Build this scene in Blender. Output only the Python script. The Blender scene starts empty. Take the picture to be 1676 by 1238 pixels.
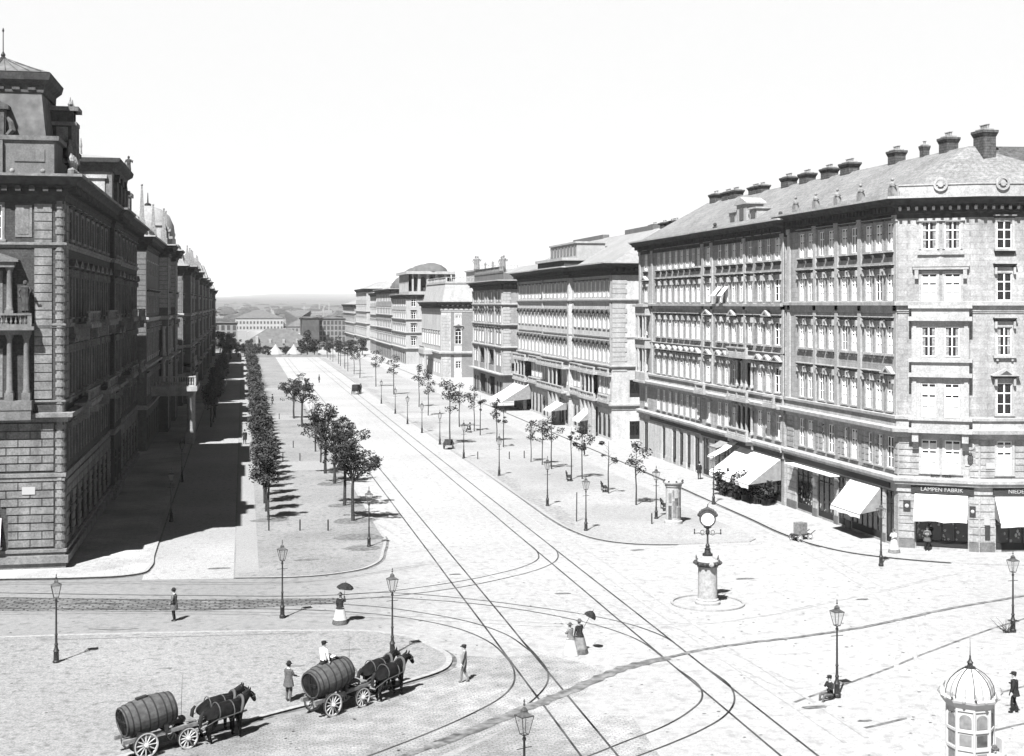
import bpy, bmesh, math, random
from mathutils import Vector, Matrix
R = random.Random(11)
sc = bpy.context.scene
col = sc.collection
rad = math.radians
V3 = Vector
CAM = V3((0, 0, 17.5))

# ------------------------------------------------------------------ materials
PALE = ('white_window_frame', 'drawn_white_blind', 'white_canvas', 'pale_lettering', 'white_linen', 'white_dial', 'white_tent', 'skin')
def mat(name, v, rough=.9, nz=None, amp=.25, bump=0., brick=None, spec=.04, big=None, speck=None, joints=None, metal=0., dirt=None, blend=None, grain=None):
    if name not in PALE: v *= .64
    m = bpy.data.materials.new(name); m.use_nodes = True
    nt = m.node_tree; N = nt.nodes; L = nt.links
    b = N['Principled BSDF']
    b.inputs['Roughness'].default_value = rough
    b.inputs['Specular IOR Level'].default_value = spec
    b.inputs['Metallic'].default_value = metal
    b.inputs['Base Color'].default_value = (v, v, v, 1)
    geo = N.new('ShaderNodeNewGeometry')
    cur = None
    def mul(a, bsock):
        n = N.new('ShaderNodeMath'); n.operation = 'MULTIPLY'
        if isinstance(a, float): n.inputs[0].default_value = a
        else: L.new(a, n.inputs[0])
        L.new(bsock, n.inputs[1]); return n.outputs[0]
    def noise(scale, lo, hi, detail=4., vec=None, a=.3, bb=.7):
        n = N.new('ShaderNodeTexNoise'); n.inputs['Scale'].default_value = scale
        n.inputs['Detail'].default_value = detail
        L.new(vec or geo.outputs['Position'], n.inputs['Vector'])
        mr = N.new('ShaderNodeMapRange'); mr.inputs[1].default_value = a; mr.inputs[2].default_value = bb
        mr.inputs[3].default_value = lo; mr.inputs[4].default_value = hi
        L.new(n.outputs[0], mr.inputs[0]); return mr.outputs[0], n.outputs[0]
    cur = float(v); bsrc = None
    if nz:
        o, raw = noise(nz, 1-amp, 1+amp); cur = mul(cur, o); bsrc = raw
    if grain:
        o, raw = noise(grain[0], 1-grain[1], 1+grain[1], 2., None, .28, .72); cur = mul(cur, o)
    if big:
        o, raw = noise(big[0], 1-big[1], 1+big[1]*.5, 3.); cur = mul(cur, o)
    if speck:
        o, raw = noise(speck[0], speck[1], 1., 2., None, .30, .46); cur = mul(cur, o)
    if blend:    # darker towards the left, full tone towards the right, edge broken by noise
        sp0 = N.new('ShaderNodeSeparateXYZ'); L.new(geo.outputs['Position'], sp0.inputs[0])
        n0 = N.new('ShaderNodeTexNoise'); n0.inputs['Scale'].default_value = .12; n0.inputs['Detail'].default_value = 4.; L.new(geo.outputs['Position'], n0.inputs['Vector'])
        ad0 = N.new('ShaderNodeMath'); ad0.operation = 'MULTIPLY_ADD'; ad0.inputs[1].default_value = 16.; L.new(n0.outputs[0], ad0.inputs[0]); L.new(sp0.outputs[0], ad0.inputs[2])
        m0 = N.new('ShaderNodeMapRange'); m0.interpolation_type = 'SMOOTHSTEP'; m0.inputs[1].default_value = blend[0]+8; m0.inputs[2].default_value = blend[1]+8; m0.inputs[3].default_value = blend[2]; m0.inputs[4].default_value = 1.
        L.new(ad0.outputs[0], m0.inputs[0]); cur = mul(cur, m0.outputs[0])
    if dirt:     # vertical weather streaks
        mp = N.new('ShaderNodeMapping'); mp.inputs['Scale'].default_value = (1, 1, .12)
        L.new(geo.outputs['Position'], mp.inputs['Vector'])
        o, raw = noise(dirt[0], 1-dirt[1], 1.06, 4., mp.outputs[0]); cur = mul(cur, o)
    if brick:
        bw, bh, mortar, dark, horiz = brick
        sp = N.new('ShaderNodeSeparateXYZ'); L.new(geo.outputs['Position'], sp.inputs[0])
        cb = N.new('ShaderNodeCombineXYZ')
        if horiz:
            L.new(sp.outputs[0], cb.inputs[0]); L.new(sp.outputs[1], cb.inputs[1])
        else:
            ad = N.new('ShaderNodeMath'); L.new(sp.outputs[0], ad.inputs[0]); L.new(sp.outputs[1], ad.inputs[1])
            L.new(ad.outputs[0], cb.inputs[0]); L.new(sp.outputs[2], cb.inputs[1])
        vec = cb.outputs[0]
        if horiz:   # laid by hand: joints wander
            nw = N.new('ShaderNodeTexNoise'); nw.inputs['Scale'].default_value = 1.3; L.new(geo.outputs['Position'], nw.inputs['Vector'])
            va = N.new('ShaderNodeVectorMath'); va.operation = 'MULTIPLY_ADD'; va.inputs[1].default_value = (.45, .45, 0); L.new(nw.outputs[1], va.inputs[0]); L.new(vec, va.inputs[2]); vec = va.outputs[0]
        bt = N.new('ShaderNodeTexBrick'); L.new(vec, bt.inputs['Vector'])
        bt.inputs['Scale'].default_value = 1.; bt.inputs['Mortar Size'].default_value = mortar
        bt.inputs['Brick Width'].default_value = bw; bt.inputs['Row Height'].default_value = bh
        bt.inputs['Color1'].default_value = (1, 1, 1, 1); bt.inputs['Color2'].default_value = (.86, .86, .86, 1)
        bt.inputs['Mortar'].default_value = (dark, dark, dark, 1)
        cur = mul(cur, bt.outputs[0])
        bsrc = bt.outputs[0] if bump and not bsrc else bsrc
    if not isinstance(cur, float):
        cb2 = N.new('ShaderNodeCombineColor')
        for i in range(3): L.new(cur, cb2.inputs[i])
        L.new(cb2.outputs[0], b.inputs['Base Color'])
    if bump and bsrc is not None:
        bp = N.new('ShaderNodeBump'); bp.inputs['Strength'].default_value = bump
        bp.inputs['Distance'].default_value = .05
        L.new(bsrc, bp.inputs['Height']); L.new(bp.outputs[0], b.inputs['Normal'])
    return m

M = dict(
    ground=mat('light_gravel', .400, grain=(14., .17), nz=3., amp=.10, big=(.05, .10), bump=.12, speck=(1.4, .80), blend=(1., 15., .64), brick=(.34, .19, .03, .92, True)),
    road=mat('dusty_road', .390, grain=(14., .20), nz=3., amp=.10, big=(.07, .14), bump=.12, speck=(1.7, .80)),
    lane=mat('dusty_lane', .350, grain=(14., .30), nz=5., amp=.14, big=(.08, .16), bump=.15, speck=(1.9, .8)),
    island=mat('trodden_gravel', .265, grain=(14., .30), nz=6., amp=.16, big=(.10, .14), bump=.2, speck=(2.3, .72)),
    prom=mat('promenade_gravel', .250, grain=(14., .30), nz=5., amp=.16, big=(.12, .20), bump=.2, speck=(2.1, .7)),
    rprom=mat('promenade_light_gravel', .330, grain=(14., .30), nz=5., amp=.13, big=(.11, .18), bump=.2, speck=(2.1, .8)),
    path=mat('pale_path', .285, grain=(14., .30), nz=5., amp=.1, big=(.1, .08), bump=.12),
    walk=mat('flagstone', .420, grain=(14., .30), nz=4., amp=.10, big=(.22, .28), brick=(.9, .6, .02, .7, True)),
    kerb=mat('kerb_stone', .330, nz=6., amp=.2),
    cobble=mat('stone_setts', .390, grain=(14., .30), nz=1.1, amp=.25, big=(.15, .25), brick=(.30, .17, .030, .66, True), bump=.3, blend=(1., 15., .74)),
    setts=mat('dark_setts', .190, grain=(14., .30), nz=1.3, amp=.3, big=(.13, .3), brick=(.55, .42, .05, .35, True), bump=.5),
    wet=mat('damp_dirt', .16, nz=2.2, amp=.6, rough=.6),
    rail=mat('rail_steel', .07, nz=.45, amp=.95, rough=.6, metal=.2),
    grass=mat('worn_turf', .270, nz=3.5, amp=.4),
    stone_l=mat('pale_limestone', .420, grain=(9., .20), nz=2.5, amp=.14, big=(.25, .18), dirt=(1.2, .28), brick=(1.3, .42, .02, .72, False)),
    stone_w=mat('whitish_stone', .425, grain=(9., .20), nz=2.5, amp=.12, dirt=(1.1, .24)),
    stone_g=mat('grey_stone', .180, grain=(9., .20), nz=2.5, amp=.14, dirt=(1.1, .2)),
    stucco=mat('pale_stucco', .420, grain=(9., .20), nz=2., amp=.10, big=(.3, .1), dirt=(1.5, .15)),
    stucco_w=mat('white_stucco', .54, grain=(9., .20), nz=2., amp=.12, big=(.3, .12), dirt=(1.5, .22)),
    stucco_d=mat('grey_stucco', .300, grain=(9., .20), nz=2., amp=.12, big=(.3, .15), dirt=(1.5, .15)),
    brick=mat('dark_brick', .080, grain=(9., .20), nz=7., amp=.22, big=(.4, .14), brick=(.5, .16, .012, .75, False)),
    brick_p=mat('mid_brick', .250, grain=(9., .20), nz=7., amp=.18, big=(.4, .12), brick=(.5, .16, .012, .8, False)),
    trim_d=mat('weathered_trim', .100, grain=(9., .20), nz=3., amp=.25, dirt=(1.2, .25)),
    rust_d=mat('rusticated_stone', .225, nz=1.1, amp=.26, grain=(9., .25), dirt=(1.4, .3)),
    roof=mat('slate_roof', .250, grain=(9., .20), nz=3.5, amp=.28, big=(.3, .18), brick=(.5, .33, .03, .8, False), rough=.85),
    roof_l=mat('zinc_roof', .300, grain=(9., .20), nz=2.5, amp=.15, big=(.2, .15), rough=.6),
    lead=mat('lead_roof', .165, nz=2., amp=.2, big=(.5, .2), dirt=(1.2, .25)),
    roof_f=mat('faded_tiles', .130, nz=.8, amp=.2),
    chim=mat('chimney_brick', .120, nz=4., amp=.35, brick=(.5, .2, .03, .6, False)),
    frame=mat('white_window_frame', .720, rough=.6),
    frame_d=mat('dark_window_frame', .10, rough=.6),
    glass=mat('dark_glass', .015, rough=.15, spec=.5),
    blind=mat('drawn_white_blind', .440, nz=3., amp=.15, rough=.9),
    curtain=mat('lace_curtain', .270, nz=6., amp=.45, rough=.9),
    awning=mat('white_canvas', .580, nz=2., amp=.06, big=(.5, .12), rough=.95),
    awning_g=mat('grey_canvas', .260, nz=3., amp=.2),
    shopdark=mat('dark_shop_wood', .035, rough=.5),
    sign=mat('dark_signboard', .05, rough=.5),
    letter=mat('pale_lettering', .27),
    iron=mat('black_iron', .022, nz=8., amp=.3, rough=.5, spec=.4),
    lampglass=mat('pale_lamp_glass', .350, rough=.2, spec=.5),
    bark=mat('bark', .05, nz=9., amp=.4, bump=.4),
    leaf=mat('leaf', .050, nz=1.7, amp=.55, rough=.75),
    leaf_p=mat('leaf_mid', .070, nz=1.7, amp=.5, rough=.75),
    leaf_f=mat('leaf_far', .070, nz=.6, amp=.4, rough=.9),
    oak=mat('weathered_barrel_oak', .085, nz=5., amp=.3, bump=.2),
    oakend=mat('dark_barrel_end', .020, nz=5., amp=.4),
    hoop=mat('iron_hoop', .035, rough=.5),
    wood=mat('grey_cart_wood', .200, nz=6., amp=.3),
    wood_p=mat('pale_painted_wood', .460, nz=6., amp=.2),
    wood_d=mat('dark_cart_wood', .040, nz=6., amp=.3),
    horse=mat('dark_horse_coat', .010, nz=5., amp=.5, rough=.6),
    leather=mat('harness_leather', .10, rough=.5),
    coat=mat('dark_cloth', .03, nz=9., amp=.3), coat_g=mat('grey_cloth', .11, nz=12., amp=.35),
    shirt=mat('white_linen', .550, nz=6., amp=.08), skin=mat('skin', .34), skirt=mat('pale_skirt', .460, nz=7., amp=.1),
    skirt_g=mat('grey_skirt', .20, nz=7., amp=.25), hair=mat('hair', .03),
    kiosk=mat('white_kiosk_paint', .500, nz=4., amp=.08), kpanel=mat('grey_frosted_panel', .220, nz=5., amp=.25),
    poster=mat('mixed_poster_paper', .220, nz=3., amp=.3), poster_d=mat('dark_poster_paper', .100, nz=5., amp=.4),
    dial=mat('white_dial', .620), bronze=mat('dark_bronze', .07, nz=5., amp=.4, rough=.5),
    statue=mat('weathered_statue', .250, nz=5., amp=.35), statue_d=mat('dark_statue', .070, nz=5., amp=.4),
    shade_dark=mat('painted_shade_stone', .075, nz=2.5, amp=.3),  # shade put into the colour of cornices, window hoods and deep sills
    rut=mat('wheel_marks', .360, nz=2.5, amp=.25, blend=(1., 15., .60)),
    hill=mat('distant_plain', .130, nz=.012, amp=.28, big=(.004, .3)),
    tent=mat('white_tent', .220), farwall=mat('far_plaster', .240, nz=.7, amp=.15), farwall_w=mat('far_white_wall', .360, nz=.7, amp=.1),
    farwall_d=mat('far_dark_wall', .090, nz=.7, amp=.2), farwin=mat('far_window', .080), soil=mat('dug_soil', .150, nz=4., amp=.5),
)

# ------------------------------------------------------------------ mesh builder
class F:
    """wall frame: s along the wall, d outwards (to the left of the direction), z up"""
    def __init__(s, a, b):
        s.a = V3((a[0], a[1], 0)); e = V3((b[0]-a[0], b[1]-a[1], 0)); s.L = e.length; s.t = e.normalized()
        s.n = V3((-s.t.y, s.t.x, 0)); s.ang = math.atan2(s.t.y, s.t.x)
    def p(s, q): return s.a+s.t*q[0]+s.n*q[1]+V3((0, 0, q[2]))

class MB:
    def __init__(s, T=None): s.v = []; s.f = []; s.m = []; s.cm = 0; s.T = T
    def add(s, vs, fs):
        k = len(s.v); T = s.T
        s.v += [T(q) for q in vs] if T else [V3(q) for q in vs]
        for f in fs: s.f.append([i+k for i in f]); s.m.append(s.cm)
        return s
    def box(s, x0, x1, y0, y1, z0, z1):
        return s.add([(x0, y0, z0), (x1, y0, z0), (x1, y1, z0), (x0, y1, z0), (x0, y0, z1), (x1, y0, z1), (x1, y1, z1), (x0, y1, z1)],
                     [(0, 3, 2, 1), (4, 5, 6, 7), (0, 1, 5, 4), (1, 2, 6, 5), (2, 3, 7, 6), (3, 0, 4, 7)])
    def taper(s, x0, x1, y0, y1, z0, z1, k):
        cx, cy = (x0+x1)/2, (y0+y1)/2; hx, hy = (x1-x0)/2*k, (y1-y0)/2*k
        return s.add([(x0, y0, z0), (x1, y0, z0), (x1, y1, z0), (x0, y1, z0), (cx-hx, cy-hy, z1), (cx+hx, cy-hy, z1), (cx+hx, cy+hy, z1), (cx-hx, cy+hy, z1)],
                     [(0, 3, 2, 1), (4, 5, 6, 7), (0, 1, 5, 4), (1, 2, 6, 5), (2, 3, 7, 6), (3, 0, 4, 7)])
    def loft(s, rings, cap=True, close=True):
        n = len(rings[0]); vs = [q for r in rings for q in r]; fs = []
        for i in range(len(rings)-1):
            for j in range(n if close else n-1):
                a = i*n+j; b = i*n+(j+1) % n; fs.append((a, b, b+n, a+n))
        if cap: fs.append(tuple(range(n-1, -1, -1))); fs.append(tuple(range((len(rings)-1)*n, len(rings)*n)))
        return s.add(vs, fs)
    def prism(s, poly, z0, z1): return s.loft([[(x, y, z0) for x, y in poly], [(x, y, z1) for x, y in poly]])
    def vprism(s, poly, y0, y1): return s.loft([[(x, y0, z) for x, z in poly], [(x, y1, z) for x, z in poly]])
    def tube(s, pts, rr, n=8, cap=True):
        pts = [V3(p) for p in pts]; rings = []; up = V3((0, 0, 1)); pu = None
        if not isinstance(rr, (list, tuple)): rr = [rr]*len(pts)
        for i, p in enumerate(pts):
            d = (pts[min(i+1, len(pts)-1)]-pts[max(i-1, 0)]).normalized()
            if pu is None: pu = d.cross(up) if abs(d.z) < .95 else d.cross(V3((1, 0, 0)))
            pu = (pu-d*pu.dot(d)).normalized(); w = d.cross(pu)
            rings.append([p+(pu*math.cos(2*math.pi*j/n)+w*math.sin(2*math.pi*j/n))*rr[i] for j in range(n)])
        return s.loft(rings, cap)
    def lathe(s, prof, n=16, c=(0, 0, 0), sx=1., sy=1., a0=0.):
        return s.loft([[(c[0]+r*sx*math.cos(a0+2*math.pi*j/n), c[1]+r*sy*math.sin(a0+2*math.pi*j/n), c[2]+z) for j in range(n)] for r, z in prof])
    def ball(s, c, r, n=8, k=5, sx=1., sy=1., sz=1.):
        return s.lathe([(r*math.sin(math.pi*(i+.02)/(k+.04)), -r*sz*math.cos(math.pi*(i+.02)/(k+.04))) for i in range(k+1)], n, c, sx, sy)
    def mesh(s, name, mats, origin=(0, 0, 0), smooth=False):
        me = bpy.data.meshes.new(name); o = V3(origin)
        me.from_pydata([tuple(q-o) for q in s.v], [], s.f)
        for m in mats: me.materials.append(m)
        for p, k in zip(me.polygons, s.m): p.material_index = k
        bm = bmesh.new(); bm.from_mesh(me); bmesh.ops.recalc_face_normals(bm, faces=bm.faces); bm.to_mesh(me); bm.free()
        if smooth:
            for p in me.polygons: p.use_smooth = True
            me.set_sharp_from_angle(angle=rad(38))
        return me

def obj(name, data, parent=None, loc=(0, 0, 0), rz=0., **pr):
    o = bpy.data.objects.new(name, data); col.objects.link(o); o.location = loc; o.rotation_euler.z = rz
    if parent: o.parent = parent
    for k, v in pr.items(): o[k] = v
    return o
def thing(name, label, cat, loc=(0, 0, 0), rz=0., group=None, data=None):
    o = obj(name, data, None, loc, rz, label=label, category=cat)
    if group: o['group'] = group
    return o
def part(name, mb, mats, root, origin=(0, 0, 0), smooth=False, parent=None, **pr):
    if not isinstance(mats, (list, tuple)): mats = [mats]
    return obj(name, mb.mesh(name, mats, origin, smooth), parent or root, **pr)
def structure(name, mb, mats, smooth=False, kind='structure'):
    if not isinstance(mats, (list, tuple)): mats = [mats]
    return obj(name, mb.mesh(name, mats, (0, 0, 0), smooth), kind=kind)
def copy_tree(o, parent=None):
    c = o.copy(); col.objects.link(c)
    if parent: c.parent = parent
    for ch in [x for x in KIDS.get(o.name, [])]: copy_tree(ch, c)
    return c
KIDS = {}
def index_kids(root):
    for o in list(col.objects):
        if o.parent: KIDS.setdefault(o.parent.name, [])
    for o in list(col.objects):
        if o.parent and o not in KIDS[o.parent.name]: KIDS[o.parent.name].append(o)

def sweep(mb, pts, prof, closed=True):
    """profile (d,z) swept along a plan polyline, outwards = left, mitred"""
    n = len(pts); rings = []
    for i in range(n):
        p = V3((*pts[i], 0)); a = pts[i-1] if (i > 0 or closed) else None; b = pts[(i+1) % n] if (i < n-1 or closed) else None
        ns = []
        if a is not None: e = (p-V3((*a, 0))).normalized(); ns.append(V3((-e.y, e.x, 0)))
        if b is not None: e = (V3((*b, 0))-p).normalized(); ns.append(V3((-e.y, e.x, 0)))
        m = ns[0] if len(ns) == 1 else (ns[0]+ns[1])/(1+ns[0].dot(ns[1]))
        rings.append([p+m*d+V3((0, 0, z)) for d, z in prof])
    if closed: mb.loft(rings+[rings[0]], cap=False)
    else: mb.loft(rings)
def ribbon(mb, pts, w, z):
    n = len(pts); vs = []
    for i in range(n):
        p = V3((*pts[i], 0)); ns = []
        if i > 0: e = (p-V3((*pts[i-1], 0))).normalized(); ns.append(V3((-e.y, e.x, 0)))
        if i < n-1: e = (V3((*pts[i+1], 0))-p).normalized(); ns.append(V3((-e.y, e.x, 0)))
        m = ns[0] if len(ns) == 1 else (ns[0]+ns[1])/max(.4, 1+ns[0].dot(ns[1]))
        vs += [p+m*w/2+V3((0, 0, z)), p-m*w/2+V3((0, 0, z))]
    mb.add(vs, [(2*i, 2*i+1, 2*i+3, 2*i+2) for i in range(n-1)])
def spline(pts, k=6):
    P = [V3((*p, 0)) for p in pts]; n = len(P); L = [(P[i+1]-P[i]).length for i in range(n-1)]; T = []
    for i in range(n):
        if i == 0: T.append((P[1]-P[0])/L[0])
        elif i == n-1: T.append((P[-1]-P[-2])/L[-1])
        else: T.append(((P[i]-P[i-1])/L[i-1]*L[i]+(P[i+1]-P[i])/L[i]*L[i-1])/(L[i]+L[i-1]))
    out = []
    for i in range(n-1):
        for j in range(k):
            t = j/k; h = L[i]
            out.append((2*t**3-3*t*t+1)*P[i]+(t**3-2*t*t+t)*h*T[i]+(-2*t**3+3*t*t)*P[i+1]+(t**3-t*t)*h*T[i+1])
    out.append(P[-1]); return [(q.x, q.y) for q in out]
def sheet(name, poly, z, m):
    mb = MB(); mb.add([(x, y, z) for x, y in poly], [tuple(range(len(poly)))]); return structure(name, mb, m)
def slab(name, poly, z, m, kerb=None):
    mb = MB(); mb.prism(poly, -.3, z); o = structure(name, mb, m)
    return o
SKY, SUN, EXPO, HAZE, HZ = 0.05, 5.0, 1.7, 0.00005, 5.9
# ------------------------------------------------------------------ ground, roads, tracks
mb = MB(); mb.add([(-1500, -60, 0), (1500, -60, 0), (1500, 2400, 0), (-1500, 2400, 0)], [(0, 1, 2, 3)])
structure('ground', mb, M['ground'])
# cross street to the left, with its paved tram strip
sheet('side_lane', [(-6.3, 88.2), (-.6, 87.5), (-.6, 500), (-6.3, 500)], .006, M['lane'])
sheet('sett_paving', [(-60, 87.6), (-14, 84.6), (-3.5, 81.9), (5.8, 80.4), (5.8, 79.0), (-3.4, 78.6), (-13.8, 80.9), (-60, 83.2)], .008, M['setts'])
isl = spline([(-60, 74.2), (-30, 74.1), (-9.7, 73.98), (-3.1, 73.33), (3.26, 72.46), (6.69, 71.6), (8.3, 70.3), (9.45, 67.85), (9.95, 65.8), (9.45, 63.8), (7.61, 62.01), (5, 60.4), (2.17, 58.78), (-.22, 57.11), (-2.2, 55.55), (-8, 51.2), (-16, 46.5), (-40, 36)], 5)
slab('traffic_island', list(reversed(isl)) + [(-60, 36)], .10, M['island'])
mb = MB(); ribbon(mb, isl, .30, .106); structure('kerb', mb, M['kerb'])
mb = MB(); ribbon(mb, [(x+.22, y) for x, y in isl[36:]], .34, .010); structure('kerb_gutter', mb, M['wet'])
prom = spline([(10.3, 480), (10.3, 104), (10.28, 99.4), (9.69, 95.01), (8.9, 91), (7.71, 88.92), (5.11, 87.4), (0, 87.5), (-.6, 87.6)], 5)
slab('promenade', [(-.6, 480)] + list(reversed(prom)), .06, M['prom'])
mb = MB(); ribbon(mb, prom[2:], .22, .066); structure('kerb', mb, M['kerb'])
mb = MB(); ribbon(mb, [(x+.16, y-.1) for x, y in prom[8:]], .22, .0075); structure('kerb_gutter', mb, M['wet'])
sheet('pale_path', [(-.5, 89), (1.0, 89), (1.0, 478), (-.5, 478)], .064, M['path'])
for y0, y1 in ((142.5, 150.5), (205, 214), (275, 284)):
    sheet('cross_path', [(1.06, y0), (10.1, y0), (10.1, y1), (1.06, y1)], .064, M['path'])
for x, y, a, b in ((8.7, 108.6, 1.9, 1.5), (8.6, 100.8, 1.9, 1.6), (8.6, 117, 1.6, 1.3), (8.7, 131.3, 1.9, 1.5), (8.4, 96.3, 1.5, 1.1), (2.2, 110.2, 1.8, 1.1)):
    mb = MB(); mb.add([(x+a*math.cos(t*.524)*R.uniform(.8, 1.1), y+b*math.sin(t*.524)*R.uniform(.8, 1.1), .069) for t in range(12)], [tuple(range(12))])
    structure('tree_bed', mb, M['soil'])
lsw = spline([(-60, 91.5), (-30, 90.3), (-15.1, 89.85), (-9.84, 89.3), (-7.6, 89.45), (-6.5, 90.1), (-6.1, 92), (-6.15, 96), (-6.2, 105), (-6.2, 500)], 5)
slab('left_pavement', list(reversed(lsw)) + [(-60, 500)], .12, M['walk'])
mb = MB(); ribbon(mb, lsw, .26, .126); structure('kerb', mb, M['kerb'])
mb = MB(); ribbon(mb, [(x+.14, y-.16) for x, y in lsw], .16, .012); structure('kerb_gutter', mb, M['wet'])
# right promenade, right pavement
rk = spline([(24.6, 480), (24.6, 160), (24.6, 115), (24.6, 107), (25.0, 100.5), (25.74, 97.1), (26.9, 95.2), (28.83, 93.9), (31, 93.4)], 5)
slab('right_promenade', rk + [(36.5, 93.4), (37.4, 94.5), (37.4, 480)], .06, M['rprom'])
mb = MB(); ribbon(mb, rk, .2, .066); structure('kerb', mb, M['kerb'])
mb = MB(); ribbon(mb, [(x-.16, y-.1) for x, y in rk], .17, .008); structure('kerb_gutter', mb, M['wet'])
sheet('carriageway', [(10.4, 480), (10.4, 100), (12, 96), (24.2, 97), (24.4, 110), (24.4, 480)], .004, M['road'])
for y0, y1 in ((151, 158.5), (205, 214), (275, 284)):
    sheet('cross_path', [(24.8, y0), (37.2, y0), (37.2, y1), (24.8, y1)], .065, M['ground'])
for i in range(17):
    y0 = 104+i*20
    if 140 < y0 < 160 or 200 < y0 < 212 or 268 < y0 < 284: continue
    w = R.uniform(1.2, 2.2); mb = MB(); n = 26
    mb.add([(24.95, y0-1+16*t/n, .070) for t in range(n+1)]+[(25.0+w*(.35+.65*math.sin(math.pi*t/n))*R.uniform(.6, 1.15), y0-1+16*t/n, .070) for t in range(n, -1, -1)], [tuple(range(2*n+2))])
    structure('worn_grass', mb, M['grass'], kind='stuff')
rw = spline([(41.2, 480), (41.2, 160), (40.9, 122), (40.6, 110), (40.5, 103), (40.3, 96), (40.7, 91.2), (42, 87.6), (44.5, 84.8), (48.5, 82.2), (53, 80.8), (62, 79), (80, 75.5)], 5)
slab('right_pavement', list(reversed(rw)) + [(80, 480)], .10, M['ground'])
mb = MB(); ribbon(mb, rw[:44], .24, .106); structure('kerb', mb, M['kerb'])
mb = MB(); ribbon(mb, [(x-.2, y) for x, y in rw[8:32]], .2, .011); structure('kerb_gutter', mb, M['soil'])
# sett paving near the curves, wet gutters, far kerbs
sheet('sett_paving', [(10.6, 66.2), (12.5, 65.2), (14.4, 66), (16.8, 62.8), (15, 58.4), (12.5, 56), (7.2, 51.4), (3, 47.5), (-6, 44), (-8, 49.5), (-2, 54.6), (2.6, 58.2), (8, 61.6), (10.3, 64)], .004, M['cobble'])
sheet('sett_paving', [(12.2, 56), (16.2, 55), (15.6, 47), (14, 40), (4, 40), (2.5, 46.8), (7.5, 51)], .006, M['cobble'])
def wob(pts, a, k=6): return [(x+R.uniform(-a, a), y+R.uniform(-a, a)) for x, y in spline(pts, k)]
WET = [(-2, 45.6), (2.2, 48.6), (4.54, 50.48), (7.13, 52.58), (11.89, 56.75), (14.66, 59.19), (17.95, 62.23), (20.6, 63.69), (22.23, 64.56), (26.13, 65.77), (27.89, 66.12), (32.7, 67.54), (39.22, 70.52), (45.88, 72.96), (60, 78)]
mb = MB(); ribbon(mb, wob(WET, .05), .30, .0265); structure('wet_gutter', mb, M['wet'])
mb = MB(); ribbon(mb, wob(WET[3:8], .10, 9), .62, .0258); structure('wet_gutter', mb, M['wet'])
for pts, w in (([(23.74, 55.47), (27.08, 57.61), (28.8, 58.71), (33.36, 61.85), (39.16, 65.69), (42.58, 67.72), (54, 74.3)], .16), ([(25.17, 51.54), (27.89, 52.59)], .2), ([(29.3, 49.7), (30.24, 50.2), (31.92, 50.77), (36, 52.2)], .16), ([(33.6, 55.1), (34.98, 55.7), (38, 57.2)], .16), ([(-10.5, 73.1), (-4, 72.4), (3.6, 71.8)], .06), ([(-8.2, 75.4), (-6.4, 74.9), (-5.6, 75)], .10), ([(6.3, 71.9), (7.9, 71.3)], .22)):
    mb = MB(); ribbon(mb, wob(pts, .03, 5), w, .0095 if pts[0][0] > 0 else .112); structure('worn_gutter', mb, M['wet'])
for x, y, w in ((24.3, 54.6, .5), (25.6, 52.4, .3), (5.4, 68, .5), (-3.6, 66.2, .4), (2.6, 65.4, .35), (31.4, 81, .6), (36, 74, .4), (27.5, 92, .5), (-1.5, 91, .7), (4.2, 92.6, .9), (13.5, 86, .4), (19, 79, .5), (-10, 82.2, .8)):
    mb = MB(); mb.add([(x+w*math.cos(t*.7)*R.uniform(.7, 1.4), y+w*.4*math.sin(t*.7)*R.uniform(.6, 1.3), (.108 if x < 9 and y < 72 else .069 if 0 < x < 10 and y > 88 else .029)) for t in range(9)], [tuple(range(9))]); structure('dirt_patch', mb, M['soil'])
mb = MB()
for k in range(1500):
    x = R.uniform(-14, 46); y = R.uniform(44, 190) if k % 3 else R.uniform(44, 100)
    if (x < -6 and y > 88) or (x > 39 and y > 84): continue
    w = R.uniform(.02, .085); a = R.uniform(0, 3.1); z = .072 if (x < 10.3 and 88 < y) or (24.6 < x < 37.5 and y > 94) else (.108 if x < 9 and y < 74 else .0178)
    mb.add([(x+w*R.uniform(.6, 1.6)*math.cos(t*1.257+a), y+w*R.uniform(.5, 1.3)*math.sin(t*1.257+a), z) for t in range(5)], [(0, 1, 2, 3, 4)])
structure('street_dirt', mb, M['soil'], kind='stuff')
zr = .0100
for pts in ([(17.2, 67), (17.3, 76), (17.2, 100), (17.5, 180), (17.4, 400)], [(18.7, 67), (18.7, 76), (18.6, 100), (18.9, 180), (18.8, 400)], [(24, 58), (21, 72), (16, 84), (11.6, 100), (11.3, 200)], [(45, 80), (34, 74), (24, 70), (17, 71), (10, 74), (-4, 78.3), (-30, 82)], [(26, 48), (29, 56), (36, 70), (39, 90), (38.8, 130), (39, 300)], [(12, 90), (4, 85.6), (-8, 87.4), (-30, 91)], [(23.5, 50), (22.9, 80), (23.2, 120), (23.2, 300)]):
    for o_ in (0, 1.45):
        mb = MB(); ribbon(mb, wob([(x+o_*.8, y+o_*.25) for x, y in pts], .06, 6), R.uniform(.14, .24), zr); structure('wheel_marks', mb, M['rut']); zr += .0005
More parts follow.
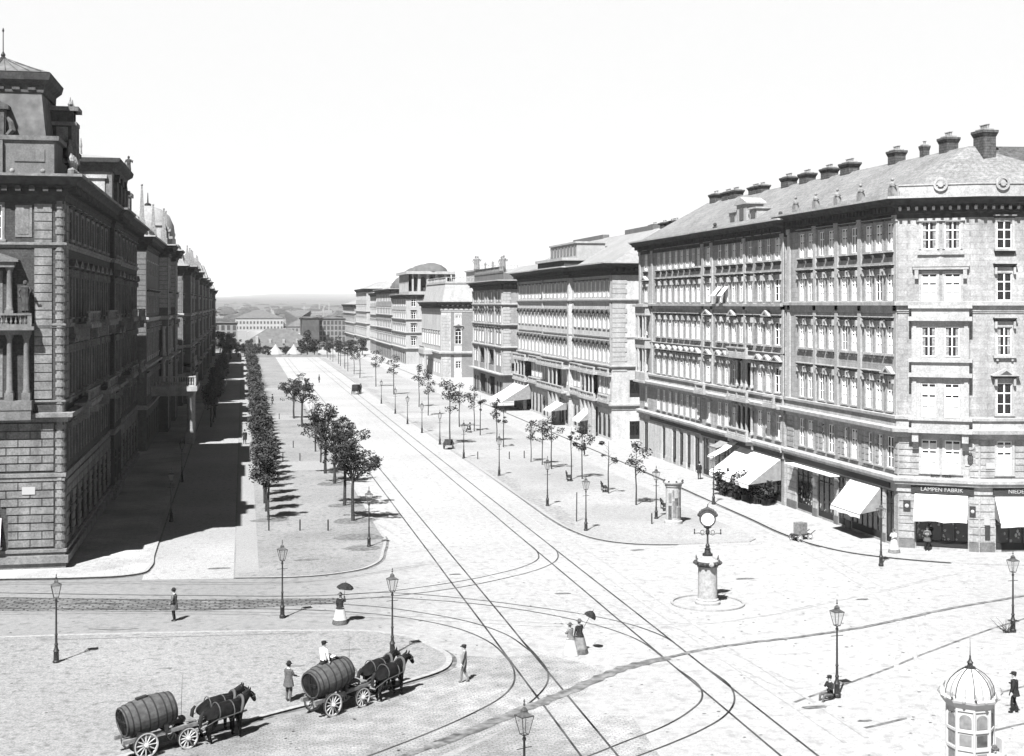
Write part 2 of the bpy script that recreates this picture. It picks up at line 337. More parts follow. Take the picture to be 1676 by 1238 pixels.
TR = dict(
    L=[(12.83, 20), (12.83, 440)], L2=[(14.22, 20), (14.22, 440)], Q=[(20.4, 20), (20.4, 440)], Q2=[(21.82, 20), (21.82, 440)],
    a1=[(20.4, 97), (20.35, 92.6), (19.79, 89.97), (18.2, 87.54), (15.96, 85.54), (14.34, 84.38), (11.17, 82.7), (8.07, 81.6), (5.84, 81.32), (-3.53, 83.02), (-14.41, 85.9), (-40, 93.6)],
    a2=[(21.82, 96), (21.75, 92.55), (20.83, 89.09), (19.01, 86.46), (16.17, 84.02), (13.07, 82.0), (10.99, 81.07), (7.94, 80.21), (5.74, 79.97), (-3.47, 81.65), (-14.14, 84.5), (-40, 92.2)],
    b1=[(21.82, 63), (21.6, 68.2), (20.51, 71.11), (18.44, 73.91), (16.4, 75.9), (13.36, 78.5), (10.89, 80.2), (8.0, 81.5), (5.8, 81.35)],
    b2=[(20.4, 63), (20.1, 67.6), (19.2, 70.2), (17.6, 72.9), (14.2, 76.6), (10.71, 78.9), (7.9, 80.1), (5.7, 80.0)],
    c1=[(14.22, 66), (13.6, 69.97), (12.36, 72.74), (10.22, 75.4), (7.68, 77.62), (4.27, 79.27), (-3.42, 80.6), (-13.94, 83), (-40, 90.6)],
    c2=[(12.83, 64), (12.45, 68.6), (11.35, 71.6), (9.8, 73.7), (7.51, 75.7), (2.81, 77.96), (-3.36, 79.2), (-13.69, 81.5), (-40, 89.2)],
    d1=[(12.83, 68), (12.8, 65), (12.63, 62.59), (12.08, 60.35), (11.2, 58.63), (9.84, 56.9), (7.37, 54.38), (5.19, 52.45), (2.25, 50.08), (-8, 42)],
    d2=[(14.22, 68), (14.3, 64.8), (14.19, 62.27), (13.71, 60.38), (12.89, 58.62), (11.44, 56.4), (7.15, 52.73), (4.54, 50.7), (2.19, 48.8), (-8, 41)],
    e1=[(20.4, 62), (20.4, 58.2), (19.86, 56.62), (18.79, 55.11), (17.09, 53.36), (14.93, 51.77), (13.13, 50.43), (11.28, 49.14), (2, 43)],
    e2=[(21.82, 62), (21.8, 58.02), (21.05, 55.78), (19.9, 54.02), (18.57, 52.7), (16.74, 51.26), (15.0, 50.06), (12.49, 48.36), (3, 42)])
for i, (k, pts) in enumerate(TR.items()):
    mb = MB(); pp = pts if len(pts) == 2 else spline(pts, 6)
    if len(pts) == 2: pp = [(pts[0][0]+R.uniform(-.012, .012), 20+j*6) for j in range(71)]
    ribbon(mb, pp, .085 if i > 3 else .10, .0185+i*.0006); structure('tram_rail', mb, M['rail'])
# distant plain and low hills
mb = MB(); nx, ny = 60, 26; rows = []
for j in range(ny+1):
    d = 900+(j/ny)**1.6*8500; row = []
    for i in range(nx+1):
        x = (i/nx-.5)*(1200+d*1.1)
        t = max(0, (d-1500)/7900)
        h = -1.5+t**1.1*(70+16*math.sin(x*.0011+1.)+9*math.sin(x*.0031+d*.0006)+5*math.sin(x*.0074))
        row.append((x, d, h))
    rows.append(row)
mb.loft(rows, cap=False, close=False); structure('hills', mb, M['hill'], smooth=True)

# ------------------------------------------------------------------ window meshes (x along wall, y outwards, z up from the sill)
WC = {}
def window_mesh(w, h, hood, sill, st):
    k = ('w', w, h, hood, sill, st)
    if k in WC: return WC[k]
    mb = MB(); W = w/2; a = W+.004; b = W+.17
    arch = st.endswith('A')
    if hood != 'shop':
        for s in (-1, 1): mb.box(min(s*a, s*b), max(s*a, s*b), -.03, .055, -.003, h+.0)
        if not arch: mb.box(-b, b, -.03, .058, h+.003, h+.18)
        else:
            n = 8; r0, r1 = W+.004, W+.2
            for i in range(n):
                t0, t1 = math.pi*i/n, math.pi*(i+1)/n
                mb.vprism([(r0*math.cos(t0), h+r0*math.sin(t0)), (r1*math.cos(t0), h+r1*math.sin(t0)), (r1*math.cos(t1), h+r1*math.sin(t1)), (r0*math.cos(t1), h+r0*math.sin(t1))], -.03, .07)
    if sill == 'sill':
        mb.box(-W-.27, W+.27, -.03, .22, -.17, -.006)
        for s in (-1, 1): mb.box(s*W-.07, s*W+.07, -.03, .15, -.38, -.172)
    elif sill == 'deep':
        mb.box(-W-.22, W+.22, -.03, .27, -.16, -.006)
        mb.cm = 2; mb.loft([[(-W-.1, -.03, -.5), (W+.1, -.03, -.5), (W+.1, .05, -.5), (-W-.1, .05, -.5)], [(-W-.18, -.03, -.163), (W+.18, -.03, -.163), (W+.18, .24, -.163), (-W-.18, .24, -.163)]]); mb.cm = 0
    elif sill == 'thin': mb.box(-W-.2, W+.2, -.03, .12, -.12, -.006)
    elif sill == 'bal':
        mb.box(-W-.22, W+.22, -.03, .20, -.12, -.006); mb.box(-W-.16, W+.16, -.03, .06, -.62, -.123)
    z = h+(W+.2 if arch else .18)
    if hood == 'flat':
        mb.box(-W-.2, W+.2, -.03, .08, z+.003, z+.2)
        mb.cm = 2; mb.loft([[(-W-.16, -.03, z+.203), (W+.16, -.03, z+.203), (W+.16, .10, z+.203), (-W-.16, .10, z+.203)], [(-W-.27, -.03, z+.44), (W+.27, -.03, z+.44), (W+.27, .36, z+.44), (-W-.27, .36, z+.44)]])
        mb.cm = 0; mb.box(-W-.29, W+.29, -.03, .40, z+.443, z+.51)
        for s in (-1, 1): mb.box(s*(W+.13)-.075, s*(W+.13)+.075, -.03, .26, z-.28, z+.20)
    elif hood == 'band':
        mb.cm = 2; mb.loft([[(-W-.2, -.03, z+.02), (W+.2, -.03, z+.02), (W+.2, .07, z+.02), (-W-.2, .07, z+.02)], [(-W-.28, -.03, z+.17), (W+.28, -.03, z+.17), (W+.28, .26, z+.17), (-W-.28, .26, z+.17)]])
        mb.cm = 0; mb.box(-W-.3, W+.3, -.03, .28, z+.173, z+.22)
    elif hood == 'ped':
        mb.box(-W-.2, W+.2, -.03, .09, z+.003, z+.16)
        mb.cm = 2; mb.loft([[(-W-.22, -.03, z+.163), (W+.22, -.03, z+.163), (W+.22, .10, z+.163), (-W-.22, .10, z+.163)], [(-W-.44, -.03, z+.33), (W+.44, -.03, z+.33), (W+.44, .40, z+.33), (-W-.44, .40, z+.33)]])
        mb.cm = 0; mb.vprism([(-W-.46, z+.333), (W+.46, z+.333), (W+.46, z+.39), (0, z+.88), (-W-.46, z+.39)], -.03, .44)
        mb.cm = 2; mb.vprism([(-W*.8, z+.42), (W*.8, z+.42), (0, z+.72)], .44, .445); mb.cm = 0
        for s in (-1, 1): mb.box(s*(W+.13)-.08, s*(W+.13)+.08, -.03, .28, z-.35, z+.16)
    elif hood == 'arch':
        mb.cm = 2; n = 8; r0, r1 = W+.10, W+.40
        for i in range(n):
            t0, t1 = math.pi*(.08+.84*i/n), math.pi*(.08+.84*(i+1)/n)
            mb.vprism([(r0*math.cos(t0), z-.3+.75*r0*math.sin(t0)), (r1*math.cos(t0), z-.3+.75*r1*math.sin(t0)), (r1*math.cos(t1), z-.3+.75*r1*math.sin(t1)), (r0*math.cos(t1), z-.3+.75*r0*math.sin(t1))], -.03, .34)
        mb.cm = 2; mb.box(-W-.45, W+.45, -.03, .22, z-.16, z+.02); mb.cm = 0
    mb.cm = 1; y0, y1 = -.10, -.035; t = .055 if w < 1.3 else .07
    for s in (-1, 1): mb.box(min(s*(W-t), s*(W-.002)), max(s*(W-t), s*(W-.002)), y0, y1, .002, h)
    mb.box(-W+t, W-t, y0, y1, .002, t); mb.box(-W+t, W-t, y0, y1, h-t, h-.002)
    if st.startswith('x'):
        mb.box(-.042, .042, y0, y1+.02, t, h-t); mb.box(-W+t, -.042, y0, y1+.01, h*.66, h*.66+.075); mb.box(.042, W-t, y0, y1+.01, h*.66, h*.66+.075)
        for s in (-1, 1):
            mb.box(min(s*.042, s*(W-t)), max(s*.042, s*(W-t)), y0+.01, y1-.01, h*.33, h*.33+.035)
    elif st.startswith('s'):
        n = max(2, round(w/.9))
        for i in range(1, n): x = -W+w*i/n; mb.box(x-.04, x+.04, y0, y1+.01, t, h-t)
        mb.box(-W+t, W-t, y0+.004, y1+.004, h*.76, h*.76+.07); mb.box(-W+t, W-t, y0+.004, y1+.03, t, .5)
    if arch:
        n = 10
        for i in range(n):
            t0, t1 = math.pi*i/n, math.pi*(i+1)/n; r0, r1 = W-.07, W-.002
            mb.vprism([(r0*math.cos(t0), h+r0*math.sin(t0)), (r1*math.cos(t0), h+r1*math.sin(t0)), (r1*math.cos(t1), h+r1*math.sin(t1)), (r0*math.cos(t1), h+r0*math.sin(t1))], y0, y1)
    WC[k] = mb; return mb
def pane_mesh(w, h, arch, kind):
    mb = MB(); W = w/2; y = -.075
    def q(x0, x1, z0, z1, k): mb.cm = k; mb.add([(x0, y, z0), (x1, y, z0), (x1, y, z1), (x0, y, z1)], [(0, 1, 2, 3)])
    top = h
    if kind == 0: q(-W+.01, W-.01, .01, h, 0)
    elif kind == 1:
        for a_, b_, k_ in ((.01, h*.30, 1), (h*.30, h*.345, 2), (h*.345, h*.60, 1), (h*.60, h*.66, 0), (h*.66, h*.90, 1), (h*.90, h, 0)): q(-W+.01, W-.01, a_, b_, k_)
    elif kind == 2: q(-W+.01, W-.01, .01, h*.45, 0); q(-W+.01, W-.01, h*.45, h, 1)
    else:
        q(-W+.01, -W*.45, .01, h, 2); q(-W*.45, W*.45, .01, h, 0); q(W*.45, W-.01, .01, h, 2)
    if arch:
        mb.cm = 0; n = 10
        mb.add([((W-.01)*math.cos(math.pi*i/n), y, h+(W-.01)*math.sin(math.pi*i/n)) for i in range(n+1)], [tuple(range(n+1))])
    return mb
MC = {}
def cached(key, fn, mats):
    if key not in MC: MC[key] = fn().mesh(key[0], mats)
    return MC[key]

class Building:
    def __init__(s, name, label, cat, ring, surround, wallmat, cornice=None, group=None, maxwin=90, detail=True, frame='frame', panes=(1, 1, 1, 3, 0)):
        s.ring = ring; s.o = V3((ring[0][0], ring[0][1], 0)); s.root = thing(name, label, cat, s.o, 0, group)
        s.wins = []; s.ops = {}; s.sur = surround; s.wm = wallmat; s.maxwin = maxwin; s.detail = detail; s.frame = frame; s.panes = panes
        s.trim = MB(); s.rng = random.Random(hash(label) % 999 if False else len(label)*7)
    def frm(s, i): return F(s.ring[i], s.ring[(i+1) % len(s.ring)])
    def win(s, i, sc_, z, w, h, hood='flat', sill='sill', st='x', name='window', pane=None, frame=None, d=0., hole=True):
        if hole: s.ops.setdefault(i, []).append((sc_-w/2, sc_+w/2, z, z+h, st.endswith('A')))
        s.wins.append((i, sc_, z, round(w, 2), round(h, 2), hood, sill, st, name, pane, frame, d))
    def rows(s, i, bays, floors, w):
        for f in floors:
            for b in bays: 
                ww = f.get('w', w)
                if isinstance(b, tuple): b, ww = b
                s.win(i, b, f['z'], ww, f['h'], f.get('hood', 'flat'), f.get('sill', 'sill'), f.get('st', 'x'))
    def walls(s, z1, depth=.26, z0=-.1):
        mb = MB()
        for i in range(len(s.ring)):
            f = s.frm(i); mb.T = f.p; ops = s.ops.get(i, [])
            xs = sorted({0., f.L} | {round(v, 4) for o in ops for v in o[:2]}); zs = sorted({z0, z1} | {round(v, 4) for o in ops for v in o[2:4]} | {round(o[3]+(o[1]-o[0])/2+.02, 4) for o in ops if o[4]})
            holes = set()
            for o in ops:
                xi = [k for k in range(len(xs)-1) if xs[k] > o[0]-.001 and xs[k+1] < o[1]+.001]
                top = o[3]+((o[1]-o[0])/2+.02 if o[4] else 0)
                zi = [k for k in range(len(zs)-1) if zs[k] > o[2]-.001 and zs[k+1] < top+.001]
                for a in xi:
                    for b in zi: holes.add((a, b))
            for b in range(len(zs)-1):
                a = 0
                while a < len(xs)-1:
                    if (a, b) in holes: a += 1; continue
                    e = a
                    while e < len(xs)-1 and (e, b) not in holes: e += 1
                    mb.add([(xs[a], 0, zs[b]), (xs[e], 0, zs[b]), (xs[e], 0, zs[b+1]), (xs[a], 0, zs[b+1])], [(0, 1, 2, 3)]); a = e
            for x0, x1, za, zb, ar in ops:
                D = -depth
                if not ar: mb.add([(x0, 0, za), (x1, 0, za), (x1, 0, zb), (x0, 0, zb), (x0, D, za), (x1, D, za), (x1, D, zb), (x0, D, zb)], [(0, 1, 5, 4), (1, 2, 6, 5), (2, 3, 7, 6), (3, 0, 4, 7)])
                else:
                    n = 10; c = (x0+x1)/2; r = (x1-x0)/2; pts = [(x0, za), (x1, za)]+[(c+r*math.cos(math.pi*k/n), zb+r*math.sin(math.pi*k/n)) for k in range(n+1)]
                    mb.add([(x, 0, z) for x, z in pts]+[(x, D, z) for x, z in pts], [(k, (k+1) % len(pts), (k+1) % len(pts)+len(pts), k+len(pts)) for k in range(len(pts))])
                    t = zb+r+.02; arc = [(c+r*math.cos(math.pi*k/n), zb+r*math.sin(math.pi*k/n)) for k in range(n+1)]
                    hl = arc[n//2:]; hr = arc[:n//2+1]
                    mb.add([(x, 0, z) for x, z in hr]+[(c, 0, t), (x1, 0, t)], [tuple(range(len(hr)+2))])
                    mb.add([(x, 0, z) for x, z in hl]+[(x0, 0, t), (c, 0, t)], [tuple(range(len(hl)+2))])
        mb.T = None
        mb.add([(x, y, z1) for x, y in s.ring], [tuple(range(len(s.ring)))])
        part('wall', mb, s.wm, s.root, s.o)
    def flush(s):
        frame_m = M[s.frame]
        L = []
        for wdw in s.wins:
            i, sc_, z, w, h = wdw[:5]; f = s.frm(i); p = f.p((sc_, wdw[11], z)); L.append(((p-CAM).length, p, f.ang, wdw))
        L.sort(key=lambda q: q[0]); rest = MB(); cnt = {}
        for dist, p, ang, wdw in L:
            i, sc_, z, w, h, hood, sill, st, nm, pk, fr, dd = wdw; arch = st.endswith('A')
            if pk is None: pk = s.rng.choice(s.panes)
            cnt[nm] = cnt.get(nm, 0)+1
            fm = M[fr] if fr else frame_m
            if cnt[nm] <= s.maxwin:
                if s.detail:
                    me = cached((nm, w, h, hood, sill, st, s.sur, fm.name), lambda: window_mesh(w, h, hood, sill, st), [M[s.sur], fm, M['shade_dark']])
                    o = obj(nm, me, s.root, p-s.o, ang)
                    obj('pane', cached(('pane', w, h, arch, pk), lambda: pane_mesh(w, h, arch, pk), [M['glass'], M['blind'], M['curtain']]), o)
                else:
                    def both():
                        a = window_mesh(w, h, hood, sill, st); b = pane_mesh(w, h, arch, pk); c = MB()
                        c.v = list(a.v)+list(b.v); c.f = list(a.f)+[[q+len(a.v) for q in g] for g in b.f]; c.m = list(a.m)+[q+3 for q in b.m]; return c
                    o = obj(nm, cached((nm, w, h, hood, sill, st, s.sur, fm.name, pk), both, [M[s.sur], fm, M['shade_dark'], M['glass'], M['blind'], M['curtain']]), s.root, p-s.o, ang)
            else:
                f = s.frm(i)
                for src, off in ((window_mesh(w, h, hood, sill, st), 0), (pane_mesh(w, h, arch, pk), 3)):
                    k = len(rest.v); rest.v += [f.p((sc_+q[0], q[1]+dd, z+q[2])) for q in src.v]; rest.f += [[a+k for a in g] for g in src.f]; rest.m += [q+off for q in src.m]
        if rest.v: part('window', rest, [M[s.sur], frame_m, M['shade_dark'], M['glass'], M['blind'], M['curtain']], s.root, s.o, kind='stuff')
    def band(s, prof, name='string_course', m=None, pts=None, closed=True):
        mb = MB(); sweep(mb, pts or s.ring, prof, closed); part(name, mb, m or M[s.sur], s.root, s.o)
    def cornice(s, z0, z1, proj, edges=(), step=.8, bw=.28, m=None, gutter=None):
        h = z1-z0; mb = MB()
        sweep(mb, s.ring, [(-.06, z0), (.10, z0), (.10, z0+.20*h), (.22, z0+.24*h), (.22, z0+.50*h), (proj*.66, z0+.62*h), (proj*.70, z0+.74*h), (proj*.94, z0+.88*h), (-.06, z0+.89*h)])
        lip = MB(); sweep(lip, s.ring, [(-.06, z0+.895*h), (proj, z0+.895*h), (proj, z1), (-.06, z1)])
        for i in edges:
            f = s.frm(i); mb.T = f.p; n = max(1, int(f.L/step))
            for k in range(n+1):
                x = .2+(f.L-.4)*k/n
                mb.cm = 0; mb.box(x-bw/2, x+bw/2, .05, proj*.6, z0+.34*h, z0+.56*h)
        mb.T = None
        c = part('cornice', mb, m or M['shade_dark'], s.root, s.o); part('cornice_edge', lip, M[s.sur], s.root, s.o, parent=c)
    def quoins(s, i, s0, s1, z0, z1, pitch=.6, proj=.06, name='quoins', m=None, alt=.25, end=0):
        f = s.frm(i); mb = MB(f.p); z = z0; k = 0
        while z+pitch*.9 <= z1+.01:
            e = alt*(k % 2); a0, a1 = (s0, s1-e) if end == 0 else (s0+e, s1)
            mb.box(a0, a1, -.05, proj, z+.03, z+pitch-.03); z += pitch; k += 1
        part(name, mb, m or M[s.sur], s.root, s.o)
    def pilaster(s, i, xs, w, z0, z1, proj=.12):
        f = s.frm(i)
        for x in xs:
            mb = MB(f.p); mb.box(x-w/2, x+w/2, -.05, proj, z0, z1); mb.box(x-w/2-.08, x+w/2+.08, -.05, proj+.07, z1-.45, z1-.003)
            part('pilaster', mb, M[s.sur], s.root, s.o)
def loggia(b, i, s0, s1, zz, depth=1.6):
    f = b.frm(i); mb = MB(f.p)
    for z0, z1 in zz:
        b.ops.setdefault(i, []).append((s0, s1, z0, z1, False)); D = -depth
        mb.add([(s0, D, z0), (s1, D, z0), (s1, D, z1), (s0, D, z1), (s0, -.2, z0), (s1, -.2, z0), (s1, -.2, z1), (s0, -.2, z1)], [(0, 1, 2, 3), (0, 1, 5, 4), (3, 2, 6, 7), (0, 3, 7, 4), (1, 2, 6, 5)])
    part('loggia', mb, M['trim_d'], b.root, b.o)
def balustrade(mb, s0, s1, d, z, h=.9, step=.3, n=6):
    """in wall-frame coordinates"""
    mb.box(s0, s1, d-.13, d+.13, z, z+.14); mb.box(s0, s1, d-.14, d+.14, z+h-.13, z+h)
    k = max(2, int((s1-s0)/step))
    for i in range(k+1):
        x = s0+.12+(s1-s0-.24)*i/k
        if i % 7 == 0: mb.box(x-.13, x+.13, d-.11, d+.11, z+.14, z+h-.13)
        else: mb.lathe([(.05, z+.14), (.085, z+.14+h*.2), (.04, z+h*.5), (.07, z+h-.13)], n, (x, d, 0))
def hip(mb, pts, r0, r1, z0, z1):
    """rectangular plan pts (4, ordered) with the ridge from r0 to r1 (near sides 3-0 and 1-2 are the hips)"""
    v = [(x, y, z0) for x, y in pts]+[(*r0, z1), (*r1, z1)]
    mb.add(v, [(0, 1, 5, 4), (2, 3, 4, 5), (3, 0, 4), (1, 2, 5), (0, 3, 2, 1)])
def chimney(root, o, x, y, z0, w, d, h, pots=3):
    mb = MB()
    mb.box(x-w/2, x+w/2, y-d/2, y+d/2, z0-1.2, z0+h*.62); mb.taper(x-w/2, x+w/2, y-d/2, y+d/2, z0+h*.62, z0+h*.86, 1.22)
    mb.box(x-w*.62, x+w*.62, y-d*.62, y+d*.62, z0+h*.86, z0+h*1.0)
    c = part('chimney', mb, M['chim'], root, o)
    mb = MB(); mb.box(x-w*.42, x+w*.42, y-d*.42, y+d*.42, z0+h*1.0, z0+h*1.1)
    for k in range(pots):
        yy = y+(k-(pots-1)/2)*d*.8/max(1, pots); mb.lathe([(.10, z0+h*1.1), (.10, z0+h*1.32), (.16, z0+h*1.33), (.16, z0+h*1.36)], 8, (x, yy, 0))
    part('chimney_pots', mb, M['kerb'], root, o, parent=c)
    return c
def awning(b, i, s0, s1, z, drop, out, m='awning', side=True, valance=.18):
    f = b.frm(i); mb = MB(f.p); n = max(6, int((s1-s0)/.5))
    tp, bt = [], []
    for k in range(n+1):
        x = s0+(s1-s0)*k/n; sag = .05*math.sin(k*1.7); tp.append((x, .08, z)); bt.append((x, out, z-drop+sag))
    mid = [(x, .08+(out-.08)*.5, z-drop*.5-.10-.03*math.sin(k*2.3)) for k, (x, _, _) in enumerate(tp)]
    val = [(x, out+.01, zz-valance-.03*(k % 2)) for k, (x, _, zz) in enumerate(bt)]
    for rows in ([tp, mid, bt, val],):
        mb.loft([[q for q in r] for r in rows], cap=False, close=False)
        mb.loft([[(q[0], q[1]-.012, q[2]-.02) for q in r] for r in rows], cap=False, close=False)
    aw = part('awning', mb, M[m], b.root, b.o, smooth=True)
    if side:
        for x in (s0, s1):
            mb = MB(f.p)
            mb.loft([[(x-.01, .08, z), (x-.01, out, z-drop), (x-.01, .10, z-drop*.85)], [(x+.01, .08, z), (x+.01, out, z-drop), (x+.01, .10, z-drop*.85)]])
            part('awning_side', mb, M['awning_g'], b.root, b.o, parent=aw)
    mb = MB(f.p)
    for x in (s0+.05, s1-.05): mb.tube([(x, .02, z-drop-.15), (x, out-.02, z-drop-.02)], .022, 6)
    mb.tube([(s0, out, z-drop-.01), (s1, out, z-drop-.01)], .022, 6)
    part('awning_arm', mb, M['iron'], b.root, b.o, parent=aw)
def lettering(b, i, text, sc_, z, size, m='letter', d=.14, parent=None):
    cu = bpy.data.curves.new('lettering', 'FONT'); cu.body = text; cu.size = size; cu.extrude = .015; cu.align_x = 'CENTER'
    t = bpy.data.objects.new('tmp', cu); col.objects.link(t); bpy.context.view_layer.update()
    me = bpy.data.meshes.new_from_object(t.evaluated_get(bpy.context.evaluated_depsgraph_get())); bpy.data.objects.remove(t)
    f = b.frm(i)
    # text reads along -s as seen from outside
    bx = -f.t; bz = f.n; p = f.p((sc_, d, z))-b.o
    me.transform(Matrix(((bx.x, 0, bz.x, p.x), (bx.y, 0, bz.y, p.y), (0, 1, 0, p.z), (0, 0, 0, 1))))
    me.materials.clear(); me.materials.append(M[m]); return obj('lettering', me, parent or b.root)
# ------------------------------------------------------------------ RIGHT: corner house (R1a)
U = 46.
FR = [dict(z=9.75, h=2.2, hood='ped', sill='thin'), dict(z=13.9, h=2.0, hood='flat', sill='sill'), dict(z=17.75, h=1.95, hood='flat', sill='thin'), dict(z=21.4, h=1.95, hood='band', sill='deep')]
c1 = (50.65, 86.04); e1 = (62.4, 83.7)
ring = [e1, c1, (U, 89.), (U, 109.1), (60, 109.1), (66, 96)]
B = Building('corner_house', 'five storey corner apartment house with chamfered corner, oriel bay and white shop awnings below', 'building', ring, 'stone_w', M['stone_l'])
# street side: edge 2
bays = [v-89 for v in (105.81, 104.1, 101.89, 100.11, 97.69, 95.97, 93.56, 91.89, 90.10)]
for f in FR:
    for b in bays: B.win(2, b, f['z'], .98, f['h'], 'flat' if f['hood'] == 'ped' and b > 1.3 else f['hood'], f['sill'])
for b in bays: B.win(2, b, 5.65, 1.0, 2.25, 'none', 'thin')
B.pilaster(2, [19.5, 14.2, 10.05, 6.0], .55, 9.5, 23.9); B.pilaster(2, [.32], .5, 9.5, 23.9)
# chamfer: edge 1 runs from c1 to the corner; front: edge 0 from e1 to c1
f1 = B.frm(1); f0 = B.frm(0)
cs = [f1.L-2.14, f1.L-3.72]
for z, h, hood, sill in ((5.55, 2.3, 'none', 'thin'), (17.7, 1.97, 'none', 'none'), (21.4, 1.97, 'none', 'none')):
    for s_ in cs: B.win(1, s_, z, 1.04, h, hood, sill, pane=3 if z > 21 else 1)
fr = [f0.L-1.75, f0.L-5.3, f0.L-8.8]
for f in [dict(z=5.55, h=2.3, hood='none', sill='thin')]+FR:
    for s_ in fr: B.win(0, s_, f['z'], 1.05, f['h'], f['hood'], f['sill'], pane=[3, 1, 0, 3, 0][int(f['z']/4.3)])
mb = MB(f1.p); a, c = min(cs), max(cs)
mb.box(a-1.1, c+1.1, -.03, .3, 19.95, 20.15); mb.vprism([(a-1.15, 20.153), (c+1.15, 20.153), (c+1.15, 20.26), ((a+c)/2, 20.86), (a-1.15, 20.26)], -.03, .34)
for x in (a-.85, c+.85): mb.box(x-.13, x+.13, -.03, .28, 19.3, 19.947)
part('double_window_hood', mb, M['stone_w'], B.root, B.o); mb = MB(f1.p); mb.box(a-.85, c+.85, -.03, .16, 23.38, 23.58); part('double_window_hood', mb, M['stone_w'], B.root, B.o); mb = MB(f1.p); mb.box(a-.8, c+.8, -.03, .16, 21.0, 21.22); mb.box(a-.75, c+.75, -.03, .06, 20.9, 20.997)
part('double_window_sill', mb, M['stone_w'], B.root, B.o)
# oriel on the chamfer
mb = MB(f1.p); o0, o1 = a-.98, c+1.05
ors = [f1.L-4.85, f1.L-.98]
def oriel_box(z0, z1, d=.62):
    for x0, x1 in ((ors[0], a-.52), (a+.52, c-.52), (c+.52, ors[1])): mb.box(x0, x1, -.03, d, z0, z1)
for z0, z1 in ((9.45, 11.93), (13.75, 15.92)): oriel_box(z0, z1)
mb.box(ors[0]-.004, ors[1]+.004, -.03, .622, 8.55, 9.45); mb.box(ors[0]-.004, ors[1]+.004, -.03, .622, 11.93, 13.75); mb.box(ors[0]-.004, ors[1]+.004, -.03, .622, 15.92, 17.2)
for z0, z1, p in ((8.40, 8.62, .85), (9.28, 9.46, .8), (12.35, 12.62, .95), (13.40, 13.62, .8), (16.32, 16.62, .98), (17.2, 17.42, .8)): mb.box(ors[0]-.22, ors[1]+.22, -.03, p, z0, z1)
for x in (ors[0]+.2, ors[1]-.2, (a+c)/2):
    for z0, z1 in ((9.46, 12.3), (13.62, 16.3)):
        if abs(x-(a+c)/2) > .3: mb.box(x-.13, x+.13, .6, .70, z0, z1)
for x in (ors[0]+.25, ors[1]-.25):
    mb.vprism([(x-.2, 7.2), (x+.2, 7.2), (x+.2, 8.4), (x-.2, 8.4)], -.03, .3); mb.box(x-.22, x+.22, .25, .7, 7.75, 8.4)
part('oriel', mb, M['stucco'], B.root, B.o)
for z, h in ((9.5, 2.4), (13.8, 2.1)):
    for s_ in cs: B.win(1, s_, z, 1.0, h, 'shop', 'none', d=.62, hole=False, pane=1 if z < 10 else 3)
# balcony slabs, bands, cornice
vis = [e1, c1, (U, 89.), (U, 109.1)]
B.band([(-.05, 17.0), (.12, 17.0), (.12, 17.4), (.36, 17.4), (.38, 17.66), (-.05, 17.7)], pts=vis, closed=False)
B.band([(-.05, 8.0), (.12, 8.0), (.15, 8.4), (.62, 8.4), (.66, 8.66), (.2, 8.75), (.16, 9.3), (.32, 9.3), (.34, 9.5), (-.05, 9.54)], pts=vis, closed=False)
B.band([(-.05, 4.1), (.1, 4.12), (.12, 4.66), (.36, 4.68), (.38, 4.86), (.5, 4.9), (.52, 5.12), (-.05, 5.2)], pts=vis, closed=False)
B.band([(-.05, 16.86), (.06, 16.87), (.06, 17.0), (-.05, 17.02)], pts=vis, closed=False)
B.cornice(23.6, 25.15, 1.12, (0, 1, 2), step=.58, bw=.2)
B.band([(-.4, 25.14), (-.25, 25.15), (-.25, 25.95), (-.18, 25.97), (-.18, 26.06), (-.4, 26.06)], 'parapet', pts=[e1, c1, (U, 89.)], closed=False)
B.band([(-.3, 25.14), (-.15, 25.15), (-.15, 25.55), (-.3, 25.55)], 'parapet', pts=[(U, 89.), (U, 109.1)], closed=False)
for i, s_ in ((1, 2.6), (0, f0.L-1.7)):
    f = B.frm(i); mb = MB(f.p)
    n = 14
    for r0, r1, d0, d1 in ((.34, .50, -.4, -.1), (.0, .2, -.4, -.02)):
        for k in range(n):
            t0, t1 = 2*math.pi*k/n, 2*math.pi*(k+1)/n
            mb.vprism([(s_+r0*math.cos(t0), 26.0+r0*math.sin(t0)), (s_+r1*math.cos(t0), 26.0+r1*math.sin(t0)), (s_+r1*math.cos(t1), 26.0+r1*math.sin(t1)), (s_+r0*math.cos(t1), 26.0+r0*math.sin(t1))], d0, d1)
    part('round_parapet_ornament', mb, M['stone_w'], B.root, B.o)
f2 = B.frm(2)
for v in (107.6, 103.5, 99.4, 95.3, 90.2):
    mb = MB(f2.p); x = v-89
    mb.box(x-.35, x+.35, -.35, .0, 25.1, 25.95); mb.ball((x, -.18, 26.15), .24, 8, 5); mb.ball((x, -.18, 26.55), .14, 8, 5)
    for s_ in (-1, 1): mb.tube([(x, -.18, 26.0), (x+s_*.35, -.18, 26.02), (x+s_*.62, -.18, 26.12)], [.11, .09, .03], 6)
    part('acroterion', mb, M['statue'], B.root, B.o)
# rustication of the mezzanine and the ground floor piers
for i, segs in ((1, [(.06, .62), (f1.L-1.5, f1.L-.06)]), (0, [(f0.L-1.15, f0.L-.06), (f0.L-4.6, f0.L-2.5)]), (2, [(18.6, 20.0), (12.8, 14.0), (8.75, 9.85), (4.6, 5.7), (3.05, 3.55), (.06, .5)])):
    for a_, b_ in segs: B.quoins(i, a_, b_, 5.3, 8.0, .45, .05, 'rustication', M['stone_l'], 0.)
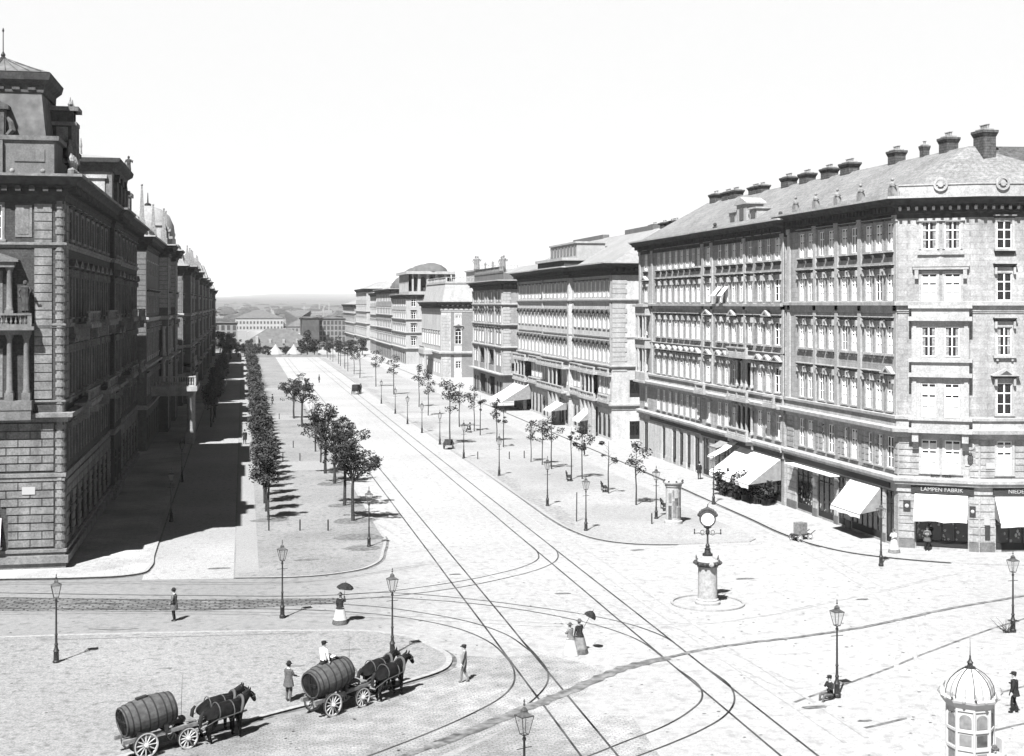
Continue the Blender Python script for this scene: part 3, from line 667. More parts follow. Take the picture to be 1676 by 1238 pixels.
# shop fronts
def shop(i, s0, s1, z=.25, h=3.75, **k): B.win(i, (s0+s1)/2, z, s1-s0, h, 'shop', 'none', 's', name='shop_window', pane=k.get('pane', 0), frame='shopdark')
for v0, v1 in ((103.73, 106.84), (99.64, 102.65), (97.5, 98.8), (91.4, 96.47), (89.6, 90.8)): shop(2, v0-89, v1-89)
shop(1, f1.L-4.75, f1.L-1.25); shop(0, f0.L-4.9, f0.L-1.15); shop(0, f0.L-10.6, f0.L-6.2)
B.walls(23.95)
for i, segs in ((1, [(.06, f1.L-4.85), (f1.L-1.15, f1.L-.06)]), (0, [(f0.L-1.05, f0.L-.06), (f0.L-6.1, f0.L-5.0)]), (2, [(18.0, 19.9), (13.8, 14.6), (9.9, 10.5), (7.6, 8.4), (1.9, 2.3)])):
    for a_, b_ in segs:
        B.quoins(i, a_, b_, .75, 4.0, .54, .05, 'rustication', M['stucco_w' if i == 2 else 'stone_l'], 0.)
        mb = MB(B.frm(i).p); mb.box(a_-.02, b_+.02, -.05, .1, 0, .74); part('plinth', mb, M['stone_g'], B.root, B.o)
# sign boards with lettering
mb = MB(f1.p); mb.box(.35, f1.L-.9, .1, .2, 4.14, 4.58); sg = part('signboard', mb, M['sign'], B.root, B.o)
lettering(B, 1, 'LAMPEN FABRIK', f1.L/2-.25, 4.24, .40, d=.21, parent=sg)
mb = MB(f0.p); mb.box(f0.L-5.2, f0.L-.9, .1, .2, 4.14, 4.58); sg = part('signboard', mb, M['sign'], B.root, B.o)
lettering(B, 0, 'NIEDERLAGE', f0.L-3.1, 4.24, .40, d=.21, parent=sg)
mb = MB(f2.p); mb.box(.9, 19.9, .13, .2, 4.2, 4.62); part('signboard', mb, M['sign'], B.root, B.o)
lettering(B, 1, 'APOTHEKE', (cs[0]+cs[1])/2, 5.23, .28, m='shopdark', d=.06)
for f, x, z, w, h, m_, d in ((f1, f1.L-.62, 2.7, .5, .8, 'sign', .06), (f1, .45, 2.55, .42, .75, 'sign', .07), (f0, f0.L-.55, .95, .36, 1.0, 'sign', .06), (f0, f0.L-.5, 2.0, .4, .55, 'letter', .06), (f0, f0.L-.75, 5.95, .62, .42, 'letter', .06)):
    mb = MB(f.p); mb.box(x-w/2, x+w/2, .0, d+.03, z, z+h); part('wall_plaque', mb, M[m_], B.root, B.o)
mb = MB(f1.p); mb.ball((.45, .12, 2.93), .13, 10, 6, 1, .3, 1); mb.ball((f1.L-.62, .1, 3.1), .15, 10, 6, 1, .3, 1); part('plaque_medallion', mb, M['letter'], B.root, B.o)
mb = MB(f1.p); mb.box(.25, .95, -.02, .05, 6.1, 7.6); mb.ball((.6, .07, 7.5), .3, 10, 6, 1, .25, 1)
part('carved_niche', mb, M['stone_w'], B.root, B.o)
mb = MB(f1.p); mb.ball((.6, .09, 6.95), .13, 8, 6); mb.loft([[(.6+w_*math.cos(t*.785), .07+.1*math.sin(t*.785), z) for t in range(8)] for w_, z in ((.16, 6.3), (.2, 6.6), (.17, 6.85))]); part('niche_figure', mb, M['statue_d'], B.root, B.o)
awning(B, 1, f1.L-4.75, f1.L-1.15, 4.0, 1.55, 1.25); awning(B, 0, f0.L-5.0, f0.L-1.05, 4.0, 1.75, 1.3); awning(B, 2, 2.5, 7.5, 4.05, 1.95, 1.75, valance=.3)
mb = MB(f2.p); mb.box(9.2, 18.2, .2, 1.0, 3.98, 4.06); part('awning_roller', mb, M['awning'], B.root, B.o)
for i, (s0, s1) in ((2, (14.75, 17.7)), (2, (10.7, 13.5)), (1, (1.0, 4.4)), (0, (f0.L-4.8, f0.L-1.3))):
    f = B.frm(i); mb = MB(f.p)
    for k in range(26):
        x = R.uniform(s0, s1); z = R.uniform(.75, 2.4); r = R.uniform(.04, .10)
        mb.ball((x, -.07, z), r, 6, 4, 1, .4, R.uniform(.7, 1.8))
    part('shop_display', mb, [M['letter']], B.root, B.o, kind='stuff')
for x in (17.5, 12.9):
    mb = MB(f2.p); mb.tube([(x, .1, 3.5), (x, .7, 3.55)], .03, 6); mb.lathe([(.05, 2.75), (.2, 2.9), (.24, 3.3), (.1, 3.45), (.03, 3.6)], 8, (x, .7, 0)); part('shop_lantern', mb, M['lampglass'], B.root, B.o)
# roof: street slope, chamfer facet, front slope
mb = MB(); ap = (52.5, 90.6, 29.15); rb = (52.5, 109.1, 29.15); rf = (66, 88.0, 29.0)
E_ = [(62.4+.0, 84.3, 25.3), (50.8, 86.6, 25.3), (46.5, 89.3, 25.3), (46.5, 109.1, 25.3), (60, 109.1, 25.3), (66, 96, 25.3)]
mb.add(E_+[ap, rb, rf], [(2, 3, 7, 6), (1, 2, 6), (0, 1, 6, 8), (3, 4, 7), (4, 5, 6, 7), (5, 0, 8, 6)])
roofA = part('roof', mb, M['roof'], B.root, B.o)
for v, x, w, d, h, n in ((90.0, 53.4, 1.0, 1.4, 1.3, 4), (93.9, 52.7, .95, 1.2, 1.25, 3), (97.4, 52.6, .55, .55, 1.05, 1), (102, 52.6, .95, 1.25, 1.15, 3)):
    c = chimney(B.root, B.o, x, v, 28.9, w, d, h, n); c.parent = roofA
c = chimney(B.root, B.o, 60.2, 89.2, 28.9, 1.0, 1.2, 1.4, 2); c.parent = roofA
B.flush()

# ------------------------------------------------------------------ RIGHT: adjoining house (R1 b + c)
ring = [(45.8, 109.15), (45.8, 130.3), (U, 130.3), (U, 153.), (60, 153.), (60, 109.15)]
B = Building('apartment_house', 'long grey apartment house adjoining the corner house, with a large café awning and stone portal', 'building', ring, 'stone_w', M['stone_l'], maxwin=98)
bb = [v-109.15 for v in (110.45, 112.66, 114.69, 117.07, 119.26, 121.25, 123.22, 125.15, 128.3)]
cb = [v-130.3 for v in (132.0, 133.6, 135.5, 137.4, 139.3, 141.4, 143.5, 145.6, 150.3)]
for f in FR:
    for k, b in enumerate(bb):
        w = 1.5 if k in (0, 8) else .98; hood = f['hood']
        if f['z'] == 13.9 and k in (1, 5, 8): hood = 'ped'
        if f['z'] == 9.75 and k in (3, 4): continue
        B.win(0, b, f['z'], w, f['h'], hood, f['sill'])
    for k, b in enumerate(cb): B.win(2, b, f['z'], 1.0 if k < 8 else 1.2, f['h'], ('ped' if f['z'] in (9.75, 17.75) else hood) if k == 8 else f['hood'], f['sill'])
for k, b in enumerate(bb):
    if k not in (3, 4): B.win(0, b, 5.65, 1.0, 2.25, 'none', 'thin')
for b in cb: B.win(2, b, 5.65, .95, 2.25, 'none', 'thin')
B.pilaster(0, [.3, 9.3, 18.2, 20.85], .6, 9.5, 23.6); B.pilaster(2, [17.6, 22.4], .55, 9.5, 23.6)
# recessed loggia (portal) over two floors
s0, s1 = 7.1, 11.1
for z0, z1 in ((5.5, 8.3), (9.8, 12.4)): B.ops.setdefault(0, []).append((s0, s1, z0, z1, False))
def bshop(i, s0_, s1_, z=.3, h=3.7): B.win(i, (s0_+s1_)/2, z, s1_-s0_, h, 'shop', 'none', 's', name='shop_window', pane=0, frame='shopdark')
for v0, v1 in ((109.8, 114.5), (115, 120.2), (122.2, 123.9), (124.5, 126.6), (128.2, 130)): bshop(0, v0-109.15, v1-109.15)
for v0, v1 in ((131.6, 133.0), (134.4, 135.5), (136.8, 138.0), (139.2, 140.4), (143.0, 144.0), (149.5, 150.9)): bshop(2, v0-130.3, v1-130.3, .3, 3.4)
B.walls(23.75)
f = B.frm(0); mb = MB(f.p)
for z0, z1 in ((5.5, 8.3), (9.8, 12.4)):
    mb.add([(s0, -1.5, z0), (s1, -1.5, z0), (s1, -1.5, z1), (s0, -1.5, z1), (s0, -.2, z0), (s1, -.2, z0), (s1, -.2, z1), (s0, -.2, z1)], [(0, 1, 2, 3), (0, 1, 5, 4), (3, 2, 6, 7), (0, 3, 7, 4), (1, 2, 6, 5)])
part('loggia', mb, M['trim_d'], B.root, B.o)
for x in (s0+.15, s0+1.45, s0+2.6, s1-.15):
    for z0, z1 in ((5.5, 8.1), (9.8, 12.2)):
        mb = MB(f.p); mb.lathe([(.2, z0), (.2, z0+.2), (.15, z0+.25), (.13, z1-.2), (.2, z1-.1), (.2, z1)], 10, (x, .12, 0)); part('column', mb, M['stone_w'], B.root, B.o, smooth=True)
for z, a_, b_ in ((8.5, 6.4, 11.8), (12.5, 6.5, 11.7), (4.95, 6.4, 11.8), (8.5, 18.0, 21.0), (8.5, .1, 2.6)):
    mb = MB(f.p); mb.box(a_, b_, -.05, 1.05, z, z+.22); balustrade(mb, a_+.1, b_-.1, .88, z+.22, .8, .34, 6)
    for x in (a_+.4, b_-.4): mb.vprism([(x-.16, z-.75), (x+.16, z-.75), (x+.16, z), (x-.16, z)], -.05, .35); mb.box(x-.17, x+.17, .3, .85, z-.35, z-.003)
    part('balcony', mb, M['stone_w'], B.root, B.o)
vis = ring[:4]
B.band([(-.05, 17.0), (.12, 17.0), (.12, 17.3), (.4, 17.3), (.42, 17.52), (-.05, 17.56)], pts=vis, closed=False)
B.band([(-.05, 13.05), (.1, 13.07), (.16, 13.2), (-.05, 13.25)], pts=vis, closed=False)
B.band([(-.05, 8.0), (.12, 8.0), (.15, 8.4), (.7, 8.4), (.74, 8.66), (.2, 8.75), (.16, 9.3), (.34, 9.3), (.36, 9.5), (-.05, 9.54)], pts=vis, closed=False)
B.band([(-.05, 4.1), (.1, 4.12), (.12, 4.66), (.36, 4.68), (.38, 4.86), (.5, 4.9), (.52, 5.12), (-.05, 5.2)], pts=vis, closed=False)
B.cornice(23.3, 24.85, 1.12, (0, 2), step=.6, bw=.2)
for a_, b_ in ((.1, 1.2), (2.8, 4.0), (5.3, 6.4), (7.8, 8.8), (10.2, 12.6), (13.8, 19.1), (20.7, 22.5)):
    mb = MB(B.frm(2).p); mb.box(a_, b_, -.05, .07, .1, 4.05); mb.box(a_-.03, b_+.03, -.05, .12, 0, .7); part('pier', mb, M['stucco_w'], B.root, B.o)
f2 = B.frm(2); mb = MB(f2.p)   # corner oriel at the far end
mb.box(18.3, 22.3, -.03, .7, 8.6, 9.6); mb.box(18.2, 22.45, -.03, .9, 8.4, 8.62); mb.box(18.3, 22.3, -.03, .7, 12.4, 13.4); mb.box(18.2, 22.4, -.03, .95, 13.4, 13.6); mb.box(18.3, 22.3, -.03, .68, 16.2, 17.2); mb.box(18.15, 22.45, -.03, .98, 17.2, 17.45)
for x in (18.5, 19.5, 21.1, 22.1):
    for z0, z1 in ((9.6, 12.4), (13.6, 16.2)): mb.lathe([(.16, z0), (.12, z0+.2), (.1, z1-.2), (.16, z1)], 8, (x, .55, 0))
part('corner_oriel', mb, M['stone_w'], B.root, B.o)
mb = MB(f.p); mb.box(.3, 21.0, .13, .2, 4.2, 4.62); part('signboard', mb, M['sign'], B.root, B.o)
mb = MB(f2.p); mb.box(.3, 18, .13, .2, 4.25, 4.6); part('signboard', mb, M['sign'], B.root, B.o)
awning(B, 0, .5, 10.4, 4.1, 2.2, 3.1, valance=.35); awning(B, 0, 10.6, 12.3, 4.6, 1.4, 2.6, side=False); awning(B, 0, 12.9, 15.3, 4.3, .55, 1.5, m='awning_g', side=False)
mb = MB(); rb0 = (52.5, 109.15); rb1 = (52.5, 147.5)
hip(mb, [(45.9, 109.15), (45.9, 153.2), (60, 153.2), (60, 109.15)], rb0, rb1, 24.9, 29.15)
rf = part('roof', mb, M['roof'], B.root, B.o)
for v, w, d, h, n in ((110.7, 1.0, 1.8, 1.1, 4), (114.9, .95, 1.7, 1.05, 3), (119.8, .95, 1.7, 1.05, 3), (124.2, .95, 1.8, 1.1, 3), (131, .9, 1.5, .9, 2), (132.9, .9, 2.0, .9, 3), (138.6, .95, 1.8, 1.0, 3), (141, .95, 1.8, 1.0, 3), (144.9, .95, 1.9, 1.1, 2)):
    c = chimney(B.root, B.o, 52.6, v, 28.85, w, d, h, n); c.parent = rf
mb = MB(f.p); mb.box(11.2, 13.8, -2.6, -.9, 25.2, 27.0); mb.vprism([(10.9, 27.003), (14.1, 27.003), (14.1, 27.15), (12.5, 27.7), (10.9, 27.15)], -2.8, -.75)
for x in (9.8, 15.2): mb.box(x-.9, x+.9, -2.4, -1.0, 25.2, 26.4); mb.box(x-1.05, x+1.05, -2.5, -.85, 26.4, 26.56)
d_ = part('dormer', mb, M['stone_w'], B.root, B.o, parent=rf)
for x, w, h in ((12.5, 1.0, 1.2), (9.8, 1.1, .7), (15.2, 1.1, .7)):
    mb = MB(f.p); mb.box(x-w/2, x+w/2, -1.2, -.86 if x == 12.5 else -.97, 25.5, 25.5+h); part('dormer_window', mb, M['glass'], B.root, B.o, parent=d_)
for b in (bb[6], bb[7]):
    mb = MB(f.p); mb.loft([[(b-.55, .05, 19.2), (b+.55, .05, 19.2), (b+.55, .8, 18.3), (b-.55, .8, 18.3)], [(b-.55, .05, 19.17), (b+.55, .05, 19.17), (b+.55, .78, 18.27), (b-.55, .78, 18.27)]]); part('window_awning', mb, M['awning'], B.root, B.o)
for x in (1.2, 17.8):
    mb = MB(f.p); mb.box(x-.25, x+.25, -.3, 0, 24.8, 25.2); mb.ball((x, -.15, 25.4), .2, 8, 5); part('acroterion', mb, M['statue_d'], B.root, B.o)
B.flush()

# ------------------------------------------------------------------ RIGHT: R2 (pale palace-like block)
ring = [(64, 165.3), (U, 165.3), (U, 185.7), (45.4, 185.7), (45.4, 203), (U, 203), (U, 224.7), (64, 224.7)]
B = Building('apartment_block', 'pale apartment block beyond the side street with arched window hoods and quoined blank end wall', 'building', ring, 'stone_w', M['stucco_w'], maxwin=98)
FR2 = [dict(z=10.0, h=2.2, hood='arch', sill='none'), dict(z=14.35, h=1.9, hood='arch', sill='thin'), dict(z=18.45, h=2.0, hood='band', sill='none')]
for i, n in ((1, 9), (3, 7), (5, 8)):
    L_ = B.frm(i).L; bs = [1.3+(L_-2.6)*k/(n-1) for k in range(n)]
    B.rows(i, bs, FR2, 1.05)
    mid = {1: (3, 4, 5), 3: (2, 3), 5: (4, 5, 6)}[i]
    h_ = (bs[1]-bs[0])/2
    loggia(B, i, bs[mid[0]]-h_, bs[mid[-1]]+h_, [(5.5, 8.2), (.3, 3.9)])
    for k, b in enumerate(bs):
        if k in mid: continue
        B.win(i, b, 5.95, 1.1, 2.1, 'none', 'none', pane=0 if k in mid else None)
        B.win(i, b, .4, 1.35, 2.3, 'shop', 'none', 'sA', name='shop_window', pane=0, frame='shopdark')
for z, h in ((5.3, 2.2), (-.05, 2.3)): B.win(0, 18-3.1, z+.3, 1.45, h, 'shop', 'none', 's', pane=0, frame='shopdark')
B.walls(21.9)
B.quoins(0, 18-2.0, 18-.06, 8.9, 21.0, .62, .07, end=1); B.quoins(1, .06, 1.0, 8.9, 21., .62, .05)
B.band([(-.05, 17.75), (.12, 17.8), (.3, 18.0), (.3, 18.2), (-.05, 18.25)]); B.band([(-.05, 9.25), (.14, 9.3), (.3, 9.5), (.3, 9.66), (-.05, 9.7)])
B.band([(-.05, 4.0), (.1, 4.02), (.12, 4.4), (.4, 4.55), (.4, 4.75), (-.05, 4.8)])
B.band([(-.05, 13.1), (.08, 13.12), (.12, 13.3), (-.05, 13.32)])
for i, a_, b_ in ((1, 5.2, 13.6), (1, .1, 4.9), (1, 13.9, 20.3), (3, .1, 17.2), (5, .4, 11), (5, 11.4, 21.5)):
    f = B.frm(i)
    for z in (8.25, 4.8):
        pj = 1.1 if (i, a_) in ((1, 5.2), (5, 11.4), (3, .1)) else .6
        mb = MB(f.p); mb.box(a_, b_, -.05, pj, z, z+.2); balustrade(mb, a_, b_, pj-.16, z+.2, .8, .5, 5); part('balcony', mb, M['stone_w'], B.root, B.o)
for i, xs in ((1, (6.2, 8.1, 10.2, 12.4)), (5, (12.5, 15, 17.5, 20)), (3, (4, 6.5, 9))):
    for x in xs:
        mb = MB(B.frm(i).p); mb.lathe([(.2, 5.0), (.15, 5.2), (.13, 8.0), (.22, 8.2)], 8, (x, .85, 0)); part('column', mb, M['stone_w'], B.root, B.o)
        mb = MB(B.frm(i).p); mb.box(x-.22, x+.22, .5, 1.0, .1, 4.79); part('pier', mb, M['stone_w'], B.root, B.o)
B.cornice(21.2, 22.85, 1.4, (0, 1, 3, 5), step=.75)
awning(B, 5, 11.0, 21.2, 4.6, 3.0, 5.0, valance=.5); awning(B, 3, 1.0, 6.0, 3.6, 1.4, 2.4); awning(B, 1, 8.0, 12.0, 3.9, 2.0, 2.2)
mb = MB(); hip(mb, [(46.2, 165.4), (46.2, 224.6), (64, 224.6), (64, 165.4)], (54.2, 171.5), (54.2, 216), 22.8, 27.6); rf = part('roof', mb, M['roof_l'], B.root, B.o)
f = B.frm(3); mb = MB(f.p); mb.box(.05, 17.25, -2.2, .75, 22.86, 23.7); part('attic', mb, M['shade_dark'], B.root, B.o); mb = MB(f.p); mb.box(-.25, 17.55, -2.4, 1.1, 23.7, 24.1); part('attic', mb, M['stone_w'], B.root, B.o)
for i, xs in ((1, (.3, 20.0)), (3, (.45, 16.9)), (5, (.5, 21.2))): B.pilaster(i, xs, .6, 9.75, 21.2, .14)
mb = MB(f.p); mb.box(.3, 17, -5.4, -1.2, 23.2, 26.2); mb.box(.1, 17.2, -5.6, -1.0, 26.2, 26.45); d_ = part('dormer', mb, M['stucco'], B.root, B.o, parent=rf)
for k in range(8):
    mb = MB(f.p); mb.box(1+k*2.05, 2.1+k*2.05, -1.5, -1.17, 24.5, 25.9); part('dormer_window', mb, M['glass'], B.root, B.o, parent=d_)
for v in (171, 172.6, 176, 180.5): 
    c = chimney(B.root, B.o, 56.5, v, 27.6, 1., 2.2, 1.0, 2); c.parent = rf
for y0, y1 in ((173.5, 187), (199, 218)):
    mb = MB(); mb.box(54, 55, y0, y1, 27.2, 28.15); part('roof_ridge_wall', mb, M['stone_g'], B.root, B.o, parent=rf)
B.flush()

# ------------------------------------------------------------------ RIGHT: R3 (grey, statues on the parapet)
def statue(mb, x, y, z, h):
    k = h/1.8
    for s_ in (-1, 1): mb.tube([(x+s_*.1*k, y, z), (x+s_*.11*k, y, z+.5*k), (x+s_*.1*k, y, z+.9*k)], [.09*k, .1*k, .13*k], 6)
    mb.loft([[(x+w*math.cos(t*.785), y+w*.7*math.sin(t*.785), z+zz*k) for t in range(8)] for w, zz in ((.26*k, .1), (.23*k, .6), (.2*k, .95), (.24*k, 1.3), (.25*k, 1.42), (.08*k, 1.52))])
    mb.ball((x, y, z+1.66*k), .13*k, 7, 5, 1, 1, 1.2)
    mb.tube([(x-.22*k, y, z+1.42*k), (x-.36*k, y, z+1.1*k), (x-.25*k, y-.16*k, z+.85*k)], [.08*k, .06*k, .05*k], 5); mb.tube([(x+.22*k, y, z+1.42*k), (x+.36*k, y-.08*k, z+1.12*k), (x+.42*k, y-.2*k, z+1.35*k)], [.08*k, .06*k, .05*k], 5)
ring = [(62, 238.4), (U, 238.4), (U, 270), (62, 270)]
B = Building('apartment_block', 'darker grey corner block with statues and balustrade on its parapet', 'building', ring, 'stone_w', M['stucco_d'], maxwin=98)
bs = [2.2+(31.6-4.4)*k/9 for k in range(10)]
for b in bs:
    if not (8 < b < 14 or 18 < b < 24): B.win(1, b, 6.2, 1.15, 2.2, 'none', 'none')
B.rows(1, bs, [dict(z=10.2, h=2.4, hood='flat', sill='none'), dict(z=14.2, h=1.9, hood='arch', sill='sill'), dict(z=18.0, h=1.7, hood='none', sill='none')], 1.15)
for b in bs:
    if not (8 < b < 14 or 18 < b < 24): B.win(1, b, .4, 1.5, 2.9, 'shop', 'none', 's', name='shop_window', pane=0, frame='shopdark')
loggia(B, 1, 8, 14, [(6.0, 8.9), (.3, 3.9)]); loggia(B, 1, 18, 24, [(6.0, 8.9), (.3, 3.9)])
for z in (5.4, .3): B.win(0, 16-2.4, z, 1.6, 1.4 if z > 1 else 2.4, 'shop', 'none', 's', pane=0, frame='shopdark')
B.pilaster(1, [.4, 7.4, 14.6, 17.4, 24.6, 31.2], .7, 4.95, 20.1, .25); B.walls(20.9); B.quoins(0, 14.5, 15.94, 5, 20, .6, .06, end=1)
for z0, pj in ((17.1, .35), (13.4, .5), (9.3, .45), (4.4, .9)): B.band([(-.05, z0), (.1, z0), (.12, z0+.3), (pj, z0+.3), (pj, z0+.5), (-.05, z0+.56)])
B.cornice(20.2, 21.9, 1.35, (0, 1), step=.9)
mb = MB(B.frm(1).p); balustrade(mb, .2, 31.2, -.2, 23.2, 1.2, .6, 5); mb.box(.1, 31.4, -.6, -.15, 21.85, 23.2); mb.T = B.frm(0).p; mb.box(1, 15.8, -.6, -.15, 21.85, 23.1); part('parapet', mb, M['stone_g'], B.root, B.o)
for y, h in ((239.2, 3.0), (241.3, 2.9), (266.6, 2.8), (269.2, 2.9), (250, 1.3), (258, 1.3)):
    mb = MB(); statue(mb, 46.3, y, 24.4 if y > 242 else 23.4, h); part('parapet_statue', mb, M['statue'], B.root, B.o)
mb = MB(); hip(mb, [(46.8, 239), (46.8, 269.5), (62, 269.5), (62, 239)], (54, 246), (54, 262), 21.9, 25); part('roof', mb, M['roof_l'], B.root, B.o)
B.flush()

# ------------------------------------------------------------------ RIGHT: R4 (light palace with dark brick end)
ring = [(66, 315.6), (U, 315.6), (U, 351), (66, 351)]
B = Building('palace', 'low pale palace with brick end wall, arched window and high plain attic', 'building', ring, 'stone_w', M['stucco_w'], detail=False)
for k in range(8): B.win(1, 3+k*4.2, 7.6, 1.5, 3.0, 'flat', 'thin'); B.win(1, 3+k*4.2, 1.0, 1.4, 2.6, 'none', 'none')
B.win(0, 20-4.1, 8.0, 1.5, 3.0, 'ped', 'thin', 'xA', pane=0); B.win(0, 20-4.1, 2.3, 1.1, 1.6, 'none', 'none', pane=0); B.win(0, 20-4.1, 14.2, 1.1, .7, 'none', 'none', pane=0)
B.win(0, 20-11, 8.0, 1.5, 3.0, 'ped', 'thin', 'xA', pane=0)
B.walls(17.); mb = MB(B.frm(0).p); mb.box(1, 17.6, -.02, .03, 1.2, 15.6)
mb2 = MB(B.frm(0).p)
for x0, x1 in ((1, 8.2), (9.85, 15.05), (16.9, 17.7)): mb2.box(x0, x1, -.02, .03, -1, 15.6)
part('brick_panel', mb2, M['brick_p'], B.root, B.o)
B.quoins(0, 17.9, 19.95, -.1, 15.4, .75, .08, end=1)
for z0, pj in ((5.4, .6), (15.6, .2)): B.band([(-.05, z0), (.1, z0), (.12, z0+.4), (pj, z0+.4), (pj, z0+.8), (-.05, z0+.9)])
B.cornice(16.4, 18.2, 1.2, (0, 1), step=1.2, bw=.4)
mb = MB(); mb.loft([[(46.3, 316, 18.1), (46.3, 350.6, 18.1), (65.5, 350.6, 18.1), (65.5, 316, 18.1)], [(47.2, 316.8, 22.4), (47.2, 349.8, 22.4), (65, 349.8, 22.4), (65, 316.8, 22.4)]]); part('attic', mb, M['stucco'], B.root, B.o)
mb = MB(); mb.box(47, 65, 316.6, 350, 22.4, 22.75); mb.T = F((65, 316.9), (47.2, 316.9)).p; balustrade(mb, .2, 17.6, -.2, 22.75, 1.2, .8, 5); mb.T = F((47.2, 316.9), (47.2, 349.8)).p; balustrade(mb, .2, 32, -.2, 22.75, 1.2, .9, 5); part('attic_parapet', mb, M['stone_w'], B.root, B.o)
mb = MB(); mb.box(56, 66, 322, 340, 22.6, 25.6); mb.box(55.6, 66, 321.6, 340.4, 25.6, 26); mb.T = F((66, 322), (56, 322)).p; balustrade(mb, .1, 9.9, -.2, 26, 1.1, .8, 5); part('roof_pavilion', mb, M['stucco'], B.root, B.o)
mb = MB(B.frm(1).p); mb.box(12, 22, -.05, 2.6, 5.2, 6.2); balustrade(mb, 12.1, 21.9, 2.4, 6.2, 1., .6, 5)
for x in (12.5, 15.5, 18.5, 21.5): mb.lathe([(.45, 0), (.4, .5), (.34, 4.7), (.5, 5.2)], 8, (x, 2.1, 0))
part('porch', mb, M['stone_w'], B.root, B.o); B.flush()

# ------------------------------------------------------------------ RIGHT: far houses
def far_house(name, label, v0, v1, h, nb, fl, wall='stucco', u=46., dep=16, roofh=3., fb=2, sur='stone_w'):
    ring = [(u+dep, v0), (u, v0), (u, v1), (u+dep, v1)]
    B = Building(name, label, 'building', ring, sur, M[wall], detail=False, panes=(0, 0, 3, 1))
    L_ = v1-v0; bs = [1.6+(L_-3.2)*k/(nb-1) for k in range(nb)]
    st = (h-5.4)/(fl-1)
    fl_ = [dict(z=5.6+st*k, h=min(2.2, st*.55), hood='flat' if k % 2 == 0 else 'band', sill='none') for k in range(fl-1)]
    B.rows(1, bs, fl_, 1.3)
    for b in bs: B.win(1, b, .4, 1.7, 2.9, 'shop', 'none', 's', name='shop_window', pane=0, frame='shopdark')
    for k in range(fb):
        for f in fl_: B.win(0, dep-2.2-k*3.4, f['z'], 1.3, f['h'], 'flat', 'none', pane=0)
    B.walls(h-.8)
    for z0, pj in ((4.4, .6), (5.2+st, .45), (5.3+2*st, .4)): B.band([(-.05, z0), (.1, z0), (.12, z0+.25), (pj, z0+.25), (pj, z0+.5), (-.05, z0+.56)])
    B.cornice(h-1.4, h, 1.1, (0, 1), step=1.1, bw=.4)
    if roofh:
        mb = MB(); hip(mb, [(u+.3, v0+.3), (u+.3, v1-.3), (u+dep, v1-.3), (u+dep, v0+.3)], (u+dep/2, v0+5), (u+dep/2, v1-5), h, h+roofh); part('roof', mb, M['roof_l'], B.root, B.o)
    return B
B = far_house('apartment_block', 'tall pale house with an arcaded roof loggia of arched openings', 386, 421, 20.4, 8, 5, roofh=0)
mb = MB(); mb.box(47, 60, 387, 412, 20.4, 21.2); mb.box(46.2, 60.5, 386.2, 413, 26.2, 27.0); mb.box(47.8, 59.5, 389, 411.5, 21.2, 26.2)
for k in range(6): mb.box(47+.05+k*2.55, 47+.85+k*2.55, 387.1, 389.0, 21.2, 26.2)
for k in range(9): mb.box(47.05, 48.4, 387.1+k*3, 388.1+k*3, 21.2, 26.2)
lg = part('roof_loggia', mb, M['stucco'], B.root, B.o)
for k in range(5):
    mb = MB(F((60, 388.9), (47, 388.9)).p); c = 13-1.72-k*2.55; mb.vprism([(c-.72, 21.6), (c+.72, 21.6)]+[(c+.72*math.cos(t*.314), 24.7+.72*math.sin(t*.314)) for t in range(11)], .06, .2); part('arched_opening', mb, M['farwin'], B.root, B.o, parent=lg)
for x, y, r, h in ((54, 391, 5, 2.6), (53, 399, 4.6, 2.4), (52, 407, 4, 1.8)):
    mb = MB(); mb.lathe([(r, 27.0), (r*.9, 27+h*.35), (r*.6, 27+h*.75), (r*.2, 27+h*.97), (.1, 27+h)], 12, (x, y, 0)); part('bulbous_roof', mb, M['roof_f'], B.root, B.o, smooth=True)
B.flush()
B = far_house('apartment_block', 'grey house with domed roofs next to the loggia house', 421.2, 470, 22.4, 10, 5, 'stucco_d', 45.6, roofh=0); mb = MB()
for y, r, h in ((429, 5.5, 5.2), (439, 5, 4.8), (452, 4, 3)): mb.lathe([(r, 22.4), (r*.97, 22.4+h*.35), (r*.7, 22.4+h*.7), (r*.25, 22.4+h*.95), (.2, 22.4+h)], 12, (52.5, y, 0))
part('dome_roof', mb, M['roof_f'], B.root, B.o, smooth=True); B.flush()
far_house('apartment_block', 'pale grey house with flat eaves beyond the domed house', 470.2, 499, 21.6, 7, 5, 'stucco', 46.2).flush()
far_house('apartment_block', 'farthest tall pale house at the end of the right row', 512, 560, 23.5, 9, 5, 'stucco', 46).flush()
far_house('apartment_block', 'last low house at the far end of the right row', 561, 625, 17.5, 10, 4, 'stucco_d', 45.4).flush()
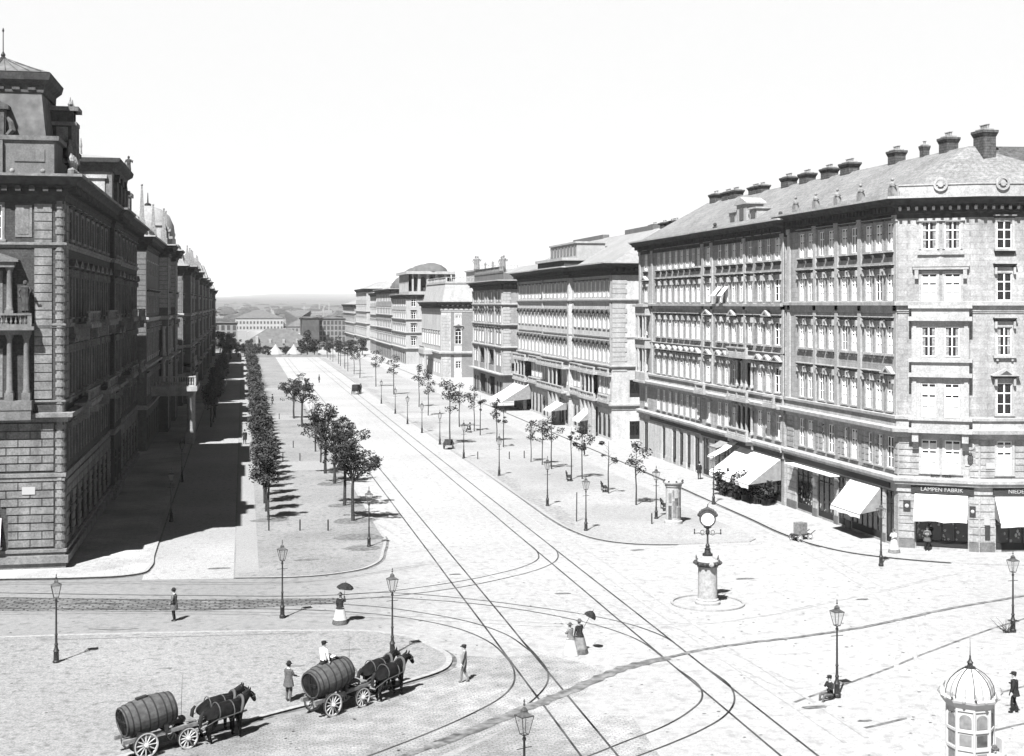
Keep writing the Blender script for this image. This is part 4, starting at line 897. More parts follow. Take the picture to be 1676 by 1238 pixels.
# ------------------------------------------------------------------ LEFT: near palace
UL = -11.6; VL = 92.8
ring = [(UL, 155), (UL, 131), (UL+.35, 131), (UL+.35, 124), (UL, 124), (UL, VL), (-30, VL), (-30, 155)]
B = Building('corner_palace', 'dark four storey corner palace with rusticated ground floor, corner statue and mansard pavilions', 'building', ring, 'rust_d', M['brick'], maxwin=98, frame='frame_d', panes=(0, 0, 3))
FL = [dict(z=6.9, h=2.2, hood='flat', sill='none'), dict(z=11.4, h=3.0, hood='ped', sill='bal'), dict(z=16.6, h=2.9, hood='ped', sill='bal'), dict(z=21.9, h=1.9, hood='band', sill='sill')]
f5 = B.frm(4); f6 = B.frm(5); f0 = B.frm(0)   # edge 4: street side near part, runs towards the corner; edge 5: front
for i, bs in ((4, [f5.L-3.2-k*3.5 for k in range(8)]), (2, [1.8, 5.2]), (0, [2.4+k*3.7 for k in range(6)])):
    B.rows(i, bs, FL, 1.35)
    for b in bs: B.win(i, b, 1.3, 1.7, 2.4, 'shop', 'none', 'sA', name='arched_window', pane=0, frame='shopdark')
for b in (4.75, 9.6, 14.4):
    for f in FL[1:]: 
        if f['z'] > 20: B.win(5, b, f['z']-.15, 1.75, 2.25, 'none', 'sill', frame='frame', pane=0)
        elif b > 5: B.win(5, b, f['z'], 1.6, f['h'], 'ped', 'bal', pane=0)
        else: B.win(5, b, f['z'], 1.5, f['h'], 'none', 'none', pane=0)
    if b > 5: B.win(5, b, 6.9, 1.6, 2.2, 'flat', 'none', pane=0)
    B.win(5, b if b > 5 else 5.0, .9, 2.2, 2.5, 'shop', 'none', 'sA', name='arched_window', pane=0, frame='shopdark')
B.walls(24.6, .3)
# rusticated lower storeys, front and street: real blocks with joints
def rust(i, s0, s1, z0, z1, pitch, blk, gaps=(), pr=.10, m='rust_d'):
    f = B.frm(i); mb = MB(f.p); z = z0; k = 0
    while z+pitch <= z1+.02:
        x = s0-(blk/2 if k % 2 else 0)
        while x < s1:
            a, b = max(s0, x)+.03, min(s1, x+blk)-.03
            segs = [(a, b)]
            for g0, g1, gz0, gz1, arch in gaps:
                if z+pitch <= gz0 or z >= gz1: continue
                w0, w1 = g0, g1
                if arch and z+pitch/2 > gz1-(g1-g0)/2:
                    c = (g0+g1)/2; r = (g1-g0)/2; hh = max(0, z+pitch/2-(gz1-r)); ww = math.sqrt(max(.02, r*r-hh*hh)); w0, w1 = c-ww, c+ww
                ns = []
                for p_, q_ in segs:
                    if w0 > p_ and w1 < q_: ns += [(p_, w0), (w1, q_)]
                    elif w0 <= p_ and w1 >= q_: pass
                    elif w0 <= p_ < w1: ns.append((w1, q_))
                    elif p_ < w0 <= q_: ns.append((p_, w0))
                    else: ns.append((p_, q_))
                segs = ns
            for p_, q_ in segs:
                if q_-p_ > .08:
                    d = pr*(1. if (k % 2) else .7)
                    mb.box(p_, q_, -.05, d, z+.045, z+pitch-.045)
            x += blk
        z += pitch; k += 1
    part('rusticated_stones', mb, M[m], B.root, B.o)
rust(5, .62, 18.3, 1.5, 5.8, .538, 1.5, [(5.0-1.5, 5.0+1.5, 0, 4.9, True), (9.6-1.5, 9.6+1.5, 0, 4.9, True), (14.4-1.5, 14.4+1.5, 0, 4.9, True)])
rust(5, .62, 18.3, 6.5, 9.7, .53, 1.5, [(8.4, 10.8, 6.2, 9.4, False), (13.2, 15.6, 6.2, 9.4, False)])
rust(4, .1, f5.L-.62, 1.5, 5.8, .538, 1.2, [(b-1.15, b+1.15, 0, 4.9, True) for b in [f5.L-3.2-k*3.5 for k in range(8)]])
rust(0, .1, f0.L-.1, 1.5, 5.8, .538, 1.2, [(b-1.15, b+1.15, 0, 4.9, True) for b in [2.4+k*3.7 for k in range(6)]])
for i, e, s0, s1 in ((5, 0, .75, 1.85), (4, 1, f5.L-1.85, f5.L-.75)):
    B.quoins(i, s0, s1, 11.25, 24.2, .585, .08, end=e, alt=0.)
# corner shaft with rings
mb = MB(); cx, cy = UL-.28, VL+.28
mb.lathe([(.34, .0), (.34, 24.5)], 12, (cx, cy, 0))
for k in range(41):
    z = 1.4+k*.56
    if 9.6 < z < 10.6 or 21.1 < z < 21.8: continue
    mb.lathe([(.40, z), (.40, z+.30)], 10, (cx, cy, 0))
part('corner_shaft', mb, M['rust_d'], B.root, B.o)
vis = ring[0:7]
for z0, z1, pj, nm in ((-.1, .95, .3, 'plinth'), (.95, 1.35, .18, 'plinth'), (5.85, 6.35, .14, 'string_course'), (9.75, 10.35, .62, 'string_course'), (10.95, 11.15, .12, 'string_course'), (15.95, 16.2, .12, 'string_course'), (21.2, 21.55, .2, 'string_course')):
    B.band([(-.05, z0), (pj*.4, z0), (pj*.45, z0+(z1-z0)*.55), (pj, z0+(z1-z0)*.55), (pj, z1), (-.05, z1+.03)], nm, pts=vis, closed=False)
B.cornice(24.3, 26.0, 1.3, (5, 4, 2, 0), step=.84, bw=.34)
# aedicule with columns, balcony and statue on the front
f = f6
for x in (3.35, 6.15, 2.3, 7.2):
    for z0, z1 in ((11.2, 15.5), (16.6, 19.9)):
        if x in (2.3, 7.2) and z0 > 16: continue
        mb = MB(f.p); mb.box(x-.27, x+.27, -.05, .66, z0, z0+.5); mb.lathe([(.25, z0+.5), (.25, z0+.62), (.2, z0+.7), (.17, z1-.35), (.26, z1-.1), (.26, z1)], 12, (x, .36, 0)); part('column', mb, M['stone_g'], B.root, B.o, smooth=True)
mb = MB(f.p); mb.box(2.0, 7.5, -.05, .8, 15.5, 15.8); mb.box(1.75, 7.75, -.05, 1.05, 15.8, 16.05); balustrade(mb, 1.9, 7.6, .85, 16.05, .85, .3, 6)
mb.box(1.95, 7.55, -.05, .9, 9.95, 10.6); mb.box(1.9, 7.6, -.05, .95, 10.6, 11.2)
part('balcony', mb, M['stone_g'], B.root, B.o)
mb = MB(f.p); mb.box(3.0, 6.5, -.05, .7, 19.9, 20.25); mb.vprism([(2.75, 20.253), (6.75, 20.253), (6.75, 20.4), (4.75, 21.1), (2.75, 20.4)], -.05, .85); part('pediment', mb, M['stone_g'], B.root, B.o)
mb = MB(); p = f.p((2.35, .55, 0)); statue(mb, p.x, p.y, 16.95, 2.1); mb.box(p.x-.35, p.x+.35, p.y-.3, p.y+.3, 16.2, 16.95); part('balcony_statue', mb, M['statue_d'], B.root, B.o)
mb = MB(f.p); mb.box(2.0, 3.05, -.02, .05, 21.9, 24.0); mb.box(2.2, 2.85, .045, .075, 22.1, 23.8); part('wall_panel', mb, M['rust_d'], B.root, B.o)
mb = MB(f.p); mb.box(1.8, 2.62, .0, .12, 5.0, 5.5); part('street_sign', mb, M['letter'], B.root, B.o)
mb = MB(f.p); mb.box(3.85, 6.2, .1, .55, 1.5, 1.6); mb.loft([[(3.9, .12, 3.5), (6.2, .12, 3.5), (6.2, .7, 1.6), (3.9, .7, 1.6)], [(3.9, .08, 3.5), (6.2, .08, 3.5), (6.2, .66, 1.57), (3.9, .66, 1.57)]]); part('awning', mb, M['awning'], B.root, B.o)
# wall lanterns/brackets and balconies along the street side
for i, fr_, sl in ((4, f5, [(f5.L-12, f5.L-5.2), (f5.L-26, f5.L-19)]), (0, f0, [(3, 10), (14, 20)])):
    for a_, b_ in sl:
        for z in (10.3, 15.8):
            mb = MB(fr_.p); mb.box(a_, b_, -.05, 1.2, z, z+.3); balustrade(mb, a_, b_, 1.0, z+.3, .9, .55, 5)
            for x in (a_+.4, b_-.4): mb.box(x-.2, x+.2, -.05, 1.0, z-.8, z-.002)
            part('balcony', mb, M['rust_d'], B.root, B.o)
# corner pavilion: parapet, mansard, upper cornice, shallow roof, finial
mb = MB(); x1 = -11.95; x0 = -22.
mb.box(x0, x1-.3, 93.1, 101, 25.9, 28.3); mb.box(x0, x1, 92.95, 101.2, 28.3, 28.6)
mb.T = F((x1-.3, 93.1), (x0, 93.1)).p; mb.box(.6, 2.5, -.02, .06, 26.9, 27.7); mb.box(3.2, 6.6, -.02, .25, 26, 28.25)
part('attic_parapet', mb, M['stone_g'], B.root, B.o)
mb = MB(); mb.loft([[(x1-.9, 93.6, 28.6), (x0, 93.6, 28.6), (x0, 100.6, 28.6), (x1-.9, 100.6, 28.6)], [(x1-1.25, 94.1, 31.6), (x0, 94.1, 31.6), (x0, 100.1, 31.6), (x1-1.25, 100.1, 31.6)]])
ms = part('mansard_roof', mb, M['lead'], B.root, B.o)
mb = MB(); sweep(mb, [(x1-1.2, 100.1), (x1-1.2, 94.1), (x0, 94.1)], [(-.1, 31.55), (.1, 31.6), (.12, 32.1), (.5, 32.4), (.62, 32.85), (-.1, 32.95)], False)
mb.T = F((x1-1.2, 94.1), (x0, 94.1)).p
for k in range(9): mb.box(.4+k*1.0, .9+k*1.0, .08, .2, 31.75, 32.0)
part('roof_cornice', mb, M['trim_d'], B.root, B.o, parent=ms)
mb = MB(); hip(mb, [(x0, 100.7), (x1-.65, 100.7), (x1-.65, 93.5), (x0, 93.5)], (-16.1, 97.), (-16.2, 97.), 32.9, 34.3)
for k in range(10): 
    xx = x1-1.2-k*.75; mb.tube([(xx, 93.55, 32.98), (xx+(-16.1-xx)*.9, 96.7, 34.24)], .03, 4)
part('roof', mb, M['lead'], B.root, B.o, parent=ms)
mb = MB(); mb.lathe([(.2, 34.1), (.26, 34.3), (.12, 34.42), (.16, 34.55), (.08, 34.7), (.035, 34.8), (.03, 36.1), (.08, 36.2), (.02, 36.4)], 8, (-16.1, 97, 0)); part('finial', mb, M['iron'], B.root, B.o, parent=ms)
def dormer(f, x, d, z, w, h, ped=True):
    mb = MB(f.p); mb.box(x-w/2, x+w/2, d-1.4, d, z, z+h); mb.box(x-w/2-.2, x+w/2+.2, d-1.3, d+.25, z+h, z+h+.25)
    if ped: mb.vprism([(x-w/2-.2, z+h+.253), (x+w/2+.2, z+h+.253), (x, z+h+.9)], d-1.0, d+.25)
    for s_ in (-1, 1):
        mb.tube([(x+s_*(w/2+.12), d-.1, z), (x+s_*(w/2+.42), d-.1, z+.35), (x+s_*(w/2+.3), d-.1, z+.9), (x+s_*(w/2+.1), d-.1, z+1.2)], [.2, .24, .18, .1], 6)
        mb.box(x+s_*w*.4-.12, x+s_*w*.4+.12, d-.05, d+.12, z, z+h-.003)
    dm = part('dormer', mb, M['trim_d'], B.root, B.o)
    mb = MB(f.p); mb.box(x-w*.24, x+w*.24, d-.2, d+.03, z+.4, z+h*.8); part('dormer_window', mb, M['glass'], B.root, B.o, parent=dm)
dormer(f6, 4.75, -.35, 28.6, 2.1, 1.7); dormer(f5, f5.L-5.6, -.1, 27.3, 1.4, 3.6, False); dormer(f5, f5.L-7.7, -.1, 26.0, 1.3, 2.0, False)
mb = MB(f5.p); x = f5.L-5.6
for z0, z1, d in ((27.3, 27.6, .28), (28.5, 28.75, .22), (29.9, 30.15, .26), (30.9, 31.2, .4)): mb.box(x-.7-d, x+.7+d, -1.55, d, z0, z1)
for s_ in (-1, 1):
    mb.box(x+s_*.62-.14, x+s_*.62+.14, -.1, .24, 27.6, 29.9); mb.lathe([(.12, 31.2), (.2, 31.4), (.08, 31.6), (.02, 31.9)], 6, (x+s_*.6, -.2, 0))
mb.box(x+.7, x+.86, -1.1, -.35, 28.85, 29.8); mb.tube([(x+.85, -.3, 27.5), (x+1.2, -.2, 27.8), (x+1.05, -.2, 28.4), (x+.85, -.2, 28.9)], [.22, .26, .18, .12], 6)
part('dormer_ornament', mb, M['rust_d'], B.root, B.o)
for z, s0 in ((26.2, f5.L-1.5),):
    for k in range(3):
        mb = MB(f5.p); x = f5.L-1.4-k*1.1; mb.lathe([(.2, 26.), (.28, 26.5), (.1, 26.7), (.24, 27.1), (.05, 27.6)], 8, (x, .3, 0)); part('roof_urn', mb, M['statue'], B.root, B.o)
mb = MB(); mb.T = F((UL, 124), (UL, 103)).p; balustrade(mb, .2, 19, -.3, 25.98, 1.0, .4, 5); part('roof_balustrade', mb, M['trim_d'], B.root, B.o)
for k in range(4):
    mb = MB(f6.p); mb.ball((1.2+k*1.9, .95, 26.15), .17, 8, 6); part('cornice_ball', mb, M['statue'], B.root, B.o)
# second pavilion further along
mb = MB(); mb.box(-21, -12.2, 132.5, 148, 26, 30.3); pv = part('roof_pavilion', mb, M['stone_g'], B.root, B.o)
mb = MB(); sweep(mb, [(-12.2, 148), (-12.2, 132.5), (-21, 132.5)], [(-.1, 30), (.1, 30.1), (.2, 30.6), (.7, 30.9), (.8, 31.3), (-.1, 31.4)], False); part('roof_cornice', mb, M['trim_d'], B.root, B.o, parent=pv)
mb = MB(); hip(mb, [(-21, 148.6), (-11.5, 148.6), (-11.5, 131.8), (-21, 131.8)], (-16, 141), (-16, 141.1), 31.3, 32.6); mb.lathe([(.15, 32.4), (.1, 33.2), (.15, 33.4), (.03, 34.2)], 6, (-16, 141, 0)); part('roof', mb, M['roof_l'], B.root, B.o, parent=pv)
for x in (-13.6, -16.4, -19.2):
    mb = MB(); mb.T = F((-12.2, 132.5), (-21, 132.5)).p; a = -12.2-x; mb.box(a-.75, a+.75, -.2, .12, 26.5, 29.4); mb.box(a-.95, a+.95, -.2, .3, 29.4, 29.75); part('dormer', mb, M['stone_w'], B.root, B.o, parent=pv)
for y in (135, 139, 143):
    mb = MB(); mb.T = F((-12.2, 148), (-12.2, 132.5)).p; a = 148-y; mb.box(a-.9, a+.9, -.2, .35, 26.2, 29.2); mb.vprism([(a-1.1, 29.2), (a+1.1, 29.2), (a, 30)], -.2, .5); part('dormer', mb, M['trim_d'], B.root, B.o, parent=pv)
mb = MB(); statue(mb, -11.9, 147.6, 31.3, 1.9); part('roof_statue', mb, M['statue_d'], B.root, B.o)
for y in (149.5, 152, 153.6):
    mb = MB(); mb.box(-13.4, -12.1, y-.5, y+.5, 26, 29.2); mb.box(-13.6, -11.9, y-.65, y+.65, 29.2, 29.6); part('chimney', mb, M['stone_g'], B.root, B.o)
B.flush()

# ------------------------------------------------------------------ LEFT: second palace with obelisks, dome and porch
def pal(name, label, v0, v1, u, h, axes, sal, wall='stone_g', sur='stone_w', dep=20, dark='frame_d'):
    """sal: projections (v0,v1,d) sorted by v descending"""
    ring = [(u, v1)]
    for a, b, d in sal: ring += [(u, b), (u+d, b), (u+d, a), (u, a)]
    ring += [(u, v0), (u-dep, v0), (u-dep, v1)]
    rr = [ring[0]]
    for q in ring[1:]:
        if (V3((*q, 0))-V3((*rr[-1], 0))).length > .01: rr.append(q)
    B = Building(name, label, 'building', rr, sur, M[wall], detail=False, frame=dark, panes=(0, 0, 3))
    ns = len(rr)
    for i in range(ns):
        f = B.frm(i)
        if f.n.x > .5 and f.L > 3:
            n = max(1, int(f.L/3.4)); bs = [f.L*(k+.5)/n for k in range(n)]
            B.rows(i, bs, [dict(z=6.6, h=2.3, hood='flat', sill='none'), dict(z=11.3, h=2.9, hood='ped', sill='bal'), dict(z=16.4, h=2.2, hood='flat', sill='none')]+([dict(z=h-4.6, h=1.6, hood='none', sill='none')] if h > 23 else []), 1.35)
            for b in bs: B.win(i, b, .8, 1.6, 3.2, 'shop', 'none', 's', name='shop_window', pane=0, frame='shopdark')
    B.walls(h-1.2)
    for z0, pj in ((5.0, .4), (9.9, .5), (15.4, .3)): B.band([(-.05, z0), (.1, z0), (.12, z0+.25), (pj, z0+.25), (pj, z0+.5), (-.05, z0+.56)])
    B.cornice(h-1.7, h, 1.1, [i for i in range(ns) if B.frm(i).n.x > .5], step=1.0, bw=.4)
    B.quoins(ns-3, .06, 1.6, .5, h-2, .62, .06, 'quoins', M['stone_g'], .3)
    for i in range(ns):
        f = B.frm(i)
        if f.n.x > .5 and f.L < 9 and f.L > 3: B.quoins(i, f.L-.9, f.L-.05, .6, h-2, .7, .08, end=1)
    return B
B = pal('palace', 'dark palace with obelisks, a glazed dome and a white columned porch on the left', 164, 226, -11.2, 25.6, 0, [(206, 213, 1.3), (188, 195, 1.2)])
for i in range(len(B.ring)):
    f = B.frm(i)
    if f.n.y < -.5 and f.L < 3:   # lit end faces of the projections
        B.quoins(i, .06, f.L-.06, 17, 24.0, .62, .06, alt=0.)
        for z in (7, 11.5): 
            mb = MB(f.p); mb.lathe([(.42, z-1), (.42, z-.5), (.3, z-.4), (.25, z+2.6), (.42, z+3)], 8, (f.L/2, .3, 0)); part('column', mb, M['stone_w'], B.root, B.o)
def obelisk(x, y, z, h, w=.36):
    mb = MB(); mb.box(x-w*1.3, x+w*1.3, y-w*1.3, y+w*1.3, z, z+.9); mb.box(x-w, x+w, y-w, y+w, z+.9, z+1.9); mb.taper(x-w*.75, x+w*.75, y-w*.75, y+w*.75, z+1.9, z+h-.3, .35); mb.ball((x, y, z+h-.15), w*.4, 6, 5); part('obelisk', mb, M['statue'], B.root, B.o)
for y, x in ((165.2, -11.8), (181, -11.5), (189, -10.6), (194, -10.6)): obelisk(x, y, 25.6, 6.2 if y < 172 else 5.0)

mb = MB(); mb.box(-19, -10.3, 206, 216, 25.6, 27.6); mb.lathe([(4.0, 27.6), (4.0, 28.2), (3.85, 29.4), (3.2, 30.9), (2.0, 31.9), (.5, 32.4)], 20, (-14.2, 211, 0)); part('dome', mb, M['roof_l'], B.root, B.o, smooth=True)
mb = MB(); mb.lathe([(.5, 32.3), (.5, 32.7), (.12, 32.9), (.05, 34.4)], 8, (-14.2, 211, 0)); part('finial', mb, M['iron'], B.root, B.o)
mb = MB(); mb.loft([[(-11.8, 173, 25.6), (-11.8, 185, 25.6), (-19, 185, 25.6), (-19, 173, 25.6)], [(-13, 174, 28.6), (-13, 184, 28.6), (-19, 184, 28.6), (-19, 174, 28.6)]]); part('mansard_roof', mb, M['roof_l'], B.root, B.o)
mb = MB(); mb.T = F((-11.2, 186), (-11.2, 172)).p; balustrade(mb, .1, 14, -.3, 25.6, 1.2, .5, 5); part('roof_balustrade', mb, M['stone_w'], B.root, B.o)
for y in (193, 198, 204, 209, 216, 222):
    mb = MB(); mb.box(-12.2, -10.9, y-.8, y+.8, 25.5, 28.4); mb.box(-12.4, -10.7, y-1, y+1, 28.4, 28.8); part('chimney', mb, M['stone_w'], B.root, B.o)
# porch over the pavement
mb = MB(); mb.box(-11.15, -6.05, 171.5, 181.5, 6.1, 6.7); mb.box(-11.15, -5.6, 171.0, 182, 6.7, 7.3)
mb.T = F((-5.75, 171.3), (-11.1, 171.3)).p; balustrade(mb, 0, 5.3, -.15, 7.3, 1.25, .3, 6); mb.T = F((-5.8, 181.8), (-5.8, 171.4)).p; balustrade(mb, 0, 10.4, -.15, 7.3, 1.25, .4, 6)
pc = part('porch', mb, M['stone_w'], B.root, B.o)
for y in (172, 175.2, 178.2, 181):
    mb = MB(); mb.box(-7.05, -6.05, y-.45, y+.45, .1, 1.6); mb.lathe([(.46, 1.6), (.46, 1.85), (.4, 2), (.36, 5.6), (.46, 5.8), (.46, 6.1)], 14, (-6.5, y, 0)); part('porch_column', mb, M['stone_w'], B.root, B.o, smooth=True, parent=pc)
B.flush()
B = pal('palace', 'row palace with pale corner columns beyond the porch', 236, 300, -10.2, 24.2, 0, [(283, 292, 1.2), (255, 263, 1.2), (241, 249, 1.2)])
for y in (237, 248, 256, 262, 284, 291): obelisk(-9.4, y, 24.2, 3.4)
mb = MB(); mb.loft([[(-9.9, 240, 24.2), (-9.9, 253, 24.2), (-18, 253, 24.2), (-18, 240, 24.2)], [(-11.2, 241, 28), (-11.2, 252, 28), (-18, 252, 28), (-18, 241, 28)]]); part('mansard_roof', mb, M['roof_l'], B.root, B.o)
mb = MB(); mb.loft([[(-9.9, 265, 24.2), (-9.9, 281, 24.2), (-18, 281, 24.2), (-18, 265, 24.2)], [(-11.2, 266, 27), (-11.2, 280, 27), (-18, 280, 27), (-18, 266, 27)]]); part('mansard_roof', mb, M['roof_l'], B.root, B.o)
mb = MB(); mb.T = F((-10.2, 255), (-10.2, 238)).p; mb.box(2, 14, -.05, 2, 6.6, 7.2); balustrade(mb, 2, 14, 1.8, 7.2, 1, .6, 5); part('balcony', mb, M['stone_w'], B.root, B.o)
B.flush()
B = pal('palace', 'far dark palace with pale mansard roofs on the left row', 310, 388, -10.2, 23.6, 0, [(372, 384, 1.1), (338, 348, 1.1), (314, 322, 1.1)])
for a, b in ((311, 322), (338, 348), (372, 384)):
    mb = MB(); mb.loft([[(-9, a, 23.6), (-9, b, 23.6), (-17, b, 23.6), (-17, a, 23.6)], [(-10.6, a+1.2, 28), (-10.6, b-1.2, 28), (-16, b-1.2, 28), (-16, a+1.2, 28)]]); part('mansard_roof', mb, M['roof_l'], B.root, B.o)
B.flush()
B = pal('palace', 'farthest house of the left row ending at the cross street', 400, 478, -10.3, 22.2, 0, [(460, 472, 1.), (404, 414, 1.)])
for a, b in ((401, 414), (460, 472)):
    mb = MB(); mb.loft([[(-9.2, a, 22.2), (-9.2, b, 22.2), (-17, b, 22.2), (-17, a, 22.2)], [(-11, a+1.5, 26.5), (-11, b-1.5, 26.5), (-16, b-1.5, 26.5), (-16, a+1.5, 26.5)]]); part('mansard_roof', mb, M['roof_l'], B.root, B.o)
B.flush()

# ------------------------------------------------------------------ far end of the street
def far_block(name, label, x0, x1, y0, dep, h, rh, wall='farwall', roof='roof_f', cols=8, rows=3, hipd=True):
    o = V3((x0, y0, 0)); root = thing(name, label, 'building', o)
    mb = MB(); mb.box(x0, x1, y0, y0+dep, -.5, h); part('wall', mb, M[wall], root, o)
    mb = MB(); k = dep/2 if hipd else .5
    hip(mb, [(x1+.5, y0-.5), (x0-.5, y0-.5), (x0-.5, y0+dep+.5), (x1+.5, y0+dep+.5)], (x1-k, y0+dep/2), (x0+k, y0+dep/2), h+.01, h+rh)
    rf = part('roof', mb, M[roof], root, o)
    w = MB(); w.box(-.55, .55, -.12, .04, 0, 1.7); me = w.mesh('window', [M['farwin']])
    for r in range(rows):
        for c in range(cols): obj('window', me, root, (x1-x0)*(c+.5)/cols*V3((1, 0, 0))+V3((0, 0, .8+(h-1.4)*r/rows+.3)))
    return root, o, rf
far_block('house', 'three storey pale house at the far left end of the street', -14.5, -2.2, 505, 14, 10.6, .6, cols=6, rows=4)
r_, o_, rf = far_block('market_hall', 'long low hall with a big tiled roof closing the street', -1, 25, 462, 18, 2.9, 6.2, cols=9, rows=1)
for x in (1.6, 4.6):
    mb = MB(); mb.box(x-.45, x+.45, 463, 467, 3.5, 8.2 if x < 2 else 6.6); part('chimney', mb, M['farwall_w'], r_, o_, parent=rf)
for x in (9, 13.5, 18):
    mb = MB(); mb.box(x-.4, x+.4, 463.6, 466, 3.6, 5.6); part('dormer', mb, M['farwall_w'], r_, o_, parent=rf)
far_block('barracks', 'long white many-windowed building behind the hall roof', -5, 26, 900, 26, 8.2, 5.4, wall='farwall_w', cols=14, rows=2)
far_block('barracks', 'second grey roofed building behind the white one', 26, 40, 820, 30, 4, 9.5, cols=6, rows=1)
far_block('warehouse', 'dark warehouse right of the hall, behind the trees', 25.5, 33, 600, 20, 11.3, .6, wall='farwall_d', cols=4, rows=2)
far_block('house', 'pale four storey house at the far right end of the street', 33.4, 47, 610, 18, 11.0, 1.0, cols=8, rows=4)
far_block('shed', 'low dark roofed shed in front of the pale far house', 26, 42, 520, 8, 1.8, 1.2, wall='farwall_w', roof='farwall_d', cols=6, rows=1)
for x, w, lb in ((10.6, 2.9, 'left white pointed tent before the hall'), (16.6, 2.6, 'right white pointed tent before the hall')):
    root = thing('tent', lb, 'tent', (x, 455, 0)); mb = MB(); n = 10
    mb.loft([[(w*math.cos(t*.628), w*math.sin(t*.628), z) for t in range(n)] for z in (0, .9)]+[[(w*.3*math.cos(t*.628), w*.3*math.sin(t*.628), 3.0) for t in range(n)], [(.05*math.cos(t*.628), .05*math.sin(t*.628), 4.2) for t in range(n)]]); part('canvas', mb, M['tent'], root)
    mb = MB(); mb.tube([(0, 0, 4.1), (0, 0, 4.7)], .06, 5); part('pole', mb, M['wood_d'], root)
mb = MB()
for k in range(34):
    y = R.uniform(950, 2600); x = R.uniform(-.14, .26)*y; t = max(0, (y-1500)/7900); z0 = -1+t**1.1*62; h = R.uniform(9, 20)
    mb.box(x-1, x+1, y-1, y+1, z0-3, z0+h*.7); mb.taper(x-1.4, x+1.4, y-1.4, y+1.4, z0+h*.7, z0+h, .1)
for k in range(520):
    y = R.uniform(950, 4500); x = R.uniform(-.16, .30)*y; t = max(0, (y-1500)/7900); z0 = -1+t**1.1*62; w = R.uniform(3, 9); h = R.uniform(2.5, 6)
    mb.box(x-w, x+w, y-4, y+4, z0-4, z0+h)
structure('far_town', mb, M['farwall'], kind='stuff')
mb = MB()
for k in range(900):
    y = R.uniform(950, 5200); x = R.uniform(-.16, .30)*y; t = max(0, (y-1500)/7900); z0 = -1+t**1.1*62; r = R.uniform(3, 8)
    mb.ball((x, y, z0+r*.4), r, 6, 4, R.uniform(1, 3), 1, .7)
structure('far_trees', mb, M['leaf_f'], kind='stuff')
mb = MB(); mb.box(1, 30, 448.2, 448.6, 0, .8); o = thing('garden_wall', 'low pale wall across the far end of the street', 'wall', (1, 448.2, 0)); part('wall_face', mb, M['farwall'], o, (1, 448.2, 0))
